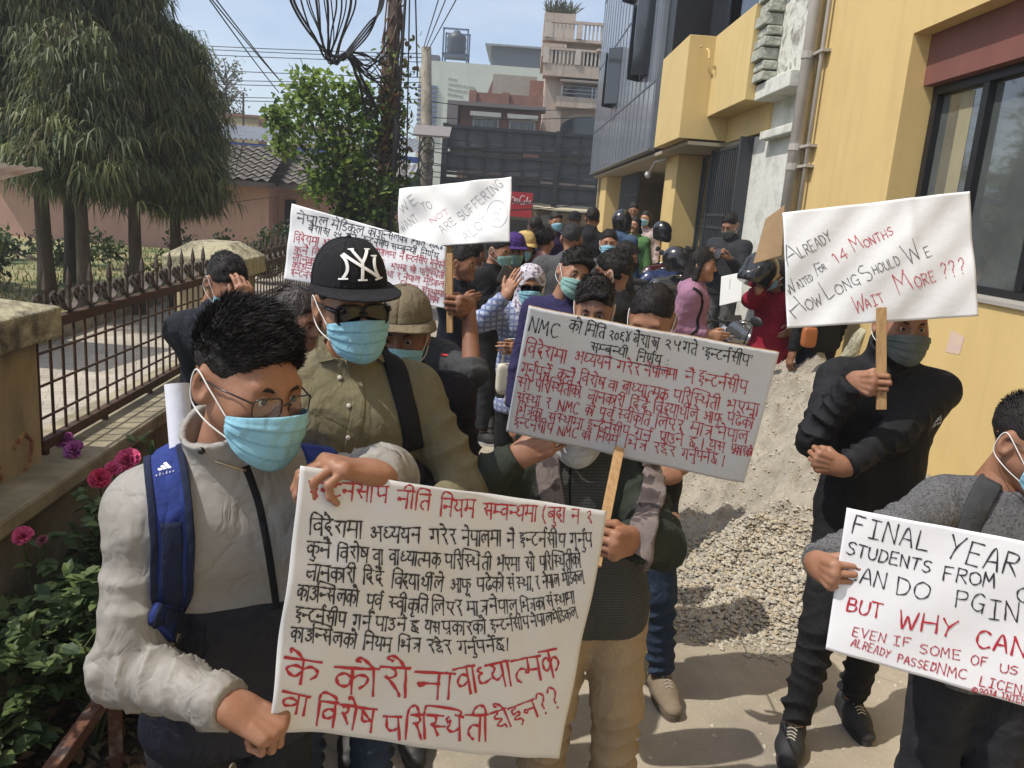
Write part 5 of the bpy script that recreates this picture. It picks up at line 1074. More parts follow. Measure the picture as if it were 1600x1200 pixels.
class Fig: pass
def person(label, head_px=None, Y=None, head=None, yaw=0., hy=0., hp=0., hr=0., tone='mid', hair='short', hair_m=None, strand=0, mask=M_mask, mdrop=0., glasses=None,
           top=None, legs=None, shoes=None, arms=(None, None), s=None, drop=0., lean=(0, 0), feet=((-.10, 0, -8), (.10, 0, 8)), z0=None, q=1, group='people crowding the lane', build=1., eyes=True, feet_w=None, nolegs=False):
    """q: 2 near, 1 middle, 0 far. arms: (right, left) dicts with world wrist w, elbow hint, hand pose, finger dir fd, palm normal pn."""
    Ch = np.asarray(head if head is not None else at(head_px[0], head_px[1], Y), float); yaw = R(yaw); Rz = rot(yaw)
    base = 0. if z0 is None else z0
    if s is None: s = float(np.clip((Ch[2] + drop - base) / 1.60, .86, 1.07))
    hero = q == 3; q = min(q, 2); hd = (.0045, .007, .012)[2 - q]; hc = .0062 if hero else (.0085, .014, .024)[2 - q]; hh = (.0034, .005, .009)[2 - q]
    # hip origin under the head, allowing for lean and the neck's forward set
    off = Rz @ V3(lean[0], lean[1] - .02, 0)
    O = V3(Ch[0] - off[0], Ch[1] - off[1], base); zb = Ch[2] - 1.60 * s + drop   # vertical fit of torso to head
    def J(x, y, z): t = np.clip((z - .95) / .5, 0, 1.1); return O + Rz @ V3(x * s + lean[0] * t, y * s + lean[1] * t, 0) + V3(0, 0, z * s - (drop if z > .95 else drop * z / .95) + (zb - base if z > .5 else (zb - base) * z / .5) * 1.)
    fw = Rz @ V3(0, -1, 0); dp = Rz @ V3(0, 1, 0); rt = Rz @ V3(-1, 0, 0)    # rt: the person's right
    root = thing('person', label, 'person', (O[0], O[1], base), group)
    f = Fig(); f.root = root; f.Ch = Ch; f.J = J; f.s = s; f.yaw = yaw; f.fw = fw; f.Rz = Rz
    Mh = Rz @ rot(R(hy), R(hp), R(hr)); f.Mh = Mh
    hs = 1.0 if q == 2 else .97
    Mhs = Mh * hs
    skin = skin_mat(tone); VV, FF = [], []; nV = 0
    def acc(v, F_):
        nonlocal nV
        VV.append(v); FF.append(F_ + nV); nV += len(v)
    hv, hf = head_mesh(hd); acc(hv @ Mhs.T + Ch, hf)
    nb = J(0, .03, 1.46); b = build; nk = Ch + Mh @ V3(0, .026, -.10)
    shz = (top or {}).get('shz', 0.); sh = {-1: J(-.172 * b, .015, 1.385 + shz), 1: J(.172 * b, .015, 1.385 + shz)}     # -1: right shoulder (local -x), 1: left
    # arms
    A = {}
    for sd, a in ((-1, arms[0]), (1, arms[1])):
        a = dict(a or {}); S = sh[sd]
        if 'w' not in a: a['w'] = J(sd * .26 * b, -.03 + .02 * sd, .82); a.setdefault('pose', 'relaxed'); a.setdefault('fd', V3(0, 0, -1) + fw * .2); a.setdefault('pn', -rt * -sd * 1.0 + fw * -.3)
        W = np.asarray(a['w'], float); hint = a.get('hint'); hint = (V3(0, 0, -1) * .6 + dp * .5 + rt * (-sd) * -.0 + (-rt if sd > 0 else rt) * .45) if hint is None else np.asarray(hint, float)
        ls = a.get('ls', 1.); E = ik(S, W, .285 * s * ls, .255 * s * ls, hint); a['E'] = E; a['S'] = S; a['W'] = W; A[sd] = a
    f.A = A
    tor = [Pr(J(-.075 * b, .0, 1.31), J(.075 * b, .0, 1.31), .112 * s, .112 * s, .06, dp, 1.15), Pr(J(-.06 * b, .0, 1.13), J(.06 * b, .0, 1.13), .098 * s, .098 * s, .08, dp, 1.1), Pr(J(-.07 * b, .0, .95), J(.07 * b, .0, .95), .098 * s, .098 * s, .08, dp, 1.05)]
    body = [Pr(p.a, p.b, p.ra - .006, p.rb - .006, p.k, p.e, p.sc) for p in tor]
    body += [Pr(nb - V3(0, 0, .03), nk, .056, .050, .04)]
    for sd in (-1, 1):
        a = A[sd]; ar = .72 if a.get('sleeve', (top or {}).get('sleeve', 1.)) > .9 else 1.; body += [Pr(J(sd * .05, .025, 1.43 + shz * .5), a['S'], .045, .050, .05), Pr(a['S'], a['E'], .047 * b * ar, .040 * b * ar, .04), Pr(a['E'], a['W'], .039 * b * ar, .026 * ar ** .3, .02, None)]
    ft = []
    for k, (x, y, ang) in enumerate(feet):
        sd = -1 if x < 0 else 1; Af = J(x, y + .03, .085); Af[2] = base + .085 * s; K = (J(sd * .088, 0, .90) + Af) / 2 + fw * (.025 + abs(y) * .18) ; K[2] = base + .49 * s + (zb - base) * .5; ft.append((sd, J(sd * .088, 0, .90), K, Af, ang))
        body += [Pr(J(sd * .088, 0, .90), K, .072, .052, .04), Pr(K, Af, .050, .034, .03)]
    f.ft = ft
    lo, hi = bounds(body, .012); v_, F_ = surfnet(sdf(body), lo, hi, .011 if q == 2 else (.014 if q == 1 else .024)); acc(v_, F_)
    for sd in (-1, 1):
        a = A[sd]; pose = a.get('pose', 'relaxed'); hv_, hf_ = hand_mesh(pose, hh); y = np.asarray(a.get('fd', a['W'] - a['E']), float); y = y / np.linalg.norm(y); z = -np.asarray(a.get('pn', -rt * -sd), float); z = z - y * (z @ y); z /= np.linalg.norm(z); x = np.cross(y, z)
        M = np.stack([x, y, z], 1); v2 = hv_ * 1.0
        if sd > 0: v2 = v2 * V3(-1, 1, 1); hf2 = hf_[:, ::-1]
        else: hf2 = hf_
        a['M'] = M; acc(v2 @ M.T * a.get('hs', 1.0) + a['W'], hf2)
    bo = npmesh('body', np.concatenate(VV), np.concatenate(FF), skin, root); f.body = bo
    # eyes and brows
    if q >= 1 and eyes and glasses != 'dark':
        for sx in (-1, 1):
            e = MB(); e.ball((0, 0, 0), .0125, 14, 10); e.v = [tuple(Mhs @ (V3(*v) + V3(sx * .032, -.0805, .0035)) + Ch) for v in e.v]
            eo = e.build('eye', M_eye, root, smooth=True)
            e = MB(); e.ball((0, 0, 0), (.0062, .003, .0062), 12, 8); e.v = [tuple(Mhs @ (V3(*v) + V3(sx * .031, -.0918, .0025)) + Ch) for v in e.v]; e.build('iris', M_iris, eo, smooth=True)
            e = MB(); e.tube([Mhs @ p + Ch for p in (V3(sx * .013, -.0935, .0195), V3(sx * .030, -.0945, .0255), V3(sx * .048, -.081, .0215))], [.0030, .0042, .002], 6); e.build('eyebrow', M_hair, root, smooth=True)
            e = MB(); e.tube([Mhs @ p + Ch for p in (V3(sx * .020, -.0895, .0085), V3(sx * .031, -.0935, .0122), V3(sx * .044, -.087, .0075))], .0022, 5); e.build('eyelid', skin, root, smooth=True)
    # hair
    if hair:
        fn = hair_fn(hair); hv, hf = surfnet(fn, V3(-.13, -.14, -.40), V3(.13, .19, .17), (.0055, .009, .013)[2 - q]); m_ = hair_m or M_hair; ho = npmesh('hair', hv @ Mhs.T + Ch, hf, m_, root)
        if not strand and q >= 1: strand = 1800
        if strand: strands(ho, hv, hf, Mhs, Ch, strand, {'spiky': .026, 'short': .022, 'crop': .014, 'side': .034}.get(hair, .07), {'spiky': V3(.15, -.55, .45), 'short': V3(.25, -.8, .1), 'crop': V3(0, -.4, 0), 'side': V3(-.9, -.75, -.1)}.get(hair, V3(0, .25, -1.)), .16, .0009 if q == 2 else .0016, m=m_, up={'spiky': .62, 'short': .28, 'crop': .7, 'side': .22}.get(hair, .3))
    if mask is not None: add_mask(root, Mhs, Ch, mask, mdrop, q >= 1)
    if glasses: add_glasses(root, Mhs, Ch, glasses == 'dark')
    # trousers
    lg = dict(m=cloth('black_trouser', (.018, .018, .020)), r=1., cuff=.07, hem=True); lg.update(legs or {}); ex = .014
    if not nolegs:
        tr = [Pr(J(-.065, .005, .93), J(.065, .005, .93), .104 * s + ex * .4, .104 * s + ex * .4, .05, dp, 1.02, cr=None)]
        for sd, Hj, K, Af, ang in ft:
            end = Af + (K - Af) * lg['cuff']; cr1 = (.009, .075, (.2, .8)) if q == 2 else ((.006, .08, (.2, .6)) if q == 1 else None); cr2 = (.011, .06, (.7, 1.3)) if q == 2 else ((.007, .07, (.5, 1.1)) if q == 1 else None)
            tr += [Pr(Hj, K, (.074 + ex) * lg['r'], (.055 + ex) * lg['r'], .04, cr=cr1), Pr(K, end, (.053 + ex) * lg['r'], (.040 + ex) * lg['r'] * lg.get('taper', 1), .03, cr=cr2, flat=True)]
        lo, hi = bounds(tr, .02); v_, F_ = surfnet(sdf(tr), lo, hi, hc); f.trousers = npmesh('trousers', v_, F_, lg['m'], root); f.tr_sdf = sdf(tr)
        for sd, Hj, K, Af, ang in ft:
            shoe(root, Af, yaw + R(ang), shoes or {}, q, base)
    # top
    tp = dict(m=cloth('black_top', (.016, .016, .018)), loose=.012, sleeve=1., hem=.88, collar=.045, cr=1., neck=.058); tp.update(top or {}); lo_ = tp['loose']
    ps = []; fl = tp.get('folds', 1.) 
    for p in tor[:2]: ps.append(Pr(p.a, p.b, p.ra + lo_, p.rb + lo_, p.k, p.e, p.sc))
    ps.append(Pr(J(-.062 * b, 0, .99), J(.062 * b, 0, .99), .104 * s + lo_, .104 * s + lo_, .08, dp, 1.04)); ps.append(Pr(J(-.064 * b, 0, tp['hem'] + .05), J(.064 * b, 0, tp['hem'] + .05), .105 * s + lo_ * tp.get('flare', 1.), .105 * s + lo_ * tp.get('flare', 1.), .05, dp, 1.03))
    for sd in (-1, 1):
        a = A[sd]; ps.append(Pr(J(sd * .045, .03, 1.425 + shz * .4), a['S'] + V3(0, 0, -.004), .052 + lo_ * .4, .060 + lo_ * .7, .05))
        sl = a.get('sleeve', tp['sleeve']); c = tp['cr'] * (1. if q == 2 else .8 if q == 1 else .0)
        cu = (.010 * c, .060, (.25, 1.15)) if c else None; cf = (.011 * c, .052, (1.15, .7)) if c else None
        if sl <= .5: ps.append(Pr(a['S'], a['S'] + (a['E'] - a['S']) * (sl * 2), .056 * b + lo_, .052 * b + lo_ * 1.3, .04, flat=True, cr=(.003 * c, .06, (.3, 1)) if c else None))
        else:
            e = a['E'] + (a['W'] - a['E']) * min(1.0, (sl - .5) * 2) * .97
            ps.append(Pr(a['S'], a['E'], .056 * b + lo_, .047 * b + lo_, .04, cr=cu)); ps.append(Pr(a['E'], e, .047 * b + lo_, (.034 + lo_ * .75) * tp.get('cuffr', 1.), .02, cr=cf, flat=True))
            a['cuff'] = e
    # collar and neck hole
    nd = nk - nb; nd = nd / np.linalg.norm(nd); ck = tp['collar']
    ps.append(Pr(nb - nd * .05, nb + nd * ck, .078 + lo_ * .3, tp['neck'] + .016, .035, flat=True)); ps.append(Pr(nb - nd * (-.004 if ck > .02 else .012) + fw * tp.get('vneck', 0.), nb + nd * .16 + fw * tp.get('vneck', 0.), tp['neck'], tp['neck'] + .004, .006, sub=True))
    base_f = sdf(ps); hemz = J(0, 0, tp['hem'])[2]; amp = .0055 * fl if q == 2 else (.005 * fl if q == 1 else 0)
    def topf(P):
        d = base_f(P)
        if amp: n1 = nz(P * V3(1, 1, .7) + .03 * np.stack([nz(P, 9, 2), nz(P, 11, 4), nz(P, 8, 6)], 1), 12, 3); n2 = nz(P * V3(1, 1, .55) + P[:, 2:] * V3(.55, .3, 0) + .02 * np.stack([nz(P, 21, 7)] * 3, 1), 17, 5); d = d + amp * n1 * .8 + amp * 1.3 * (np.sqrt(np.abs(n2) + .002) - .45)
        return np.maximum(d, hemz - P[:, 2])
    lo, hi = bounds(ps, .02); v_, F_ = surfnet(topf, lo, hi, hc); f.topf = topf
    mm = tp['m']; f.top = npmesh(tp.get('name', 'jacket'), v_, F_, mm, root)
    if tp.get('m2') is not None:   # lower colour block (z below split, not the sleeves)
        f.top.data.materials.append(tp['m2'] if tp['split'] > 2 else two_tone('two_tone_' + tp['m2'].name, tp['m'], tp['m2'], J(0, 0, tp['split'])[2])); cen = v_[F_].mean(1); arm = np.full(len(cen), 9.)
        for sd in (-1, 1):
            a = A[sd]; arm = np.minimum(arm, np.minimum(Pr(a['S'] + (a['E'] - a['S']) * .25, a['E'], .066 + lo_, .060 + lo_).ev(cen), Pr(a['E'], a['W'], .060 + lo_, .05 + lo_).ev(cen)))
        torso_d = sdf(ps[:4])(cen); low = torso_d < arm + .004
        f.top.data.polygons.foreach_set('material_index', low.astype(np.int32)); f.top.data.update()
    if tp.get('cuff_m') is not None:
        for sd in (-1, 1):
            a = A[sd]
            if 'cuff' not in a: continue
            u = a['W'] - a['E']; u /= np.linalg.norm(u); mbx = MB(); r0 = (.034 + lo_ * .75) * tp.get('cuffr', 1.); mbx.tube([a['cuff'] - u * .035, a['cuff'] - u * .02, a['cuff'] + u * .003, a['cuff'] + u * .006], [r0 + .006, r0 + .004, r0 - .001, r0 - .008], 28); 
            k_ = len(mbx.v); mbx.v = [tuple(V3(*p) + (V3(*p) - (a['cuff'] + u * ((V3(*p) - a['cuff']) @ u))) * (.05 * math.sin(i * 2.7) + .04 * math.sin(i * 5.1))) for i, p in enumerate(mbx.v)]; mbx.build('cuff', tp['cuff_m'], f.top, smooth=True)
    return f
def shoe(root, Af, yaw, o, q, base):
    Rz = rot(yaw); c = V3(Af[0], Af[1], base); sc = o.get('sc', 1.)
    L = lambda x, y, z: c + Rz @ (V3(x, y, z) * sc)
    if o.get('kind') == 'sandal':
        pr = [Pr(L(0, .045, .045), L(0, -.06, .035), .034, .034, .03, V3(0, 0, 1), 1.1), Pr(L(0, -.06, .034), L(.005, -.15, .026), .036, .030, .03, V3(0, 0, 1), 1.7), Pr(L(0, .03, .05), L(0, .03, .12), .036, .034, .03)]
        lo, hi = bounds(pr, .01); v, F = surfnet(lambda P: np.maximum(sdf(pr)(P), base + .016 - P[:, 2]), lo, hi, .006); npmesh('bare_foot', v, F, skin_mat('mid'), root)
    else:
        hi_ = o.get('high', .085)
        pr = [Pr(L(0, .035, .045), L(0, .03, hi_), .041, .042, .02, flat=True), Pr(L(0, .03, .042), L(0, -.07, .040), .042, .046, .03), Pr(L(0, -.07, .034), L(.004, -.145, .030), .046, .036, .03, V3(0, 0, 1), 1.25), Pr(L(0, -.01, .07), L(0, -.09, .045), .036, .034, .03)]
        fn = lambda P: np.maximum(sdf(pr)(P), base + .018 - P[:, 2]); lo, hi = bounds(pr, .01); v, F = surfnet(fn, lo, hi, .0055 if q == 2 else .009 if q else .014); up = npmesh('shoe', v, F, o.get('m', mat('black_shoe', (.02, .02, .02), .6)), root)
        if q == 2 or o.get('lace'):
            l = MB()
            for k in range(5):
                y = -.035 - k * .018; Q, N = project(sdf(pr), [L(x, y + .004 * math.cos(x * 90), .12) for x in np.linspace(-.026, .026, 9)], .002); l.tube(Q, .0026, 5)
            for sx in (-1, 1): Q, N = project(sdf(pr), [L(sx * .01 + sx * .022 * math.sin(t), -.03 - .016 * math.cos(t), .13) for t in np.linspace(0, 5.5, 10)], .004); l.tube(Q, .0024, 5)
            l.build('lace', o.get('lace_m', mat('pale_lace', (.42, .38, .3), .9, namt=0)), up)
    s = MB(); pts = []
    for a in np.linspace(0, 2 * PI, 30, endpoint=False):
        y = -.05 - .128 * math.cos(a); w_ = .043 * (1 if y < -.02 else .88) ; x = w_ * np.sign(math.sin(a)) * abs(math.sin(a)) ** .7; pts.append((x, y))
    n = len(pts); s.add([L(x, y, .002) for x, y in pts] + [L(x, y, .020) for x, y in pts], [tuple(range(n - 1, -1, -1)), tuple(range(n, 2 * n))] + [(i, (i + 1) % n, n + (i + 1) % n, n + i) for i in range(n)]); s.build('sole', o.get('sole', mat('dark_sole', (.03, .03, .03), .8, namt=0)), root)
# ---------------------------------------------------------------- handwriting: a stroke alphabet (hundredths; head line at 100)
DG = {  # letter: width, bar x or None, strokes, head line span
 'क': (86, 45, '45,62 28,76 9,60 12,36 30,30 45,56|45,58 62,74 80,62 79,40 66,24', None), 'ख': (96, 82, '16,100 32,92 34,76 20,64 10,68 22,58 36,34|40,60 56,70 66,56 82,54|36,34 52,24 60,40 46,56', None), 'ग': (76, 62, '28,100 28,50 22,34 10,37 13,50 25,48', None), 'छ': (82, None, '60,100 60,86|60,86 30,88 22,70 45,61 22,48 18,24 45,12 68,30 60,48 46,42 50,22 74,4', None),
 'ज': (84, 68, '68,56 46,57 26,50 13,60 12,36 26,20 42,24 44,36', None), 'ट': (62, None, '36,100 36,84|36,84 13,70 13,36 34,16 60,27', None), 'ठ': (66, None, '36,100 36,80|36,80 12,60 16,25 40,15 60,35 56,65 36,80', None), 'ड': (60, None, '38,100 38,84|38,84 17,78 14,62 34,54 52,42 46,20 24,14 11,26', None),
 'ढ': (60, None, '38,100 38,84|38,84 13,66 14,30 36,13 56,27 50,46 36,40 44,27', None), 'ण': (86, 70, '14,100 14,50 24,36 40,42 42,60|42,100 42,45', None), 'त': (72, 60, '60,58 36,60 17,42 21,20 34,8', None), 'थ': (78, 64, '22,94 10,86 16,75 27,82 24,62 13,46 34,34 64,48', (48, 80)), 'द': (58, None, '38,100 38,80|38,80 13,70 12,44 32,34 42,48 33,57 26,40 40,20 55,3', None),
 'ध': (78, 64, '30,95 14,93 12,80 28,71 12,60 12,40 34,32 64,46', (46, 80)), 'न': (76, 62, '62,55 28,55 13,62 9,50 19,44 27,55', None), 'प': (76, 62, '14,100 14,55 24,42 42,43 62,54', None), 'फ': (98, 60, '14,100 14,55 24,42 42,43 60,54|60,62 80,74 92,60 85,40', None), 'ब': (76, 62, '62,68 36,75 13,58 20,37 42,36 62,54|20,62 60,46', None),
 'भ': (80, 66, '20,90 9,82 17,71 27,84 26,60 23,46 9,40 13,53 30,50 66,50', (48, 82)), 'म': (80, 66, '17,100 17,52 13,40 5,45 12,55 26,50 66,50', None), 'य': (76, 62, '13,97 28,88 25,72 13,62 16,44 36,36 62,52', None), 'र': (52, None, '20,100 37,92 38,75 23,63 13,67 24,58 42,22 50,2', None),
 'ल': (86, 72, '72,66 56,79 43,62 43,42|43,62 28,77 11,62 14,40 27,27', None), 'व': (76, 62, '62,66 36,75 13,58 20,37 42,36 62,54', None), 'श': (86, 72, '14,90 29,99 41,87 34,70 20,61 13,68 25,58 46,24', None), 'ष': (76, 62, '14,100 14,55 24,42 42,43 62,54|16,84 60,46', None), 'स': (86, 72, '20,100 35,92 37,76 23,64 13,68 25,57 42,22|29,56 72,56', None), 'ह': (62, None, '36,100 36,85|36,85 17,79 15,67 38,62 46,50 27,43 17,30 34,19 50,26 57,4', None),
 'अ': (96, 84, '14,84 30,93 42,81 23,66 44,56 40,33 18,29 9,42|36,62 84,60', (66, 100)), 'इ': (62, None, '36,100 36,87|36,87 15,79 17,63 42,66 50,52 24,45 18,31 44,29 52,12 42,-2', None), 'उ': (64, None, '16,82 38,86 46,69 25,58 52,47 45,19 18,17 8,32', None), 'ए': (70, None, '15,100 15,62 30,45 52,54|52,100 52,62 40,34 62,4', None),
 '०': (50, None, '26,70 10,52 14,24 32,18 44,38 40,62 26,70', (0, 0)), '२': (52, None, '12,72 32,82 42,64 26,44 14,38 30,34 50,6', (0, 0)), '४': (56, None, '10,88 24,62 40,40 34,16 18,18 20,38 36,60 50,90', (0, 0)), '५': (56, None, '12,86 12,60 30,52 46,62 46,88|46,88 44,40 50,4', (0, 0)), '६': (52, None, '42,84 20,82 18,64 38,60 14,48 20,26 42,24 48,4', (0, 0)), '।': (30, None, '14,100 12,0', (0, 0)),
 'त्र': (72, 60, '60,62 20,60|60,54 38,42 20,22', None)}
LG = {'A': '8,0 34,100 60,0|18,38 50,38', 'B': '12,0 12,100|12,100 48,92 46,60 12,54|12,54 56,46 52,8 12,0', 'C': '58,84 36,98 12,74 12,28 36,2 60,16', 'D': '12,0 12,100|12,100 48,86 60,50 46,12 12,0', 'E': '12,0 12,100|12,100 56,100|12,52 48,52|12,0 58,0', 'F': '12,0 12,100|12,100 58,100|12,54 48,54', 'G': '58,82 36,98 12,74 12,28 36,2 58,16|38,44 62,44|58,44 58,-8', 'H': '10,0 10,100|60,0 60,100|10,50 60,50', 'I': '32,0 32,100|12,100 54,100|12,0 54,0', 'K': '12,0 12,100|56,100 12,46|24,58 60,0', 'L': '12,100 12,0|12,0 58,2', 'M': '8,0 14,100|14,100 36,40|36,40 58,100|58,100 66,0', 'N': '10,0 10,100|10,100 58,0|58,0 58,100', 'O': '36,98 10,74 10,26 34,2 62,26 62,74 36,98', 'P': '12,0 12,100|12,100 54,92 52,58 12,50', 'R': '12,0 12,100|12,100 54,92 50,58 12,52|26,52 60,0', 'S': '56,86 34,98 12,80 22,58 48,46 56,22 34,2 10,14', 'T': '34,0 34,100|4,100 64,100', 'U': '10,100 10,28 34,2 60,26 60,100', 'V': '6,100 32,0|32,0 60,100', 'W': '4,100 18,0|18,0 36,66|36,66 52,0|52,0 70,100', 'Y': '8,100 34,50|62,100 34,50 26,0', '?': '14,78 30,98 54,82 46,58 32,44 32,26|32,8 32,4', '1': '20,84 36,100|36,100 36,0', '2': '12,80 34,98 56,78 40,44 10,2|10,2 60,2', '4': '46,0 46,100|46,100 10,34|10,34 62,34', '0': '34,98 10,74 10,26 34,2 58,26 58,74 34,98', "'": '20,100 16,80', '"': '14,100 12,80|30,100 28,80', ',': '14,8 8,-14', ':': '14,70 14,64|14,26 14,20', '(': '34,112 14,70 14,30 34,-10', ')': '8,112 28,70 28,30 8,-10', '.': '12,2 14,4', '©': '40,96 8,72 8,26 40,2 74,26 74,72 40,96|54,66 38,72 26,50 38,28 54,34'}
LW = {'I': 66, 'M': 78, 'W': 80, "'": 30, '"': 42, ',': 26, ':': 30, '(': 44, ')': 40, '.': 28, '©': 88, '1': 52, ' ': 46}
MAT_ = {'ा', 'ि', 'ी', 'ु', 'ू', 'े', 'ै', 'ो', 'ं', 'ृ', 'ँ'}
def _pts(s): return [tuple(float(x) for x in p.split(',')) for p in s.split()]
def akshara(text):
    """-> list of (strokes, width); strokes are point lists with a smooth flag"""
    text = text.replace('आ', 'अा'); out = []; i = 0; n = len(text)
    while i < n:
        c = text[i]
        if c == ' ': out.append(([], 52)); i += 1; continue
        if c not in DG:
            if c in LG:
                out.append(([(_pts(s), len(s.split()) > 2) for s in LG[c].split('|')], LW.get(c, 70)))
            i += 1; continue
        cl = [c]; i += 1
        while i + 1 < n and text[i] == '्' and text[i + 1] in DG: cl.append(text[i + 1]); i += 2
        ms = []
        while i < n and text[i] in MAT_: ms.append(text[i]); i += 1
        reph = False
        if cl[0] == 'र' and len(cl) > 1: reph = True; cl = cl[1:]
        rak = False
        if cl == ['त', 'र']: cl = ['त्र']
        if len(cl) > 1 and cl[-1] == 'र': rak = True; cl = cl[:-1]
        st = []; x = 0.
        if 'ि' in ms: st.append(([(10, 0), (10, 100)], False)); hook = True; x = 22
        else: hook = False
        hx0 = 0
        for k, g in enumerate(cl):
            w_, bar, ss, hl = DG[g]; half = k < len(cl) - 1; f = 1.
            if half and g in ('द', 'ट', 'ठ'): f = .8
            for s in ss.split('|'): P = _pts(s); st.append(([(a * f + x, b_) for a, b_ in P], len(P) > 2))
            if half and bar:
                if g == 'क': st.append(([(bar + x, 100), (bar + x, 10)], False)); adv = w_ - 6
                else: adv = bar - 4
            else:
                if bar: st.append(([(bar + x, 100), (bar + x, 0)], False))
                adv = w_ * f
            bx_ = x + (bar if bar else w_ * .62)
            if hl != (0, 0): a, b_ = hl if hl else (0, w_); st.append(([(x + a, 100), (x + (b_ if not half else adv), 100)], False))
            x += adv
        if rak: st.append(([(bx_ - 2, 30), (bx_ - 28, 8)], False))
        if hook: st.append(([(10, 100), (14, 126), (34, 138), (bx_ - 4, 122), (bx_, 101)], True))
        for m_ in ms:
            if m_ in 'ाीो': st.append(([(x + 12, 100), (x + 12, 0)], False)); st.append(([(x, 100), (x + 24, 100)], False))
            if m_ == 'ी': st.append(([(x + 12, 100), (x + 8, 126), (x - 14, 136), (x - 34, 120), (x - 38, 101)], True))
            if m_ in 'ेै' : st.append(([(bx_, 100), (bx_ - 16, 126), (bx_ - 34, 138), (bx_ - 32, 124)], True))
            if m_ == 'ै': st.append(([(bx_, 100), (bx_ - 2, 126), (bx_ - 16, 142)], True))
            if m_ == 'ो': st.append(([(x + 12, 100), (x - 6, 126), (x - 22, 140), (x - 32, 130), (x - 20, 122)], True))
            if m_ == 'ं': st.append(([(bx_ - 4, 124), (bx_ + 4, 130), (bx_ + 6, 122), (bx_ - 2, 120)], True))
            if m_ == 'ु': st.append(([(bx_ - 2, 2), (bx_ + 14, -10), (bx_ + 6, -30), (bx_ - 16, -24)], True))
            if m_ == 'ू': st.append(([(bx_ + 4, 2), (bx_ - 16, -14), (bx_ - 2, -28), (bx_ + 14, -14), (bx_ + 30, -36)], True))
            if m_ == 'ृ': st.append(([(bx_ + 2, 0), (bx_ - 12, -16), (bx_ + 4, -30), (bx_ + 16, -24)], True))
            if m_ in 'ाीो': bx_ = x + 12; x += 26
        if reph: st.append(([(bx_, 100), (bx_ - 8, 120), (bx_ + 6, 134), (bx_ + 18, 122)], True))
        out.append((st, x + 3))
    return out
def inv_bilinear(c, P):
    c = np.asarray(c, float); P = np.asarray(P, float); uv = np.full((len(P), 2), .5)
    for _ in range(8):
        u, v = uv[:, :1], uv[:, 1:]; X = (1 - u) * (1 - v) * c[0] + u * (1 - v) * c[1] + u * v * c[2] + (1 - u) * v * c[3] - P
        du = (1 - v) * (c[1] - c[0]) + v * (c[2] - c[3]); dv = (1 - u) * (c[3] - c[0]) + u * (c[2] - c[1]); D = du[:, 0] * dv[:, 1] - du[:, 1] * dv[:, 0]
        uv[:, 0] -= (X[:, 0] * dv[:, 1] - X[:, 1] * dv[:, 0]) / D; uv[:, 1] -= (du[:, 0] * X[:, 1] - du[:, 1] * X[:, 0]) / D
    return uv
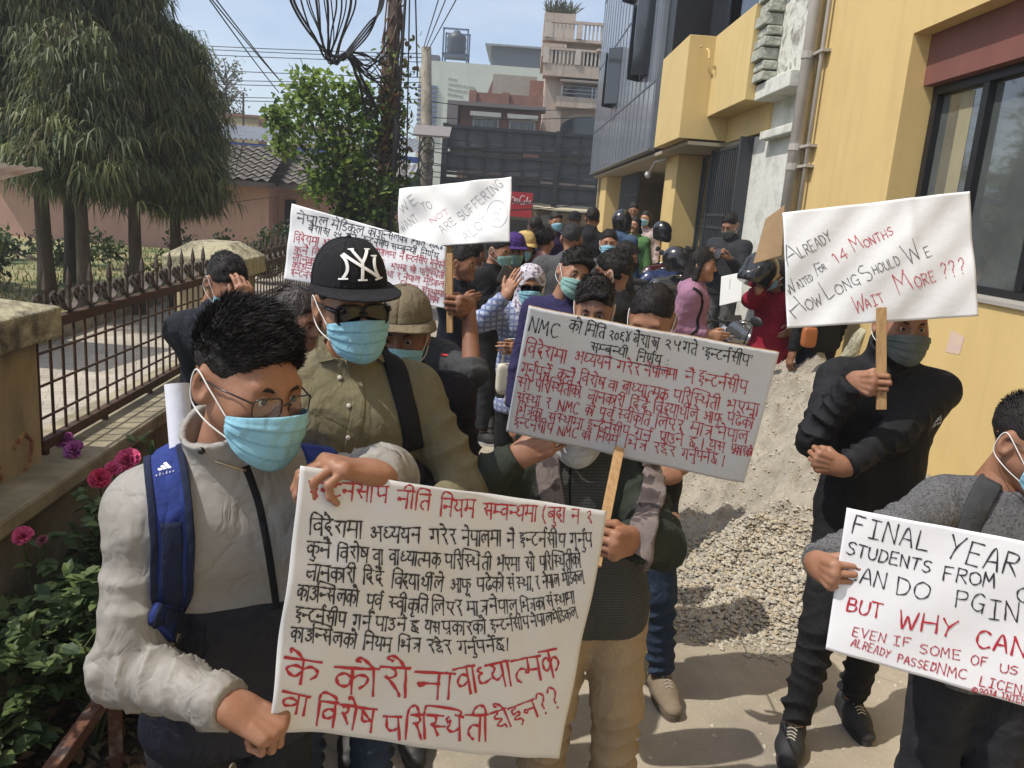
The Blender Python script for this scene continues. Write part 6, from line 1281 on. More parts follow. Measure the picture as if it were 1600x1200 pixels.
class Sheet:
    """a board or poster: corner pixels with their depths give its place and size; bump(u, v) waves it along its normal"""
    def __init__(s, px, Y, bump=lambda u, v: 0 * u):
        s.px = np.asarray(px, float); s.W = np.array([at(p[0], p[1], y) for p, y in zip(px, Y)]); s.bump = bump; n = np.cross(s.W[3] - s.W[0], s.W[1] - s.W[0]); s.n = n / np.linalg.norm(n)
        if s.n @ (cam_c - s.W[0]) < 0: s.n = -s.n
        s.inkw = .74; s.wm = np.linalg.norm(s.W[1] - s.W[0]); s.pxm = np.linalg.norm(s.px[1] - s.px[0]) / s.wm
    def S(s, u, v, off=0.):
        u = np.asarray(u, float)[..., None]; v = np.asarray(v, float)[..., None]; c = s.W; return (1 - u) * (1 - v) * c[0] + u * (1 - v) * c[1] + u * v * c[2] + (1 - u) * v * c[3] + s.n * (s.bump(u, v) + off)
    def uv(s, P):
        P = np.asarray(P, float); q = inv_bilinear(s.px, P)
        def pr(q_):
            v = s.S(q_[:, 0], q_[:, 1]) - cam_c; z = v @ cam_f; return np.stack([800 + FPX * (v @ cam_r) / z, 600 - FPX * (v @ cam_u) / z], 1)
        for _ in range(5):
            b = pr(q); e = 1e-3; du = (pr(q + [e, 0]) - b) / e; dv = (pr(q + [0, e]) - b) / e; r = P - b; D = du[:, 0] * dv[:, 1] - du[:, 1] * dv[:, 0]
            q = q + np.stack([(r[:, 0] * dv[:, 1] - r[:, 1] * dv[:, 0]) / D, (du[:, 0] * r[:, 1] - du[:, 1] * r[:, 0]) / D], 1)
        return q
    def board(s, root, name, m, th, nu=70, nv=46, m_back=None):
        u, v = np.meshgrid(np.linspace(0, 1, nu + 1), np.linspace(0, 1, nv + 1)); A = s.S(u, v).reshape(-1, 3); B = s.S(u, v, -th).reshape(-1, 3); k = len(A); q = []; mi = []
        for j in range(nv):
            for i in range(nu): a = j * (nu + 1) + i; f = (a, a + nu + 1, a + nu + 2, a + 1); q.append(f); q.append(tuple(x + k for x in f[::-1])); mi += [0, 1 if m_back else 0]
        ring = [i for i in range(nu + 1)] + [j * (nu + 1) + nu for j in range(1, nv + 1)] + [nv * (nu + 1) + i for i in range(nu - 1, -1, -1)] + [j * (nu + 1) for j in range(nv - 1, 0, -1)]
        for i in range(len(ring)): a, b = ring[i], ring[(i + 1) % len(ring)]; q.append((a, b, b + k, a + k)); mi.append(1 if m_back else 0)
        o = npmesh(name, np.concatenate([A, B]), np.array(q), [m] + ([m_back] if m_back else []), root, smooth=True); o.data.polygons.foreach_set('material_index', mi); o.data.update(); return o
    def ink(s, mb, strokes_px, wpx, off=.0012):
        """strokes in photo pixels laid onto the sheet as flat marker lines"""
        for P in strokes_px:
            uv = s.uv(P); uv = uv[(uv[:, 0] > .004) & (uv[:, 0] < .996) & (uv[:, 1] > .004) & (uv[:, 1] < .996)]
            if len(uv) < 2: continue
            Q = s.S(uv[:, 0], uv[:, 1], off); T = np.gradient(Q, axis=0); T /= np.maximum(np.linalg.norm(T, axis=1), 1e-9)[:, None]; sd = np.cross(T, s.n); w_ = wpx * s.inkw / s.pxm / 2 * (1 + .30 * np.sin(np.arange(len(Q)) * .9 + Q[0, 0] * 50))
            Q[0] -= T[0] * w_[0] * .5; Q[-1] += T[-1] * w_[-1] * .5; k = len(Q); mb.add(list(Q - sd * w_[:, None]) + list(Q + sd * w_[:, None]), [(i, i + 1, k + i + 1, k + i) for i in range(k - 1)])
def layout(text, p0, p1, size, seed=0, slant=0., jit=1., widen=None):
    """strokes (pixel polylines) of a line of writing whose base line runs p0 -> p1; size = head line height"""
    g = akshara(text); tot = sum(w_ for _, w_ in g) / 100 * size; p0 = np.asarray(p0, float); d = np.asarray(p1, float) - p0; L = np.linalg.norm(d); d = d / L; up = V3(d[1], -d[0], 0)[:2]; f = L / tot; rg = random.Random(seed); x = 0; out = []
    for st, w_ in g:
        jx, jy, js = rg.gauss(0, .012) * jit, rg.gauss(0, .022) * jit, 1 + rg.gauss(0, .035) * jit; tl = rg.gauss(0, .03) * jit
        for P, sm in st:
            P = np.array(P) / 100.; P = P + np.array([[rg.gauss(0, .012), rg.gauss(0, .014)] for _ in P]) * jit
            if sm and len(P) > 2: P = catmull(np.c_[P, np.zeros(len(P))], 6)[:, :2]
            elif len(P) == 2: P = np.array([P[0] + (P[1] - P[0]) * t + np.array([.010, .010]) * jit * math.sin(t * PI) * rg.uniform(-1, 1) for t in np.linspace(0, 1, 6)])
            X = (P[:, 0] * size * f + x + jx * size) + (P[:, 1] * js) * size * (slant + tl); Yv = (P[:, 1] * js + jy) * size
            out.append(p0 + np.outer(X, d) + np.outer(Yv, up))
        x += w_ / 100 * size * f
    return out
INK_K = mat('black_marker', (.018, .018, .022), .5, namt=0); INK_R = mat('red_marker', (.42, .018, .035), .5, namt=0); INK_P = mat('pencil_grey', (.13, .13, .13), .7, namt=0); INK_RP = mat('thin_red_pen', (.50, .08, .10), .6, namt=0); INK_W = mat('white_script', (.78, .78, .78), .5, namt=0)
def paper(name, c=(.74, .75, .76), fine=55, amt=.35, big=9, c2=None):
    m = mat(name, c, .62, c2=c2 or tuple(x * .95 for x in c), nscale=5, namt=1, bump=amt, bscale=fine, bdist=.003, spec=.35); return m
def sign(name, label, px, Y, lines, m, th=.003, bump=None, group=None, stick=None, part='paper_sheet', m_back=None, extra=None, cat='placard', fs=1., dy=0., fade=0):
    sh = Sheet(px, Y, bump or (lambda u, v: 0 * u)); c = sh.S(np.array(.5), np.array(.5)); t = thing(name, label, cat, c, group); sh.root = t; sh.obj = sh.board(t, part, m, th, m_back=m_back); by = {}
    if fade: sh.inkw = .7
    for i, (col, text, p0, p1, size, wpx, *r) in enumerate(lines):
        by.setdefault(col, MB()); kw = r[0] if r else {}; sh.ink(by[col], layout(text, (p0[0], p0[1] + dy), (p1[0], p1[1] + dy), size * fs, seed=i + 7, **kw), wpx)
    for col, P, wpx in (extra or []): by.setdefault(col, MB()); sh.ink(by[col], [np.asarray(p, float) for p in P], wpx)
    for col, mbx in by.items(): mbx.build({'k': 'black_lettering', 'r': 'red_lettering', 'p': 'grey_lettering', 's': 'red_lettering'}[col], {'k': INK_K, 'r': INK_R, 'p': INK_P if not fade else mat('faint_pencil', (.30, .30, .31), .7, namt=0), 's': INK_RP}[col], sh.obj)
    if stick is not None:
        (a, b, wd) = stick; sm = MB(); a, b = Vector(tuple(a)), Vector(tuple(b)); d = (b - a).normalized(); n = Vector(tuple(sh.n)); s_ = d.cross(n).normalized(); n2 = s_.cross(d); q = []
        for p in (a, b):
            for e, g_ in ((-1, -1), (1, -1), (1, 1), (-1, 1)): q.append(tuple(p + s_ * e * wd / 2 + n2 * g_ * .006))
        sm.hexa(q); sm.build('wooden_stick', mat('raw_pine', (.46, .29, .13), .7, c2=(.33, .19, .08), nscale=14, namt=1, stretch=(6, 6, .8), bump=.4, bscale=60), t, bevel=.0015)
    return sh

# A: large paper poster in front
def bumpA(u, v): return -.024 * np.exp(-(((u - .13) / .16) ** 2 + (v / .16) ** 2)) + .016 * np.sin(PI * u) * (.4 + .6 * v) + .006 * np.sin(u * 7 + v * 3) + .022 * np.exp(-((u / .12) ** 2 + ((1 - v) / .25) ** 2)) + .010 * np.exp(-(((1 - u) / .10) ** 2 + ((v - .12) / .12) ** 2)) + .0025 * np.sin(9 * u + 17 * v) + .0016 * np.sin(31 * u - 12 * v)
pxA = ((473, 731), (945, 797), (874, 1186), (414, 1132)); YA = (1.24, 1.56, 1.54, 1.19)
SA = sign('paper_poster', 'large white paper poster in front, black and red handwriting ending in two question marks', pxA, YA, [
    ('r', 'इन्टर्नसीप', (481, 779), (606, 787), 30, 3.0), ('r', 'नीति', (618, 796), (672, 800), 30, 3.0), ('r', 'नियम', (686, 807), (742, 810), 30, 3.0), ('r', 'सम्वन्धमा', (754, 811), (838, 816), 28, 3.0), ('r', '(बुदा न २', (846, 816), (925, 820), 26, 2.6),
    ('k', 'विदेशमा', (482, 836), (566, 843), 29, 2.9), ('k', 'अध्ययन', (578, 847), (657, 850), 27, 2.9), ('k', 'गरेर', (671, 851), (712, 851), 27, 2.9), ('k', 'नेपालमा नै', (721, 853), (805, 856), 27, 2.8), ('k', 'इन्टर्नसीप', (811, 856), (884, 857), 26, 2.7), ('k', 'गर्नुप', (891, 856), (926, 855), 24, 2.7),
    ('k', 'कुनै', (478, 870), (516, 872), 26, 2.8), ('k', 'विशेष', (526, 878), (576, 880), 27, 2.8), ('k', 'वा वाध्यात्मक', (582, 882), (688, 888), 26, 2.8), ('k', 'परिस्थिती', (694, 889), (768, 892), 25, 2.7), ('k', 'भएमा सो', (776, 893), (836, 893), 25, 2.7), ('k', 'परिस्थितीको', (843, 892), (909, 888), 25, 2.6),
    ('k', 'जानकारी', (476, 906), (556, 913), 27, 2.8), ('k', 'दिदै', (566, 914), (598, 916), 25, 2.8), ('k', 'विद्यार्थीले', (610, 919), (692, 926), 26, 2.8), ('k', 'आफू', (704, 926), (736, 926), 24, 2.7), ('k', 'पढेको', (744, 926), (788, 926), 25, 2.7), ('k', 'संस्था,', (793, 925), (834, 922), 24, 2.6), ('k', 'र नेपाल मेडिकल', (838, 922), (914, 912), 22, 2.4),
    ('k', 'काउन्सिलको', (462, 937), (560, 950), 27, 2.8), ('k', 'पूर्व', (570, 951), (597, 954), 25, 2.8), ('k', 'स्वीकृति', (606, 955), (668, 960), 25, 2.8), ('k', 'लिएर', (674, 961), (722, 963), 25, 2.7), ('k', 'मात्र', (730, 962), (762, 962), 24, 2.7), ('k', 'नेपाल', (766, 961), (810, 958), 24, 2.6), ('k', 'भित्रका', (814, 957), (852, 953), 22, 2.5), ('k', 'संस्थामा', (855, 951), (900, 944), 22, 2.4),
    ('k', 'इन्टर्नसीप', (459, 972), (540, 982), 26, 2.8), ('k', 'गर्न', (550, 984), (578, 986), 25, 2.8), ('k', 'पाउने', (585, 986), (634, 988), 24, 2.7), ('k', 'छ', (640, 990), (655, 990), 22, 2.7), ('k', 'यस', (662, 991), (688, 992), 23, 2.7), ('k', 'प्रकारको', (691, 993), (760, 992), 24, 2.7), ('k', 'इन्टर्नसीप', (767, 990), (828, 982), 22, 2.5), ('k', 'नेपाल', (830, 981), (864, 976), 21, 2.4), ('k', 'मेडिकल', (866, 976), (904, 966), 20, 2.3),
    ('k', 'काउन्सिलको', (453, 1002), (556, 1014), 25, 2.8), ('k', 'नियम', (566, 1016), (612, 1019), 24, 2.8), ('k', 'भित्र', (621, 1019), (657, 1021), 24, 2.7), ('k', 'रहेर', (666, 1022), (706, 1022), 23, 2.7), ('k', 'गर्नुपर्नेछ।', (716, 1023), (796, 1018), 23, 2.7),
    ('r', 'के', (440, 1064), (500, 1072), 45, 4.6), ('r', 'कोरोना', (520, 1084), (710, 1096), 50, 4.8), ('r', 'वाध्यात्मक', (714, 1090), (880, 1056), 46, 4.6),
    ('r', 'वा', (434, 1110), (480, 1120), 36, 4.2), ('r', 'विशेष', (490, 1134), (584, 1146), 42, 4.6), ('r', 'परिस्थिती', (600, 1156), (764, 1160), 44, 4.6), ('r', 'होइन', (776, 1146), (846, 1120), 34, 4.0), ('r', '??', (846, 1122), (882, 1104), 42, 3.8)],
    paper('white_poster_paper', (.64, .65, .66), 9, .5), .0012, bumpA, fs=.88, dy=-1)
# B: corrugated card placard
def bumpB(u, v): return .0016 * np.sin(u * 120) * .25 + .004 * np.sin(u * 5 + v * 4) + .006 * np.sin(PI * v) * np.sin(u * 3) + .0018 * np.sin(u * 17 + v * 5)
pxB = ((826, 478), (1218, 553), (1162, 754), (790, 676)); YB = (1.86, 1.82, 1.96, 2.0)
m = paper('grey_white_card', (.60, .62, .645), 30, .25); n_, L_, b_ = nodes(m)
sa, sb = at(968, 700, 1.945), at(931, 884, 1.72)
SB = sign('card_placard', 'greyish cardboard placard on a stick, lettering begins with NMC, the rest mostly in red', pxB, YB, [
    ('k', 'NMC', (824, 517), (872, 530), 26, 2.6), ('k', 'को', (887, 520), (907, 524), 21, 2.4), ('k', 'मिति', (913, 524), (945, 530), 20, 2.5), ('k', '२०६४', (950, 532), (984, 538), 23, 2.5), ('k', 'बैशाख', (988, 541), (1028, 547), 21, 2.4), ('k', '२५', (1036, 546), (1062, 551), 22, 2.4), ('k', 'गते', (1066, 552), (1088, 556), 20, 2.4), ('k', "'इन्टर्नसीप'", (1094, 560), (1174, 574), 21, 2.4),
    ('k', 'सम्बन्धी,', (921, 550), (984, 561), 17, 2.4), ('k', 'निर्णय :', (994, 565), (1044, 574), 18, 2.4),
    ('r', 'विदेशमा', (818, 556), (884, 570), 25, 2.5), ('r', 'अध्ययन', (896, 567), (954, 578), 22, 2.4), ('r', 'गरेर', (962, 580), (998, 587), 21, 2.4), ('r', 'नेपालमा', (1006, 587), (1058, 595), 20, 2.3), ('r', 'नै', (1068, 598), (1084, 601), 21, 2.4), ('r', 'इन्टर्नसीप', (1088, 602), (1166, 617), 24, 2.4),
    ('r', 'गर्नुपर्ने', (812, 586), (858, 596), 23, 2.4), ('r', 'कुनै', (868, 594), (896, 600), 21, 2.4), ('r', 'विशेष', (904, 601), (944, 609), 21, 2.4), ('r', 'वा', (948, 610), (964, 613), 18, 2.3), ('r', 'बाध्यात्मक', (970, 614), (1042, 629), 22, 2.4), ('r', 'परिस्थिती', (1050, 628), (1124, 642), 22, 2.4), ('r', 'भएमा', (1134, 642), (1184, 652), 22, 2.3),
    ('r', 'सो', (805, 606), (828, 611), 19, 2.4), ('r', 'परिस्थितीको', (834, 611), (908, 624), 22, 2.4), ('r', 'जानकारी', (916, 626), (974, 638), 20, 2.3), ('r', 'दिंदै', (982, 640), (1012, 646), 21, 2.3), ('r', 'विद्यार्थीले', (1020, 647), (1090, 659), 22, 2.3), ('r', 'आफू', (1098, 659), (1126, 665), 20, 2.3), ('r', 'पढेको', (1134, 664), (1176, 672), 20, 2.3),
    ('r', 'संस्था र', (806, 630), (858, 640), 20, 2.3), ('r', 'NMC', (870, 642), (904, 649), 21, 2.3), ('r', 'को', (912, 648), (926, 652), 18, 2.3), ('r', 'पूर्व', (934, 652), (956, 658), 18, 2.3), ('r', 'स्वीकृति', (962, 657), (1014, 667), 20, 2.3), ('r', 'लिएर', (1022, 669), (1066, 677), 22, 2.4), ('r', 'मात्र', (1076, 678), (1112, 685), 22, 2.4), ('r', 'नेपाल', (1120, 686), (1168, 694), 22, 2.4),
    ('r', 'भित्रका', (806, 650), (846, 657), 20, 2.3), ('r', 'संस्थामा', (854, 660), (910, 672), 19, 2.3), ('r', 'इन्टर्नसीप', (916, 672), (982, 685), 20, 2.3), ('r', 'गर्न', (990, 684), (1016, 690), 19, 2.3), ('r', 'पाउने छ ।', (1028, 692), (1100, 704), 20, 2.3), ('r', 'यस', (1106, 704), (1132, 709), 20, 2.3), ('r', 'प्रकारको', (1140, 709), (1174, 716), 17, 2.2),
    ('r', 'इन्टर्नसीप', (802, 668), (862, 679), 19, 2.3), ('r', 'NMC', (870, 680), (902, 686), 18, 2.3), ('r', 'को', (908, 686), (922, 689), 16, 2.2), ('r', 'नियम', (930, 690), (964, 697), 18, 2.2), ('r', 'भित्र', (974, 699), (1010, 706), 19, 2.3), ('r', 'रहेर', (1018, 708), (1054, 715), 19, 2.3), ('r', 'गर्नुपर्नेछ ।', (1064, 717), (1132, 730), 20, 2.3)],
    m, .005, bumpB, stick=(sa, sb, .024), part='card_board', fs=.86, dy=-1, m_back=mat('raw_card', (.36, .25, .14), .9, namt=.7), extra=[('k', [[(917, 551), (950, 558), (966, 562)], [(988, 566), (1010, 571), (1046, 580)]], 1.8)])
# C: white board behind the black cap
def bumpC(u, v): return .004 * np.sin(u * 9 + v * 2) + .003 * np.sin(u * 23 - v * 5) * v + .002 * np.sin(v * 14 + u * 11)
pxC = ((456, 318), (697, 386), (694, 482), (445, 436)); YC = (3.02, 2.86, 2.84, 3.0)
SC_ = sign('card_placard', 'white placard behind the black cap, black heading over red Devanagari lines', pxC, YC, [
    ('k', 'नेपाल', (462, 348), (512, 356), 15, 1.5), ('k', 'मेडिकल', (516, 358), (568, 369), 14, 1.5), ('k', 'काउन्सिलको', (574, 368), (636, 380), 12, 1.4), ('k', 'मिति २०६४', (642, 380), (692, 392), 12, 1.4),
    ('k', 'बैशाख २५ गते', (480, 362), (556, 378), 11, 1.4), ('k', 'इन्टर्नसीप', (566, 379), (606, 389), 11, 1.3), ('k', 'सम्बन्धी', (610, 390), (650, 398), 10, 1.3), ('k', 'निर्णय', (656, 400), (684, 406), 11, 1.3),
    ('r', 'विदेशमा अध्ययन', (458, 378), (546, 392), 13, 1.4), ('r', 'गरेर', (552, 392), (580, 396), 11, 1.3), ('r', 'नेपालमा नै', (584, 398), (630, 406), 10, 1.2), ('r', 'इन्टर्नसीप गर्नुपर्ने', (632, 407), (694, 420), 10, 1.2),
    ('r', 'कुनै विशेष वा', (459, 395), (540, 408), 11, 1.3), ('r', 'बाध्यात्मक', (544, 408), (600, 416), 10, 1.2), ('r', 'भएमा सो परिस्थिती', (610, 420), (693, 436), 10, 1.2), ('r', 'जानकारी दिंदै', (456, 408), (530, 420), 11, 1.3), ('r', 'पढेको संस्था र नेपाल मेडिकल', (560, 424), (693, 450), 10, 1.2), ('r', 'काउन्सिलको', (455, 419), (520, 430), 10, 1.3), ('r', 'भित्रका संस्थामा', (624, 450), (693, 464), 9, 1.2), ('r', 'इन्टर्नसीप', (453, 430), (500, 439), 10, 1.2), ('r', 'इन्टर्नसीप NMC को नियम', (600, 452), (684, 474), 9, 1.2), ('r', 'गर्नुपर्नेछ।', (610, 466), (660, 478), 8, 1.2)],
    paper('white_board_paper', (.72, .73, .75), 14, .6), .004, bumpC, part='card_board', stick=(at(703, 396, 2.86), at(703, 520, 2.84), .022))
# D: sunlit board with faint pencil capitals
def bumpD(u, v): return .012 * np.sin(u * 2.6) * (v - .5) + .005 * np.sin(u * 12 + v * 5) + .004 * np.sin(u * 19 - v * 9) + .006 * np.sin(v * 7 + u * 2)
pxD = ((624, 295), (799, 276), (796, 378), (622, 389)); YD = (3.55, 3.4, 3.34, 3.5)
face = [(785 - 15 * (1 - math.cos(t)) - 0, 336 - 0) for t in (0,)]
circ = [(777 + 16 * math.cos(t), 334 - 21 * math.sin(t)) for t in np.linspace(0, 6.2, 30)]
SD = sign('card_placard', 'bright white placard with faint grey capitals about suffering and a drawn round face', pxD, YD, [
    ('p', 'WE', (628, 334), (656, 314), 17, 1.1), ('p', 'WANT', (630, 364), (656, 344), 14, 1.0), ('p', 'TO', (662, 332), (677, 325), 14, 1.1), ('s', 'NOT', (674, 350), (704, 332), 9, .8), ('p', 'ARE', (692, 366), (714, 348), 13, 1.1), ('p', 'SUFFERING', (722, 346), (788, 290), 15, 1.1), ('p', 'ALOT', (728, 378), (766, 348), 14, 1.1)],
    paper('sunlit_card_paper', (.78, .78, .77), 16, .7), .004, bumpD, part='card_board', fade=1, extra=[('p', [circ, [(768, 336), (774, 331), (780, 335)], [(781, 345), (776, 340), (770, 346)], [(771, 326), (772, 328)], [(782, 325), (783, 328)]], .8)], stick=(at(702, 340, 3.46), at(700, 470, 3.44), .022))
# E: placard of the man in black
def bumpE(u, v): return .006 * np.sin(u * 2.4 + 1) + .0035 * np.sin(u * 10 + v * 4) + .004 * np.sin(v * 6 - u * 3) + .0022 * np.sin(u * 24 + v * 15) + .005 * np.exp(-((u - .68) / .03) ** 2) * (1 - v)
pxE = ((1222, 333), (1517, 298), (1528, 494), (1230, 513)); YE = (2.66, 2.62, 2.56, 2.58)
SE = sign('card_placard', 'white placard on a stick asking how long should we wait, held by man in black', pxE, YE, [
    ('p', 'A', (1229, 418), (1256, 402), 38, 1.7), ('p', 'LREADY', (1252, 404), (1302, 374), 20, 1.7), ('p', 'W', (1232, 462), (1248, 452), 24, 1.6), ('p', 'AITED', (1248, 451), (1272, 436), 13, 1.5), ('p', 'F', (1276, 432), (1288, 428), 22, 1.6), ('p', 'OR', (1283, 426), (1292, 419), 11, 1.5), ('s', '14', (1304, 415), (1328, 400), 20, 1.8), ('s', 'M', (1334, 395), (1352, 385), 28, 1.8), ('s', 'ONTHS', (1352, 388), (1398, 366), 16, 1.7),
    ('p', 'H', (1242, 500), (1262, 482), 34, 1.7), ('p', 'OW', (1262, 486), (1288, 474), 20, 1.7), ('p', 'L', (1292, 470), (1308, 460), 36, 1.7), ('p', 'ONG', (1308, 462), (1346, 442), 20, 1.7), ('p', 'S', (1354, 443), (1368, 432), 34, 1.7), ('p', 'HOULD', (1366, 430), (1408, 412), 17, 1.7), ('p', 'W', (1420, 414), (1444, 400), 34, 1.7), ('p', 'E', (1446, 403), (1458, 398), 19, 1.7),
    ('s', 'W', (1336, 490), (1356, 482), 30, 1.9), ('s', 'AIT', (1354, 484), (1384, 470), 18, 1.8), ('s', 'M', (1402, 462), (1430, 448), 38, 1.9), ('s', 'ORE', (1432, 450), (1464, 438), 21, 1.9), ('s', '???', (1472, 438), (1512, 428), 32, 1.9)],
    paper('wrinkled_card_paper', (.74, .75, .76), 22, .7), .004, bumpE, fs=.86, part='card_board', stick=(at(1377, 480, 2.545), at(1377, 640, 2.50), .030))
# F: bottom right paper
def bumpF(u, v): return .006 * np.sin(u * 4 + 1) + .002 * np.sin(u * 9 + v * 8) + .001 * np.sin(u * 26 - v * 7) + .006 * (u - .5) ** 2
pxF = ((1323, 792), (1700, 866), (1680, 1128), (1290, 1012)); YF = (1.60, 1.44, 1.42, 1.58)
SF = sign('paper_poster', 'white paper at the lower right edge with bold capitals about final year students', pxF, YF, [
    ('k', 'FINAL', (1327, 832), (1452, 863), 29, 3.2), ('k', 'YEAR', (1474, 872), (1590, 902), 36, 3.4), ('k', 'STUDENTS', (1320, 865), (1454, 896), 20, 3.2), ('k', 'FROM', (1470, 905), (1556, 920), 22, 3.2), ('k', 'C', (1584, 938), (1608, 944), 22, 3.2), ('k', 'CAN', (1318, 906), (1384, 920), 24, 3.0), ('k', 'DO', (1396, 928), (1450, 938), 28, 3.0), ('k', 'PG', (1488, 948), (1538, 958), 28, 3.0), ('k', 'IN', (1540, 966), (1594, 972), 30, 3.0),
    ('r', 'BUT', (1320, 954), (1378, 966), 22, 4.2), ('r', 'WHY', (1402, 980), (1496, 996), 28, 4.2), ('r', 'CAN', (1520, 1010), (1604, 1028), 28, 4.6), ('r', 'EVEN', (1330, 992), (1384, 1004), 14, 2.3), ('r', 'IF', (1392, 1006), (1424, 1012), 14, 2.3), ('r', 'SOME', (1434, 1020), (1502, 1031), 15, 2.4), ('r', 'OF', (1515, 1038), (1544, 1041), 14, 2.4), ('r', 'US', (1560, 1050), (1592, 1054), 14, 2.4),
    ('r', 'ALREADY', (1328, 1008), (1390, 1028), 12, 2.2), ('r', 'PASSED', (1400, 1034), (1462, 1050), 13, 2.3), ('r', '"NMC', (1452, 1050), (1512, 1062), 16, 2.4), ('r', 'LICENSE', (1528, 1070), (1624, 1092), 15, 2.4), ('r', '©2014 INTERN', (1517, 1083), (1610, 1102), 11, 2.2)],
    paper('flat_white_paper', (.76, .77, .80), 40, .2), .001, bumpF)
# plain cardboard placard seen from behind, sheet of paper, shop sign script
SG = sign('brown_card_placard', 'plain brown cardboard placard seen tilted beside the grey drain pipe', ((1196, 342), (1226, 320), (1221, 400), (1177, 412)), (5.3, 5.2, 5.15, 5.25), [], mat('brown_card', (.33, .22, .12), .9, c2=(.26, .17, .09), nscale=8, namt=1), .006, part='card_board')
SH = sign('white_sheet', 'white printed sheet held low behind the woman in pink', ((1127, 432), (1161, 425), (1158, 470), (1124, 478)), (6.6, 6.5, 6.4, 6.5), [], paper('printed_sheet', (.62, .62, .60)), .002, part='paper_sheet', extra=[('p', [[(1141, 436), (1140, 452)]], 1.2)])
sc = Sheet(((800, 301), (833, 299), (833, 323), (800, 324)), (26.61,) * 4); mb = MB()
def cur(P, w_): sc.ink(mb, [catmull([(x, y, 0) for x, y in P], 5)[:, :2]], w_, .006)
cur(((800, 310), (802, 307), (804, 312), (801, 318), (799, 315)), 1.3); cur(((806, 318), (805, 312), (808, 310), (808, 317), (811, 310), (809, 316), (812, 318)), 1.2)
cur(((820, 307), (815, 306), (812, 313), (814, 319), (820, 317)), 1.4); cur(((819, 314), (817, 317), (819, 319), (821, 315), (819, 314)), 1.1); cur(((822, 319), (825, 308), (823, 311), (823, 318), (826, 318)), 1.2); cur(((829, 313), (826, 315), (827, 319), (829, 314), (829, 318), (832, 318)), 1.1)
o = mb.build('script_lettering', INK_W, bpy.data.objects['red_shop_sign']); 
# ---------------------------------------------------------------- patterned cloths
def pattern_mat(name, c, c2, kind, scale):
    m = cloth(name, c, bump=.4); n, L, b = nodes(m); t = n.new('ShaderNodeTexCoord'); mixn = n.new('ShaderNodeMixRGB'); mixn.inputs[2].default_value = lin(c2); old = b.inputs['Base Color'].links[0].from_socket; L.new(old, mixn.inputs[1])
    if kind in ('stripe', 'plaid'):
        w = n.new('ShaderNodeTexWave'); w.bands_direction = 'Z'; w.inputs['Scale'].default_value = scale; L.new(t.outputs['Object'], w.inputs[0]); r = n.new('ShaderNodeValToRGB'); r.color_ramp.elements[0].position = .55; r.color_ramp.elements[1].position = .7; L.new(w.outputs[0], r.inputs[0]); fac = r.outputs[0]
        if kind == 'plaid':
            w2 = n.new('ShaderNodeTexWave'); w2.bands_direction = 'X'; w2.inputs['Scale'].default_value = scale; L.new(t.outputs['Object'], w2.inputs[0]); r2 = n.new('ShaderNodeValToRGB'); r2.color_ramp.elements[0].position = .7; r2.color_ramp.elements[1].position = .85; L.new(w2.outputs[0], r2.inputs[0]); mxx = n.new('ShaderNodeMath'); mxx.operation = 'MAXIMUM'; L.new(r.outputs[0], mxx.inputs[0]); L.new(r2.outputs[0], mxx.inputs[1]); fac = mxx.outputs[0]
    else:
        v = n.new('ShaderNodeTexNoise'); v.inputs['Scale'].default_value = scale; v.inputs['Detail'].default_value = 2; L.new(t.outputs['Object'], v.inputs[0]); r = n.new('ShaderNodeValToRGB'); r.color_ramp.elements[0].position = .54; r.color_ramp.elements[1].position = .58; L.new(v.outputs[0], r.inputs[0]); fac = r.outputs[0]
    L.new(fac, mixn.inputs[0]); L.new(mixn.outputs[0], b.inputs['Base Color']); return m
C_black = cloth('black_cloth', (.014, .014, .016)); C_navy = cloth('navy_cloth', (.010, .012, .022)); C_jean = cloth('blue_jean', (.022, .035, .065), (.035, .055, .095), nscale=14); C_jeand = cloth('dark_jean', (.013, .014, .018), (.024, .025, .03), nscale=14)
C_char = cloth('charcoal_cloth', (.05, .052, .055)); C_gray = cloth('grey_cloth', (.085, .085, .09))
def grip_w(G, fd, pn): fd = np.asarray(fd, float) / np.linalg.norm(fd); pn = np.asarray(pn, float); pn = pn - fd * (pn @ fd); pn /= np.linalg.norm(pn); return np.asarray(G) - fd * .086 - pn * .030
def A_(*p): return np.array(at(*p))

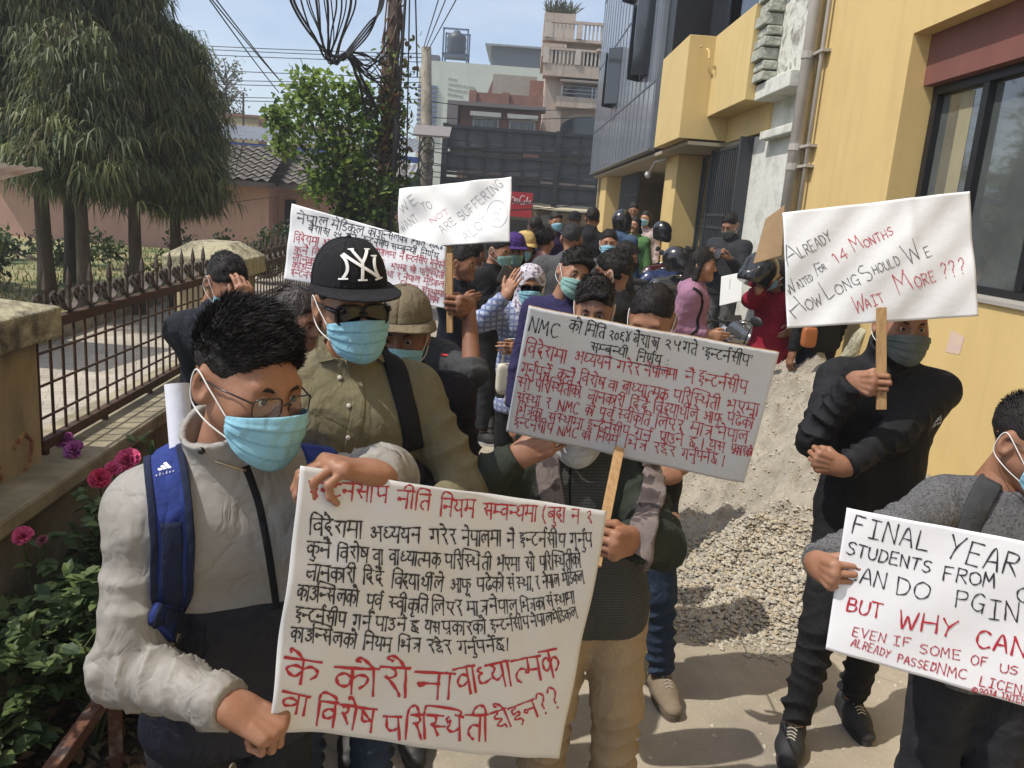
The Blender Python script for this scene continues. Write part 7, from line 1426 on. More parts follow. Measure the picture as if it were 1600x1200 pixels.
def cap_on(f, label, m, m_brim, cat='cap', curve=.0, flat=True, group=None, sz=1., brim_len=.072, dome=.098):
    t = thing('baseball_cap', label, cat, f.Ch + f.Mh @ V3(0, 0, .06), group); Mh, Ch = f.Mh, f.Ch; d = MB()
    def D(u, v, o=0.):
        a = 2 * PI * u; ph = v * PI / 2; r = math.cos(ph) ** .75; return Mh @ V3((.0895 + o) * sz * r * math.sin(a), .012 - (.110 + o) * sz * r * math.cos(a), .052 + (dome + o) * math.sin(ph) * sz + .004 * math.cos(6 * a) * 0) + Ch
    d.grid(48, 14, lambda u, v: D(u, v)); do = d.build('dome', m, t, smooth=True); so_ = do.modifiers.new('solid', 'SOLIDIFY'); so_.thickness = .003; so_.offset = -1
    b = MB()
    def B(u, v): a = (u - .5) * R(172); r0 = V3(.0905 * sz * math.sin(a), .012 - .111 * sz * math.cos(a), .055); k = math.cos(a) ** .55 if math.cos(a) > 0 else 0; e = V3(.094 * sz * math.sin(a) * (1 + .10 * v), .012 - .111 * sz * math.cos(a) - brim_len * k * v, .055 - curve * (abs(math.sin(a)) ** 2) * v - .10 * brim_len * v); return Mh @ (r0 * (1 - min(v * 8, 1)) + e * min(v * 8, 1)) + Ch
    b.grid(30, 8, B); bo = b.build('brim', m_brim, t, smooth=True); so_ = bo.modifiers.new('solid', 'SOLIDIFY'); so_.thickness = .004
    s = MB()
    for k in range(6):
        s.tube([D((k + .5) / 6, v, .0006) for v in np.linspace(0.02, .98, 12)], .0008, 4)
    s.ball(D(0, 1), .007, 8, 6); s.build('seam', m, do, smooth=True)
    return t, D, do
# ---- the man in the grey and navy jacket, left front
G_jk = cloth('grey_windbreaker', (.285, .268, .24), (.25, .235, .21), rough=.6, bump=.25, bscale=28, bdist=.006, spec=.35); N_jk = cloth('navy_windbreaker', (.008, .010, .020), (.012, .014, .026), rough=.6, bump=.3, bscale=24, bdist=.006, spec=.35)
f1 = person('man in grey and navy windbreaker with glasses, holding the big paper poster', (386, 600), 1.38, yaw=30, hy=24, hp=9, hr=3, tone='mid', hair='spiky', strand=15000, glasses='clear',
    top=dict(m=G_jk, m2=N_jk, split=1.16, loose=.018, collar=.085, neck=.068, hem=.80, cuffr=.92, cuff_m=G_jk, folds=1.15, cr=1.0, shz=-.035), legs=dict(m=C_jeand), q=3, build=.94,
    arms=(dict(w=A_(362, 1104, 1.17), hint=V3(-1, .35, -.5), pose='fist', fd=V3(.84, -.05, -.40), pn=V3(-.40, .30, -.86), hs=.95), dict(w=A_(588, 741, 1.345), hint=V3(.1, 1., -.3), ls=.55, pose='pinch', fd=V3(-.76, -.58, .30), pn=V3(-.30, -.30, -.85), hs=1.05)), lean=(.0, -.12))
def strap_on(f, px, Y0, w, th, m, name='strap', per=8):
    Q = cast(f.topf, catmull2(px, per), Y0, .002); N = grad(f.topf, Q, .02); mbx = MB(); ribbon(mbx, Q, N, w, th); return mbx.build(name, m, None, smooth=True), Q, N
M_blue = cloth('royal_blue_strap', (.025, .045, .20), (.015, .028, .13), bump=.6, bscale=120, nscale=30); M_dkblue = cloth('dark_blue_strap', (.012, .018, .045))
t = thing('backpack', 'royal blue backpack worn by the man in the grey jacket', 'backpack', f1.J(0, .25, 1.2))
for px, nm in (([(262, 650), (258, 690), (262, 740), (268, 800), (272, 860), (266, 930), (250, 985)], 1), ([(458, 664), (482, 684), (500, 712), (508, 740), (508, 790)], 0)):
    o, Q, N = strap_on(f1, px, .8, .068, .012, M_blue, 'shoulder_strap'); o.parent = t; o.matrix_parent_inverse = Matrix.Translation(-t.location)
    if nm:
        mbx = MB(); k = len(Q); T = np.gradient(Q, axis=0); T /= np.linalg.norm(T, axis=1)[:, None]; S_ = np.cross(T, N); S_ /= np.linalg.norm(S_, axis=1)[:, None]
        ribbon(mbx, Q + N * .013 - S_ * .0, N, .010, .002); 
        mbx = MB(); ribbon(mbx, Q[6:] + N[6:] * .0125 - S_[6:] * .029, N[6:], .012, .002); ribbon(mbx, Q[2:] + N[2:] * .0125 + S_[2:] * .029, N[2:], .012, .002); ribbon(mbx, Q[26:46] + N[26:46] * .0135, N[26:46], .034, .004); mbx.build('webbing', M_dkblue, o, smooth=True)
        # three slanted bars and a small word below, white, on the strap
        c = Q[int(k * .34)]; n_ = N[int(k * .34)]; up_ = -T[int(k * .34)]; ac = np.cross(up_, n_); lg = MB()
        for i, h_ in enumerate((.006, .011, .016)):
            b0 = c + ac * (-.011 + i * .0075) + n_ * .0134; lg.add([b0, b0 + ac * .0062, b0 + ac * (.0062 - .5 * h_) + up_ * h_, b0 + ac * (-.5 * h_ + .001) + up_ * (h_ * .93)], [(0, 1, 2, 3)])
        for i, s in enumerate(('8,40 40,40 40,0|40,20 20,0 8,20 40,36', '40,90 40,0|40,20 20,0 8,20 22,40 40,30', '24,40 24,0|24,60 24,56', '40,90 40,0|40,20 20,0 8,20 22,40 40,30', '8,40 40,40 40,0|40,20 20,0 8,20 40,36', '40,36 14,36 14,22 40,20 40,4 10,2')):
            for st in s.split('|'):
                Pp = [c + n_ * .0134 + ac * (-.017 + i * .0056 + x / 100 * .0052) + up_ * (-.011 + y / 100 * .0075) for x, y in _pts(st)]; lg.tube(Pp, .00045, 4)
        lg.build('white_emblem', INK_W, o)
bp = MB(); Rb = f1.Rz
def bag(mbx, c, sz, Rm, nseg=20):
    v = []; mbx.ball((0, 0, 0), 1, 24, 14); st = len(mbx.v) - 25 * 0
    mbx.v = [tuple(c + Rm @ V3(*[math.copysign(abs(a) ** .45, a) * s_ for a, s_ in zip(p, sz)])) for p in mbx.v]
bag(bp, f1.J(0, .235, 1.17), (.15, .09, .22), Rb); bp.build('bag_body', M_blue, t, smooth=True)
z = MB(); Q = cast(f1.topf, catmull2(((384, 728), (392, 750), (405, 790), (417, 850), (426, 905), (432, 950)), 8), .8); N = grad(f1.topf, Q, .02); ribbon(z, Q, N, .013, .003); zo = z.build('zip', C_black, f1.top, smooth=True)
z = MB(); Q = cast(f1.topf, [(315, 704)], .8); N = grad(f1.topf, Q); z.ball(Q[0] + N[0] * .001, .0065, 12, 8); z.build('snap_button', mat('black_snap', (.01, .01, .01), .3, namt=0), f1.top, smooth=True)
z = MB(); Cn = f1.Ch
z.tube([f1.Mh @ p + Cn for p in (V3(-.066, .02, -.115), V3(-.062, -.03, -.128), V3(-.03, -.072, -.132))], .002, 5); z.build('neck_chain', mat('chain_metal', (.5, .4, .25), .3, metal=1., namt=0), f1.root, smooth=True)
sh = Sheet(((258, 600), (292, 592), (298, 690), (262, 692)), (1.62, 1.66, 1.64, 1.6), lambda u, v: .01 * np.sin(u * 3)); t = thing('paper_roll', 'rolled white paper sticking up behind the grey jacket collar', 'paper', sh.S(np.array(.5), np.array(.5)))
mb = MB(); a0, b0 = Vector(tuple(at(276, 600, 1.60))), Vector(tuple(at(286, 720, 1.56))); mb.tube([a0, b0], .024, 16, cap=False); mb.tube([a0 + Vector((.004, 0, -.01)), b0], .016, 14, cap=False); mb.build('paper_sheet', paper('rolled_paper', (.70, .71, .76)), t, smooth=True)

# ---- the man with the black cap and sunglasses
olive = cloth('olive_shirt', (.165, .145, .085), (.135, .12, .072), bump=.5, bscale=60, bdist=.004)
f2 = person('man in olive shirt with black flat brimmed cap, dark sunglasses and blue mask', (548, 478), 1.98, yaw=14, hy=14, hp=3, hr=-3, tone='mid', hair='short', mask=M_mask, glasses='dark', top=dict(m=olive, loose=.018, collar=.05, neck=.062, hem=.80, vneck=.012, name='shirt', folds=1.1), legs=dict(m=C_jean), q=3, build=.96,
    arms=(None, dict(w=A_(640, 830, 1.75), hint=V3(.8, .5, -.6), pose='relaxed')))
f2.hair_o = None
m = cloth('black_cap_wool', (.012, .012, .014), bump=.6, bscale=500)
tcap, D, do = cap_on(f2, 'black flat brimmed baseball cap with white interlocked letters on the front', m, m, sz=1.03, brim_len=.098, dome=.112)
lg = MB()
def capst(P, w_):
    Q = np.array([D((x - .5) * .30 / 1.0, .13 + y * .50, .002) for x, y in P]); N = np.array([(q - (f2.Ch + f2.Mh @ V3(0, .012, .03))) for q in Q]); N /= np.linalg.norm(N, axis=1)[:, None]; ribbon(lg, Q, N, w_, .0016, 0)
lp_ = lambda a, b, k=10: [(a[0] + (b[0] - a[0]) * t_, a[1] + (b[1] - a[1]) * t_) for t_ in np.linspace(0, 1, k)]
capst([(x, y) for x, y, _ in catmull([(.24, .08, 0), (.30, .30, 0), (.28, .55, 0), (.20, .74, 0)], 6)], .0075); capst(lp_((.22, .78), (.76, .10)), .0085); capst([(x, y) for x, y, _ in catmull([(.78, .06, 0), (.73, .3, 0), (.74, .5, 0), (.80, .70, 0)], 6)], .0075)
capst(lp_((.36, .97), (.53, .52)), .0075); capst(lp_((.70, .95), (.53, .52)), .0075); capst(lp_((.53, .54), (.50, .06)), .0075); capst(lp_((.30, .95), (.42, .97), 4), .004); capst(lp_((.64, .96), (.77, .94), 4), .004); capst(lp_((.44, .05), (.57, .05), 4), .004); capst(lp_((.18, .06), (.31, .08), 4), .004); capst(lp_((.70, .04), (.84, .07), 4), .004); capst(lp_((.72, .71), (.86, .69), 4), .004)
lg.build('white_monogram', INK_W, do)
z = MB()
for s, pts in ((1, [(548, 560), (556, 590), (560, 640), (548, 700), (545, 760), (545, 820)]),):
    Q = cast(f2.topf, catmull2(pts, 8), 1.5); N = grad(f2.topf, Q, .02); ribbon(z, Q, N, .032, .0025)
z.build('placket', olive, f2.top, smooth=True)
z = MB(); Q = cast(f2.topf, ((531, 590), (545, 634), (544, 684), (542, 740)), 1.5, .003); N = grad(f2.topf, Q)
for q_, n_ in zip(Q, N): z.lathe([(.006, 0), (.006, .002), (.003, .003)], tuple(q_), 10, M=Vector(tuple(n_)).to_track_quat('Z', 'Y').to_matrix())
z.build('button', mat('pale_button', (.5, .47, .4), .4, namt=0), f2.top, smooth=True)
z = MB()   # shirt collar points
for pts in ([(497, 520), (492, 545), (498, 566), (520, 562), (514, 540)], [(590, 536), (602, 545), (612, 556), (600, 566), (585, 556)]):
    Q = cast(f2.topf, pts, 1.5, .008); N = grad(f2.topf, Q, .02); k = len(z.v); z.add([tuple(q_) for q_ in Q] + [tuple(q_ - n_ * .006) for q_, n_ in zip(Q, N)], [(0, 1, 2, 3, 4), (9, 8, 7, 6, 5)] + [(i, (i + 1) % 5, 5 + (i + 1) % 5, 5 + i) for i in range(5)])
z.build('collar_point', olive, f2.top)
t = thing('backpack', 'black backpack strap on the shoulder of the man in the olive shirt', 'backpack', f2.J(0, .25, 1.2))
o, Q, N = strap_on(f2, [(600, 548), (618, 575), (630, 620), (640, 660), (646, 700)], 1.5, .052, .010, C_black, 'shoulder_strap'); o.parent = t; o.matrix_parent_inverse = Matrix.Translation(-t.location)
bp = MB(); bag(bp, f2.J(0, .24, 1.16), (.14, .08, .2), f2.Rz); bp.build('bag_body', C_black, t, smooth=True)
# ---- khaki cap
f3 = person('man with khaki cap and blue mask in black jacket behind the olive shirt', (627, 523), 2.5, yaw=6, hy=-4, hp=6, tone='dark', hair='short', mask=M_mask, drop=.03, top=dict(m=cloth('black_jacket', (.012, .010, .014)), loose=.026, collar=.06), legs=dict(m=C_black), q=2)
kh = cloth('khaki_cap_cloth', (.17, .14, .09)); cap_on(f3, 'faded khaki cap on the man in the black jacket', kh, kh, curve=.022, sz=1.06, brim_len=.06)
# ---- the placard raiser behind, left
fd_, pn_ = V3(-.35, -.93, .1), V3(-.95, .3, 0)
f31 = person('man in dark jacket with rolled sleeve raising the white board on a stick', (628, 470), 3.0, yaw=5, hp=10, tone='dark', hair='short', drop=.03, build=.94, top=dict(m=C_char, loose=.014), legs=dict(m=C_navy), q=2,
    arms=(None, dict(w=grip_w(at(705, 478, 2.85), fd_, pn_), hint=V3(.25, -.7, -1), pose='grip', fd=fd_, pn=pn_, sleeve=.58)))
z = MB(); Q, N = project(f31.topf, np.array([at(660, 532, 2.85), at(674, 530, 2.85), at(675, 540, 2.85), at(661, 542, 2.85)]), .002, 8); z.add([tuple(a) for a in Q], [(0, 1, 2, 3)]); z.build('red_patch', mat('red_patch', (.5, .03, .02), .7, namt=0), f31.top)
# ---- bowed man
f4 = person('bowed man in dark jacket rubbing his eyes beside the pillar', (352, 442), 3.55, yaw=38, hy=14, hp=30, tone='mid', hair='short', mask=M_mask, drop=.07, strand=2200, top=dict(m=cloth('dark_navy_fleece', (.018, .022, .030)), loose=.025, collar=.07), legs=dict(m=C_jeand), q=1,
    arms=(dict(w=A_(388, 480, 3.42), hint=V3(.3, -.2, -1), pose='relaxed', fd=V3(-.25, .12, .95), pn=V3(-.6, .75, .1)), None), lean=(0, -.08))
f5 = person('long haired woman in white and red, half hidden behind the olive shirt', (466, 500), 3.1, yaw=60, hp=12, hair='long', hair_m=M_hairb, mask=None, top=dict(m=cloth('red_top', (.30, .02, .03)), loose=.012), legs=dict(m=C_black), q=1, s=.88)
# ---- the man holding the grey placard
g_sl = cloth('dark_green_sleeve', (.030, .036, .026), (.022, .027, .02)); g_fr = pattern_mat('grey_ribbed_jersey', (.075, .078, .072), (.040, .042, .040), 'stripe', 40)
fd_, pn_ = V3(-.62, -.75, .12), V3(-.72, .66, 0.05)
khk = cloth('khaki_chino', (.36, .27, .165), (.30, .225, .14), bump=.5, bscale=30, bdist=.006)
f6 = person('man in dark green hoodie and khaki trousers hidden behind the grey card placard', (906, 640), 2.16, yaw=8, hy=-10, hp=18, tone='mid', hair='short', mask=cloth('mask_white', (.62, .64, .66)), drop=.10, top=dict(m=g_sl, m2=g_fr, split=3., loose=.022, hem=.86, collar=.03, neck=.066, name='hoodie', cuffr=.95), legs=dict(m=khk, r=1.14, taper=1.15), q=3, lean=(-.10, -.03), build=1.02, feet=((-.12, 0, -8), (.14, -.04, 10)),
    arms=(dict(w=A_(812, 712, 2.02), hint=V3(-1, -.1, -.7), pose='relaxed', fd=V3(.75, -.1, .5), pn=V3(.2, .9, -.1)), dict(w=grip_w(at(941, 846, 1.745), fd_, pn_), hint=V3(.9, .2, -.9), pose='grip', fd=fd_, pn=pn_, hs=.98)), shoes=dict(m=mat('tan_shoe', (.2, .15, .1))))
z = MB()
for x0 in (892, 956):
    Q = cast(f6.topf, catmull2(((x0, 726), (x0 - 2, 750), (x0 - 1, 790), (x0 - 3, 815)), 6), 1.97); z.tube(Q, .0035, 6)
z.build('drawstring', C_black, f6.top, smooth=True)
z = MB(); Q = cast(f6.topf, ((1050, 800), (1062, 801), (1062, 811), (1050, 810)), 1.8, .002); z.add([tuple(a) for a in Q], [(0, 1, 2, 3)]); z.build('sleeve_tab', mat('tan_tab', (.35, .2, .1), .8), f6.top)
camo = pattern_mat('camouflage_strap', (.20, .165, .155), (.075, .06, .06), 'print', 24); t = thing('backpack', 'grey brown camouflage backpack worn by the man in the green hoodie', 'backpack', f6.J(0, .25, 1.2))
for px in ([(1015, 722), (1022, 760), (1012, 800), (1002, 840), (1000, 880)], [(862, 705), (856, 735), (862, 775), (868, 815)]):
    o, Q, N = strap_on(f6, px, 1.97 if px[0][0] < 900 else 1.98, .066, .013, camo, 'shoulder_strap'); o.parent = t; o.matrix_parent_inverse = Matrix.Translation(-t.location)
bp = MB(); bag(bp, f6.J(0, .25, 1.16), (.15, .09, .22), f6.Rz); bp.build('bag_body', camo, t, smooth=True)
# ---- people behind the grey placard
tanb = mat('tan_suede', (.24, .19, .13), .9, c2=(.17, .13, .09), nscale=15, namt=1)
f7 = person('man in blue jeans and tan boots standing right behind the green hoodie', (1018, 500), 2.92, yaw=-6, hy=-14, hp=22, tone='mid', hair='crop', strand=2500, mask=M_mask, top=dict(m=C_black, sleeve=.5, loose=.016), legs=dict(m=C_jean, r=1.05), shoes=dict(m=tanb, sole=mat('tan_sole', (.12, .09, .065)), high=.12, lace=True, sc=1.12), q=2, feet=((-.02, .32, 10), (.21, .03, 14)), eyes=False,
    arms=(None, dict(w=A_(1046, 742, 2.62), hint=V3(1, .2, -.35), pose='relaxed', fd=V3(-.9, -.1, .1))))
f8 = person('dark haired man looking down just above the middle of the grey placard', (928, 484), 3.3, yaw=-8, hy=0, hp=12, tone='mid', hair='side', strand=2500, mask=M_mask, top=dict(m=C_black), legs=dict(m=C_black), q=1)
f9 = person('man in purple blue jacket with tilted head and green mask', (896, 428), 4.2, yaw=10, hy=6, hp=6, hr=16, tone='mid', hair='side', strand=2200, mask=M_maskg, top=dict(m=cloth('purple_blue_jacket', (.030, .026, .085)), loose=.024, collar=.06, vneck=.014), legs=dict(m=C_black), q=1)
f10 = person('dark haired man in black jacket turned away to the left behind the placard', (958, 430), 4.25, yaw=-118, hp=4, tone='mid', hair='short', strand=2500, mask=M_maskk, top=dict(m=C_black, loose=.022, collar=.06), legs=dict(m=C_black), q=1)
# ---- woman with headscarf shading her eyes
pl = pattern_mat('blue_plaid_shirt', (.42, .46, .58), (.16, .20, .34), 'plaid', 9)
hj = pattern_mat('printed_headscarf', (.58, .55, .60), (.15, .13, .18), 'print', 42)
f11 = person('woman in printed headscarf and plaid shirt shading her eyes with her hand', (828, 446), 5.0, yaw=6, hp=6, tone='light', hair=None, mask=M_mask, glasses='dark', top=dict(m=pl, loose=.02, name='shirt', hem=.70), legs=dict(m=C_black), shoes=dict(kind='shoe'), q=1,
    arms=(dict(w=A_(790, 462, 4.78), hint=V3(-1, -.2, -1), pose='flat', fd=V3(.42, .10, .90), pn=V3(.3, .85, -.5)), dict(w=A_(812, 548, 4.75), hint=V3(.4, .3, -1))))
def scarf_f(P):
    d = smin(ell((0, .014, .03), (.094, .115, .108))(P), Pr((0, .01, -.05), (0, .01, -.17), .085, .115, .06).ev(P), .06) + .004 * nz(P, 30, 2)
    return smax(d, -ell((0, -.115, -.022), (.058, .085, .082))(P), .01)
v_, F_ = surfnet(scarf_f, V3(-.16, -.16, -.32), V3(.16, .17, .17), .008); npmesh('headscarf', v_ @ f11.Mh.T + f11.Ch, F_, hj, f11.root)
t = thing('white_handbag', 'white handbag hanging beside the woman in the headscarf', 'handbag', at(796, 585, 4.75)); mb = MB(); c = at(797, 592, 4.72)
def rbox(c, sz, Rm, p=.35): 
    m_ = MB(); m_.ball((0, 0, 0), 1, 28, 16); m_.v = [tuple(c + Rm @ V3(*[math.copysign(abs(a) ** p, a) * s_ for a, s_ in zip(q_, sz)])) for q_ in m_.v]; return m_
rbox(c, (.085, .035, .095), rot(.2)).build('bag_body', mat('cream_leather', (.62, .58, .47), .5), t, smooth=True); mb = MB(); mb.tube([c + V3(-.06, 0, .08), c + V3(-.03, 0, .24), c + V3(.03, 0, .25), c + V3(.06, 0, .08)], .006, 6); mb.tube([c + V3(-.02, -.03, -.09), c + V3(-.02, -.03, -.15)], .006, 6); mb.build('bag_handle', mat('cream_leather', (.62, .58, .47)), t, smooth=True)
# ---- pair reading a phone, left middle
f12 = person('tall man in black sweater and dark jeans seen from the side looking at a tablet', (778, 392), 6.5, yaw=62, hp=10, tone='mid', hair='short', mask=M_maskg, top=dict(m=C_black, loose=.02), legs=dict(m=C_jeand), shoes=dict(m=mat('black_trainer', (.02, .02, .022), .7), sole=mat('white_sole', (.4, .4, .4)), sc=1.1), q=1, feet=((-.12, -.08, 5), (.10, .12, 0)),
    arms=(dict(w=A_(790, 448, 6.25), hint=V3(-.3, .2, -1), pose='pinch', fd=V3(.8, -.4, .3), pn=V3(.2, .8, .3)), dict(w=A_(800, 440, 6.4), hint=V3(.3, .2, -1), pose='pinch', fd=V3(.5, -.6, .3), pn=V3(-.3, .8, .3))))
t = thing('tablet', 'dark tablet held by the man in the black sweater', 'tablet', at(800, 435, 6.2)); rbox(np.array(at(798, 436, 6.2)), (.10, .008, .075), rot(.4, -.3, .5), .2).build('screen_case', mat('dark_tablet', (.03, .03, .032), .3), t, smooth=False)
f13 = person('bearded man in black t-shirt with crossed arms and rolled jeans in brown sandals', (722, 412), 5.6, yaw=70, hp=4, tone='dark', hair='short', mask=None, top=dict(m=C_navy, sleeve=.42, loose=.018, name='t_shirt'), legs=dict(m=C_jean, cuff=.34), shoes=dict(kind='sandal', sole=mat('brown_sandal', (.20, .07, .035))), q=1, feet=((-.12, -.02, 5), (.1, .10, 0)),
    arms=(dict(w=A_(722, 470, 5.42), hint=V3(-.2, .5, -1), pose='relaxed', fd=V3(.5, .2, .1), pn=V3(0, 1, 0)), dict(w=A_(716, 476, 5.4), hint=V3(.5, -.2, -1), pose='relaxed', fd=V3(-.4, .5, 0), pn=V3(0, .6, 0))))
f14 = person('person with bright blue backpack between the two men in black', (742, 398), 7.2, yaw=150, hair='short', mask=None, top=dict(m=C_gray), legs=dict(m=C_jean), q=1)
t = thing('backpack', 'bright blue backpack between the two men in black', 'backpack', f14.J(0, .22, 1.15)); rbox(f14.J(0, .20, 1.2), (.16, .10, .24), f14.Rz, .5).build('bag_body', cloth('sky_blue_nylon', (.035, .15, .42), (.025, .10, .30), bump=.9, bscale=14, bdist=.03), t, smooth=True)
f15 = person('woman in purple cap and green mask beside the yellow hat', (803, 392), 6.9, yaw=12, hp=8, tone='light', hair='bob', mask=M_maskg, top=dict(m=C_black, collar=.01, vneck=.03), legs=dict(m=C_black), q=1); pc = cloth('purple_cap_cloth', (.06, .03, .16)); cap_on(f15, 'purple cap beside the yellow hat', pc, pc, curve=.02, sz=1.08)
f16 = person('woman in yellow hat with blue mask talking in the crowd', (820, 388), 7.5, yaw=-10, hp=6, tone='light', hair='bob', mask=M_mask, top=dict(m=cloth('brown_top', (.10, .05, .04))), legs=dict(m=C_black), q=1); yc = cloth('straw_yellow', (.60, .44, .17)); cap_on(f16, 'pale yellow hat on the woman with the blue mask', yc, yc, curve=.03, sz=1.12)
f17 = person('woman in pink blouse with dark hair in a bun, seen from behind', (851, 378), 7.6, yaw=150, hair='bun', mask=None, tone='light', top=dict(m=cloth('pale_pink_blouse', (.50, .30, .30)), name='blouse'), legs=dict(m=C_black), q=1)
f18 = person('broad man in grey jacket with grey woollen cap seen from behind', (893, 374), 6.3, yaw=170, tone='mid', hair='crop', mask=None, hair_m=cloth('grey_wool_cap', (.05, .05, .052)), top=dict(m=C_gray, loose=.035), legs=dict(m=C_black), q=1, build=1.08)
f19 = person('man in purple jacket with blue mask near the street end', (868, 347), 10.6, yaw=20, tone='mid', hair='side', mask=M_mask, z0=.14, top=dict(m=cloth('dark_purple_jacket', (.035, .018, .07))), legs=dict(m=C_black), q=0)
f20 = person('man in black peaked cap further up the lane', (897, 347), 11.6, yaw=-20, tone='mid', hair='short', mask=None, z0=.14, top=dict(m=C_char), legs=dict(m=C_black), q=0); cap_on(f20, 'black peaked cap on the man up the lane', C_black, C_black, curve=.02, sz=1.06)
f21 = person('man in black hooded jacket seen from behind near the yellow column', (926, 343), 9.4, yaw=165, tone='mid', hair='short', mask=None, z0=.13, top=dict(m=C_black, loose=.03, collar=.08), legs=dict(m=C_black), q=1)
f22 = person('woman with pulled back hair and blue mask facing the camera mid crowd', (951, 381), 7.6, yaw=-4, tone='mid', hair='short', mask=M_mask, top=dict(m=C_char), legs=dict(m=C_black), q=1)
f23 = person('man with black mask and bushy hair in profile in front of the motorcycles', (978, 402), 7.2, yaw=70, hp=14, tone='mid', hair='side', mask=M_maskk, top=dict(m=C_black), legs=dict(m=C_black), q=1)
f24 = person('rider in denim jacket wearing a dark helmet seen from behind', (972, 347), 10.6, yaw=150, tone='mid', hair=None, mask=None, z0=.16, top=dict(m=cloth('denim_jacket', (.06, .10, .18))), legs=dict(m=C_black), q=0)
f25 = person('man with dark hair on the entrance step looking down', (990, 329), 13.2, yaw=-10, hp=12, tone='mid', hair='short', mask=None, z0=.32, top=dict(m=C_char), legs=dict(m=C_black), q=0)
f26 = person('woman in white floral blouse and mask on the entrance step', (1009, 342), 13.0, yaw=-30, tone='light', hair='long', mask=M_mask, z0=.32, top=dict(m=pattern_mat('floral_blouse', (.62, .52, .50), (.3, .2, .2), 'print', 30)), legs=dict(m=C_black), q=0)
f27 = person('child in green shirt by the woman in the floral blouse', (992, 352), 12.0, yaw=-30, tone='light', hair='bob', mask=None, z0=.14, top=dict(m=cloth('green_shirt', (.10, .22, .07))), legs=dict(m=C_black), q=0)
f28 = person('man in dark navy clothes between the yellow hat and the purple jacket', (838, 356), 10.0, yaw=150, tone='dark', hair='short', mask=None, z0=.13, top=dict(m=cloth('indigo_shirt', (.025, .025, .07))), legs=dict(m=C_black), q=0)
# ---- gate and right middle
f30 = person('man in dark grey jacket reading his phone at the barred gate', (1141, 352), 8.7, yaw=-42, hp=26, tone='mid', hair='short', mask=M_maskd, z0=.26, strand=1500, top=dict(m=cloth('dark_grey_jacket', (.030, .032, .036)), loose=.024, collar=.06), legs=dict(m=cloth('grey_trouser', (.10, .10, .10))), q=1,
    arms=(dict(w=A_(1116, 402, 8.45), hint=V3(-.4, .3, -1), pose='pinch', fd=V3(-.4, -.7, .2), pn=V3(.3, 0, .9)), dict(w=A_(1140, 404, 8.35), hint=V3(.6, .3, -1), pose='pinch', fd=V3(-.8, -.4, .2), pn=V3(.1, .3, .9))))
t = thing('mobile_phone', 'phone in the hands of the man at the gate', 'phone', at(1122, 396, 8.3)); rbox(np.array(at(1122, 396, 8.3)), (.038, .005, .075), rot(-.6, -.9, 0), .2).build('phone_case', mat('dark_tablet', (.03, .03, .032)), t)
f32 = person('woman in lilac sweater with long black hair and small black backpack', (1096, 414), 6.0, yaw=72, hp=2, tone='light', hair='long', mask=None, s=.97, top=dict(m=cloth('lilac_sweater', (.33, .17, .25), (.27, .14, .21)), loose=.022, name='sweater'), legs=dict(m=cloth('light_grey_trouser', (.22, .22, .24))), q=1,
    arms=(dict(w=A_(1106, 522, 5.85), hint=V3(-.5, .3, -1), pose='relaxed'), None))
t = thing('backpack', 'small black backpack on the woman in the lilac sweater', 'backpack', f32.J(0, .2, 1.1)); rbox(f32.J(0, .19, 1.14), (.12, .075, .16), f32.Rz, .5).build('bag_body', C_black, t, smooth=True)
mb = MB(); Q, N = project(f32.topf, catmull([at(1082, 452, 5.8), at(1100, 470, 5.8), at(1092, 510, 5.8), at(1074, 530, 5.8)], 8), .002, 8); ribbon(mb, Q, N, .02, .005); mb.build('shoulder_strap', C_black, t, smooth=True)
fd_, pn_ = V3(.2, .3, .9), V3(.5, .8, 0)
f33 = person('woman in red sweater and black leggings lifting a black helmet', (1214, 432), 6.5, yaw=-62, hp=0, tone='light', hair='long', mask=M_mask, s=.88, z0=.12, top=dict(m=cloth('red_sweater', (.27, .012, .03), (.20, .010, .022)), loose=.026, name='sweater', flare=2.2, hem=.80), legs=dict(m=C_black, cuff=.28), shoes=dict(kind='sandal', sole=C_black), q=1,
    arms=(dict(w=A_(1186, 452, 6.25), hint=V3(-1, -.2, -.7), pose='relaxed', fd=fd_, pn=pn_), dict(w=A_(1236, 510, 6.4), hint=V3(.4, .4, -1))))
f34 = person('person in black trousers standing behind the how long placard', (1294, 402), 6.2, z0=.22, yaw=-150, tone='mid', hair='short', mask=None, top=dict(m=C_black, loose=.02, hem=.84), legs=dict(m=C_navy, r=1.05), q=1)
t = thing('handbag', 'tan orange handbag hanging below the how long placard', 'handbag', at(1264, 525, 5.9)); c = np.array(at(1264, 527, 5.9)); rbox(c, (.055, .03, .075), rot(.2), .4).build('bag_body', mat('tan_leather', (.36, .12, .04), .5), t, smooth=True); mb = MB(); mb.tube([c + V3(-.04, 0, .07), c + V3(0, 0, .2), c + V3(.04, 0, .07)], .006, 6); mb.build('bag_strap', mat('tan_leather', (.36, .12, .04)), t)
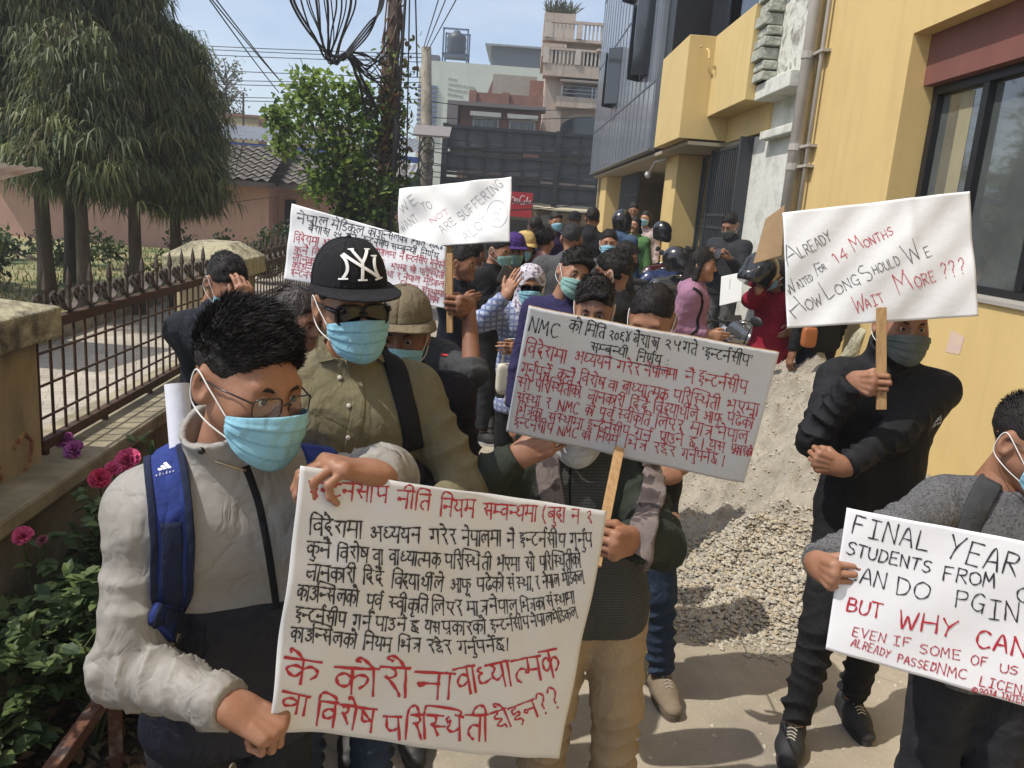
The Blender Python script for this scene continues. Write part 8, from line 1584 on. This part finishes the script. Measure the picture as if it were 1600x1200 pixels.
# ---- the man in black with the how long placard
jk = cloth('black_windbreaker', (.010, .010, .012), (.016, .016, .018), rough=.75, bump=.4, bscale=22, bdist=.006, spec=.2, fold=.3)
fd_, pn_ = V3(.25, -.96, .1), V3(.96, .25, 0)
f29 = person('man all in black with grey mask holding the how long placard', (1408, 509), 2.80, yaw=-8, hy=6, hp=2, tone='mid', hair='crop', mask=M_maskd, top=dict(m=jk, loose=.015, collar=.085, neck=.068, hem=.84, cr=1.2, folds=1.2), legs=dict(m=C_black, r=1.04), shoes=dict(m=mat('black_shoe2', (.018, .018, .02), .7)), q=3, feet=((-.17, -.18, -16), (.10, .06, 8)), build=.97, z0=0.,
    arms=(dict(w=grip_w(at(1376, 602, 2.515), fd_, pn_), hint=V3(-.35, .25, -1), pose='grip', fd=fd_, pn=pn_, hs=1.0), dict(w=A_(1318, 730, 2.52), hint=V3(.9, -.1, -.7), pose='fist', fd=V3(-.95, .12, .12), pn=V3(.1, .95, .1))))
lg = MB(); Q0 = lambda x, y: project(f29.topf, np.array([at(x, y, 2.75)]), .002, 8)[0][0]
for P in ([(1438, 648), (1444, 643), (1448, 645), (1452, 641), (1458, 648)], [(1442, 647), (1447, 645), (1453, 647)]): lg.tube([Q0(*p) for p in P], .0009, 4)
for i in range(7): x = 1438 + i * 3.1; lg.tube([Q0(x, 651), Q0(x + 1.8, 651)], .0008, 4); lg.tube([Q0(x + (i % 2), 651), Q0(x + (i % 2), 654.5)], .0008, 4)
lg.build('white_emblem', INK_W, f29.top)
lg = MB(); lg.tube([Q0(1319, 599), Q0(1326, 596), Q0(1334, 592)], .0016, 4); lg.build('white_trim', INK_W, f29.top)
# ---- the man in grey at the right edge
gm_ = pattern_mat('heather_grey', (.13, .13, .135), (.055, .056, .062), 'print', 160)
f35 = person('man in heather grey shirt with glasses at the right edge, holding a white paper', (1612, 694), 1.98, yaw=-4, hy=30, hp=16, hr=0, tone='mid', hair='crop', strand=7000, glasses='clear', mask=M_mask, top=dict(m=gm_, loose=.016, collar=.012, hem=.86, name='shirt'), legs=dict(m=C_jeand, r=1.06), q=2, drop=.04, build=1.05,
    arms=(dict(w=A_(1276, 882, 1.655), hint=V3(.1, .2, -1), pose='edge', fd=V3(.12, -.97, .10), pn=V3(.97, .14, .0), hs=.88), None))
t = thing('backpack', 'black backpack strap on the man in heather grey', 'backpack', f35.J(0, .25, 1.2)); o, Q, N = strap_on(f35, [(1552, 742), (1538, 770), (1522, 800), (1508, 840), (1500, 880)], 1.7, .058, .011, C_char, 'shoulder_strap'); o.parent = t; o.matrix_parent_inverse = Matrix.Translation(-t.location)
bp = MB(); bag(bp, f35.J(0, .24, 1.16), (.14, .08, .2), f35.Rz); bp.build('bag_body', C_black, t, smooth=True)
mb = MB(); mb.hexa([(1.05, 8.3, 0), (2.6, 8.3, 0), (2.5, 13, 0), (1.05, 13, 0), (1.05, 8.3, .295), (2.6, 8.3, .295), (2.5, 13, .295), (1.05, 13, .295)]); tag(mb.build('forecourt', M_ground, bevel=.02), kind='structure')
# ---------------------------------------------------------------- motorcycles and helmets
M_tyre = mat('tyre_rubber', (.022, .022, .022), .9, c2=(.05, .045, .04), nscale=18, namt=1); M_chr = mat('dull_chrome', (.55, .55, .55), .3, metal=1., namt=.4, nscale=12); M_eng = mat('engine_alloy', (.20, .19, .18), .5, metal=.7, c2=(.06, .055, .05), nscale=25, namt=1); M_plast = mat('black_plastic_panel', (.02, .02, .021), .5, namt=.4); M_seat = mat('vinyl_seat', (.022, .022, .022), .6)
def bike(label, loc, rz, tank):
    t = thing('motorcycle', label, 'motorcycle', (0, 0, 0), 'motorcycles parked along the facade')
    for x in (-.64, .64):
        w = MB(); w.tube([(x + .245 * math.cos(a), 0, .30 + .245 * math.sin(a)) for a in np.linspace(0, 2 * PI, 36, endpoint=False)], .055, 10, closed=True); wo = w.build('wheel', M_tyre, t, smooth=True)
        w = MB(); w.tube([(x + .20 * math.cos(a), 0, .30 + .20 * math.sin(a)) for a in np.linspace(0, 2 * PI, 30, endpoint=False)], .016, 6, closed=True); w.lathe([(.05, -.06), (.05, .06)], (x, 0, .30), 12, M=Matrix.Rotation(PI / 2, 3, 'X'))
        for k in range(6): a = k * PI / 3; w.tube([(x, 0, .30), (x + .2 * math.cos(a), 0, .30 + .2 * math.sin(a))], .012, 5)
        w.lathe([(.12, .0), (.12, .006)], (x, .055, .30), 20, M=Matrix.Rotation(PI / 2, 3, 'X')); w.build('rim', M_chr, wo, smooth=False)
    b = MB(); b.tube([(.64, .07, .30), (.50, .07, .72), (.42, .07, .95)], [.022, .026, .024], 8); b.tube([(.64, -.07, .30), (.50, -.07, .72), (.42, -.07, .95)], [.022, .026, .024], 8); b.build('fork', M_chr, t, smooth=True)
    b = MB(); b.tube([(.42, 0, .9), (.1, 0, .80), (-.2, 0, .72), (-.75, 0, .78)], .022, 7); b.tube([(.40, 0, .8), (.22, 0, .35), (-.15, 0, .30), (-.3, 0, .6)], .022, 7); b.tube([(-.64, .09, .30), (-.2, .09, .38)], .022, 6); b.tube([(-.64, -.09, .30), (-.2, -.09, .38)], .022, 6); b.tube([(-.6, .11, .36), (-.5, .10, .74)], .03, 8); b.tube([(-.6, -.11, .36), (-.5, -.10, .74)], .03, 8); b.build('frame', M_plast, t, smooth=True)
    b = MB(); b.box((.08, 0, .42), (.28, .20, .22)); b.box((.12, 0, .60), (.15, .17, .18), M=Matrix.Rotation(-.3, 3, 'Y'))
    for k in range(6): b.box((.13 - k * .008, 0, .53 + k * .026), (.19, .21, .008), M=Matrix.Rotation(-.3, 3, 'Y'))
    b.lathe([(.085, -.12), (.09, -.1), (.09, .1), (.085, .12)], (.02, 0, .40), 16, M=Matrix.Rotation(PI / 2, 3, 'X')); b.build('engine', M_eng, t, bevel=.01)
    b = MB(); b.tube([(.2, .08, .6), (.3, .1, .4), (.05, .12, .27), (-.3, .13, .30), (-.75, .14, .40)], [.02, .02, .022, .045, .05], 9); b.build('exhaust', M_chr, t, smooth=True)
    pr = [Pr((.32, 0, .90), (.0, 0, .88), .13, .10, .04, V3(0, 1, 0), 1.05), Pr((.30, .06, .84), (.42, .08, .80), .07, .05, .05), Pr((.30, -.06, .84), (.42, -.08, .80), .07, .05, .05), Pr((.0, 0, .87), (-.08, 0, .84), .09, .06, .05)]
    lo, hi = bounds(pr, .02); v, F = surfnet(sdf(pr), lo, hi, .012); tk = npmesh('fuel_tank', v, F, tank, t); b = MB(); b.lathe([(.035, 0), (.035, .012), (.01, .016)], (.2, 0, 1.018), 14); b.build('fuel_cap', M_chr, tk, smooth=True)
    pr = [Pr((-.06, 0, .83), (-.40, 0, .83), .10, .12, .05, V3(0, 0, 1), 1.9), Pr((-.40, 0, .86), (-.78, 0, .90), .11, .08, .05, V3(0, 0, 1), 1.8)]; lo, hi = bounds(pr, .02); v, F = surfnet(sdf(pr), lo, hi, .014); npmesh('seat', v, F, M_seat, t)
    pr = [Pr((-.40, 0, .76), (-.86, 0, .84), .11, .05, .05, V3(0, 0, 1), 1.7)]; lo, hi = bounds(pr, .02); v, F = surfnet(sdf(pr), lo, hi, .014); npmesh('tail_panel', v, F, tank, t)
    b = MB(); b.lathe([(.02, 0), (.085, .03), (.095, .09), (.09, .12), (.05, .135), (.005, .138)], (.50, 0, .86), 18, M=Matrix.Rotation(PI / 2, 3, 'Y')); b.build('headlight', mat('headlight_glass', (.35, .36, .38), .1, metal=.5, namt=0), t, smooth=True)
    b = MB(); b.tube([(.30, .37, 1.00), (.36, .30, 1.03), (.42, .12, 1.00), (.42, -.12, 1.00), (.36, -.30, 1.03), (.30, -.37, 1.00)], .013, 7); b.tube([(.31, .36, 1.0), (.36, .26, 1.03)], .019, 7); b.tube([(.31, -.36, 1.0), (.36, -.26, 1.03)], .019, 7); b.box((.47, 0, 1.0), (.08, .15, .09), M=Matrix.Rotation(.5, 3, 'Y')); b.build('handlebar', M_plast, t, smooth=False)
    for s in (-1, 1):
        b = MB(); b.tube([(.36, s * .27, 1.03), (.38, s * .33, 1.2)], .006, 5); b.ball((.375, s * .36, 1.24), (.012, .062, .038), 14, 8); b.build('mirror', M_plast, t, smooth=True)
    b = MB(); b.grid(16, 6, lambda u, v: (.64 + .31 * math.cos(R(25 + 130 * u)), (v - .5) * .13, .30 + (.31 + .02 * math.cos((v - .5) * 3)) * math.sin(R(25 + 130 * u)))); m_ = b.build('front_fender', tank, t, smooth=True); m_.modifiers.new('solid', 'SOLIDIFY').thickness = .004
    b = MB(); b.tube([(-.05, .12, .3), (-.1, .3, .02)], .011, 5); b.box((-.92, 0, .62), (.015, .17, .14), M=Matrix.Rotation(.3, 3, 'Y')); b.tube([(-.84, .07, .72), (-.9, .16, .74)], .014, 5); b.tube([(-.84, -.07, .72), (-.9, -.16, .74)], .014, 5); b.build('plate_and_stand', M_plast, t)
    t.location = loc; t.rotation_euler = (R(-5), 0, rz); return t
def paint(n, c): return mat(n, c, .25, namt=.3, nscale=4, coat=.8, spec=.6)
bike('dark motorcycle with a steel blue tank under the barred gate', (1.66, 10.2, .30), R(20), paint('steel_blue_paint', (.018, .035, .11)))
bike('black and silver motorcycle in front of the barred gate', (1.56, 8.98, .30), R(14), paint('black_silver_paint', (.045, .05, .055)))
bike('motorcycle with a big dark blue tank beside the woman in red', (1.88, 6.75, 0), R(215), paint('dark_blue_paint', (.008, .012, .05)))
bike('motorcycle at the back beside the yellow column', (1.87, 11.5, .30), R(25), paint('maroon_paint', (.05, .01, .012)))
bike('motorcycle whose wheel shows between the red sweater and the sand heap', (2.28, 7.45, 0), R(97), paint('grey_paint', (.05, .05, .05)))
def helmet(label, c, Rm, m, visor=True, group=None):
    t = thing('helmet', label, 'helmet', c, group)
    fn = lambda P: smax(smin(ell((0, .01, .02), (.125, .15, .135))(P), Pr((0, -.06, -.08), (0, .02, -.09), .105, .10, .05).ev(P), .05), np.maximum(-(P[:, 2] + .125), -ell((0, -.17, .0), (.10, .09, .052))(P)), .008)
    v, F = surfnet(fn, V3(-.17, -.2, -.2), V3(.17, .2, .19), .011); npmesh('shell', v @ Rm.T + c, F, m, t)
    b = MB(); b.grid(20, 6, lambda u, w_: tuple(c + Rm @ V3(.128 * math.sin((u - .5) * 2.3), .01 - .150 * math.cos((u - .5) * 2.3), -.045 + .10 * w_))); b.build('visor', mat('smoke_visor', (.03, .033, .036), .06, namt=0), t, smooth=True)
M_helm = mat('gloss_black_helmet', (.014, .014, .016), .22, namt=0, coat=.6)
helmet('black full face helmet resting on a handlebar in front of the yellow column', np.array(at(1035, 362, 11.95)), rot(R(40), R(10)), M_helm)
helmet('dark helmet on the rider in the denim jacket', f24.Ch + V3(0, 0, .01), f24.Mh, M_helm)
helmet('black helmet lifted in the hands of the woman in red', np.array(at(1187, 423, 6.3)), rot(R(-60), R(-20)), M_helm)
helmet('black helmet sitting on the tank of the silver motorcycle', np.array(at(1057, 406, 9.02)), rot(R(60), R(-10)), M_helm)
# stone slab leaning behind the placard holder
t = thing('stone_slab', 'grey brown stone slab leaning on the wall behind the sand heap', 'slab', (2.2, 5.6, .5)); mb = MB(); a = [at(1330, 520, 5.4), at(1352, 512, 5.3), at(1338, 590, 5.2), at(1306, 580, 5.3)]; mb.prism([(p[0], p[2]) for p in a][::-1], 5.25, 5.38, lambda u, v, d: (u, d, v)); mb.build('slab_face', M_cap, t, bevel=.02)
# ---------------------------------------------------------------- thin dusty air
mb = MB(); mb.box((0, 50, 15.5), (246, 166, 33)); hz_ = mb.build('haze', None); tag(hz_, 'thin pale dusty air over the lane', 'haze', kind='stuff')
hm = bpy.data.materials.new('dusty_air'); hm.use_nodes = True; n_ = hm.node_tree.nodes; n_.remove(n_['Principled BSDF']); pv = n_.new('ShaderNodeVolumePrincipled'); pv.inputs['Density'].default_value = .0032; pv.inputs['Color'].default_value = (.86, .88, .9, 1); pv.inputs['Anisotropy'].default_value = .3
hm.node_tree.links.new(pv.outputs[0], n_['Material Output'].inputs['Volume']); hz_.data.materials.clear(); hz_.data.materials.append(hm); hz_.visible_shadow = True
SC.cycles.volume_bounces = 0; SC.cycles.volume_step_rate = 4
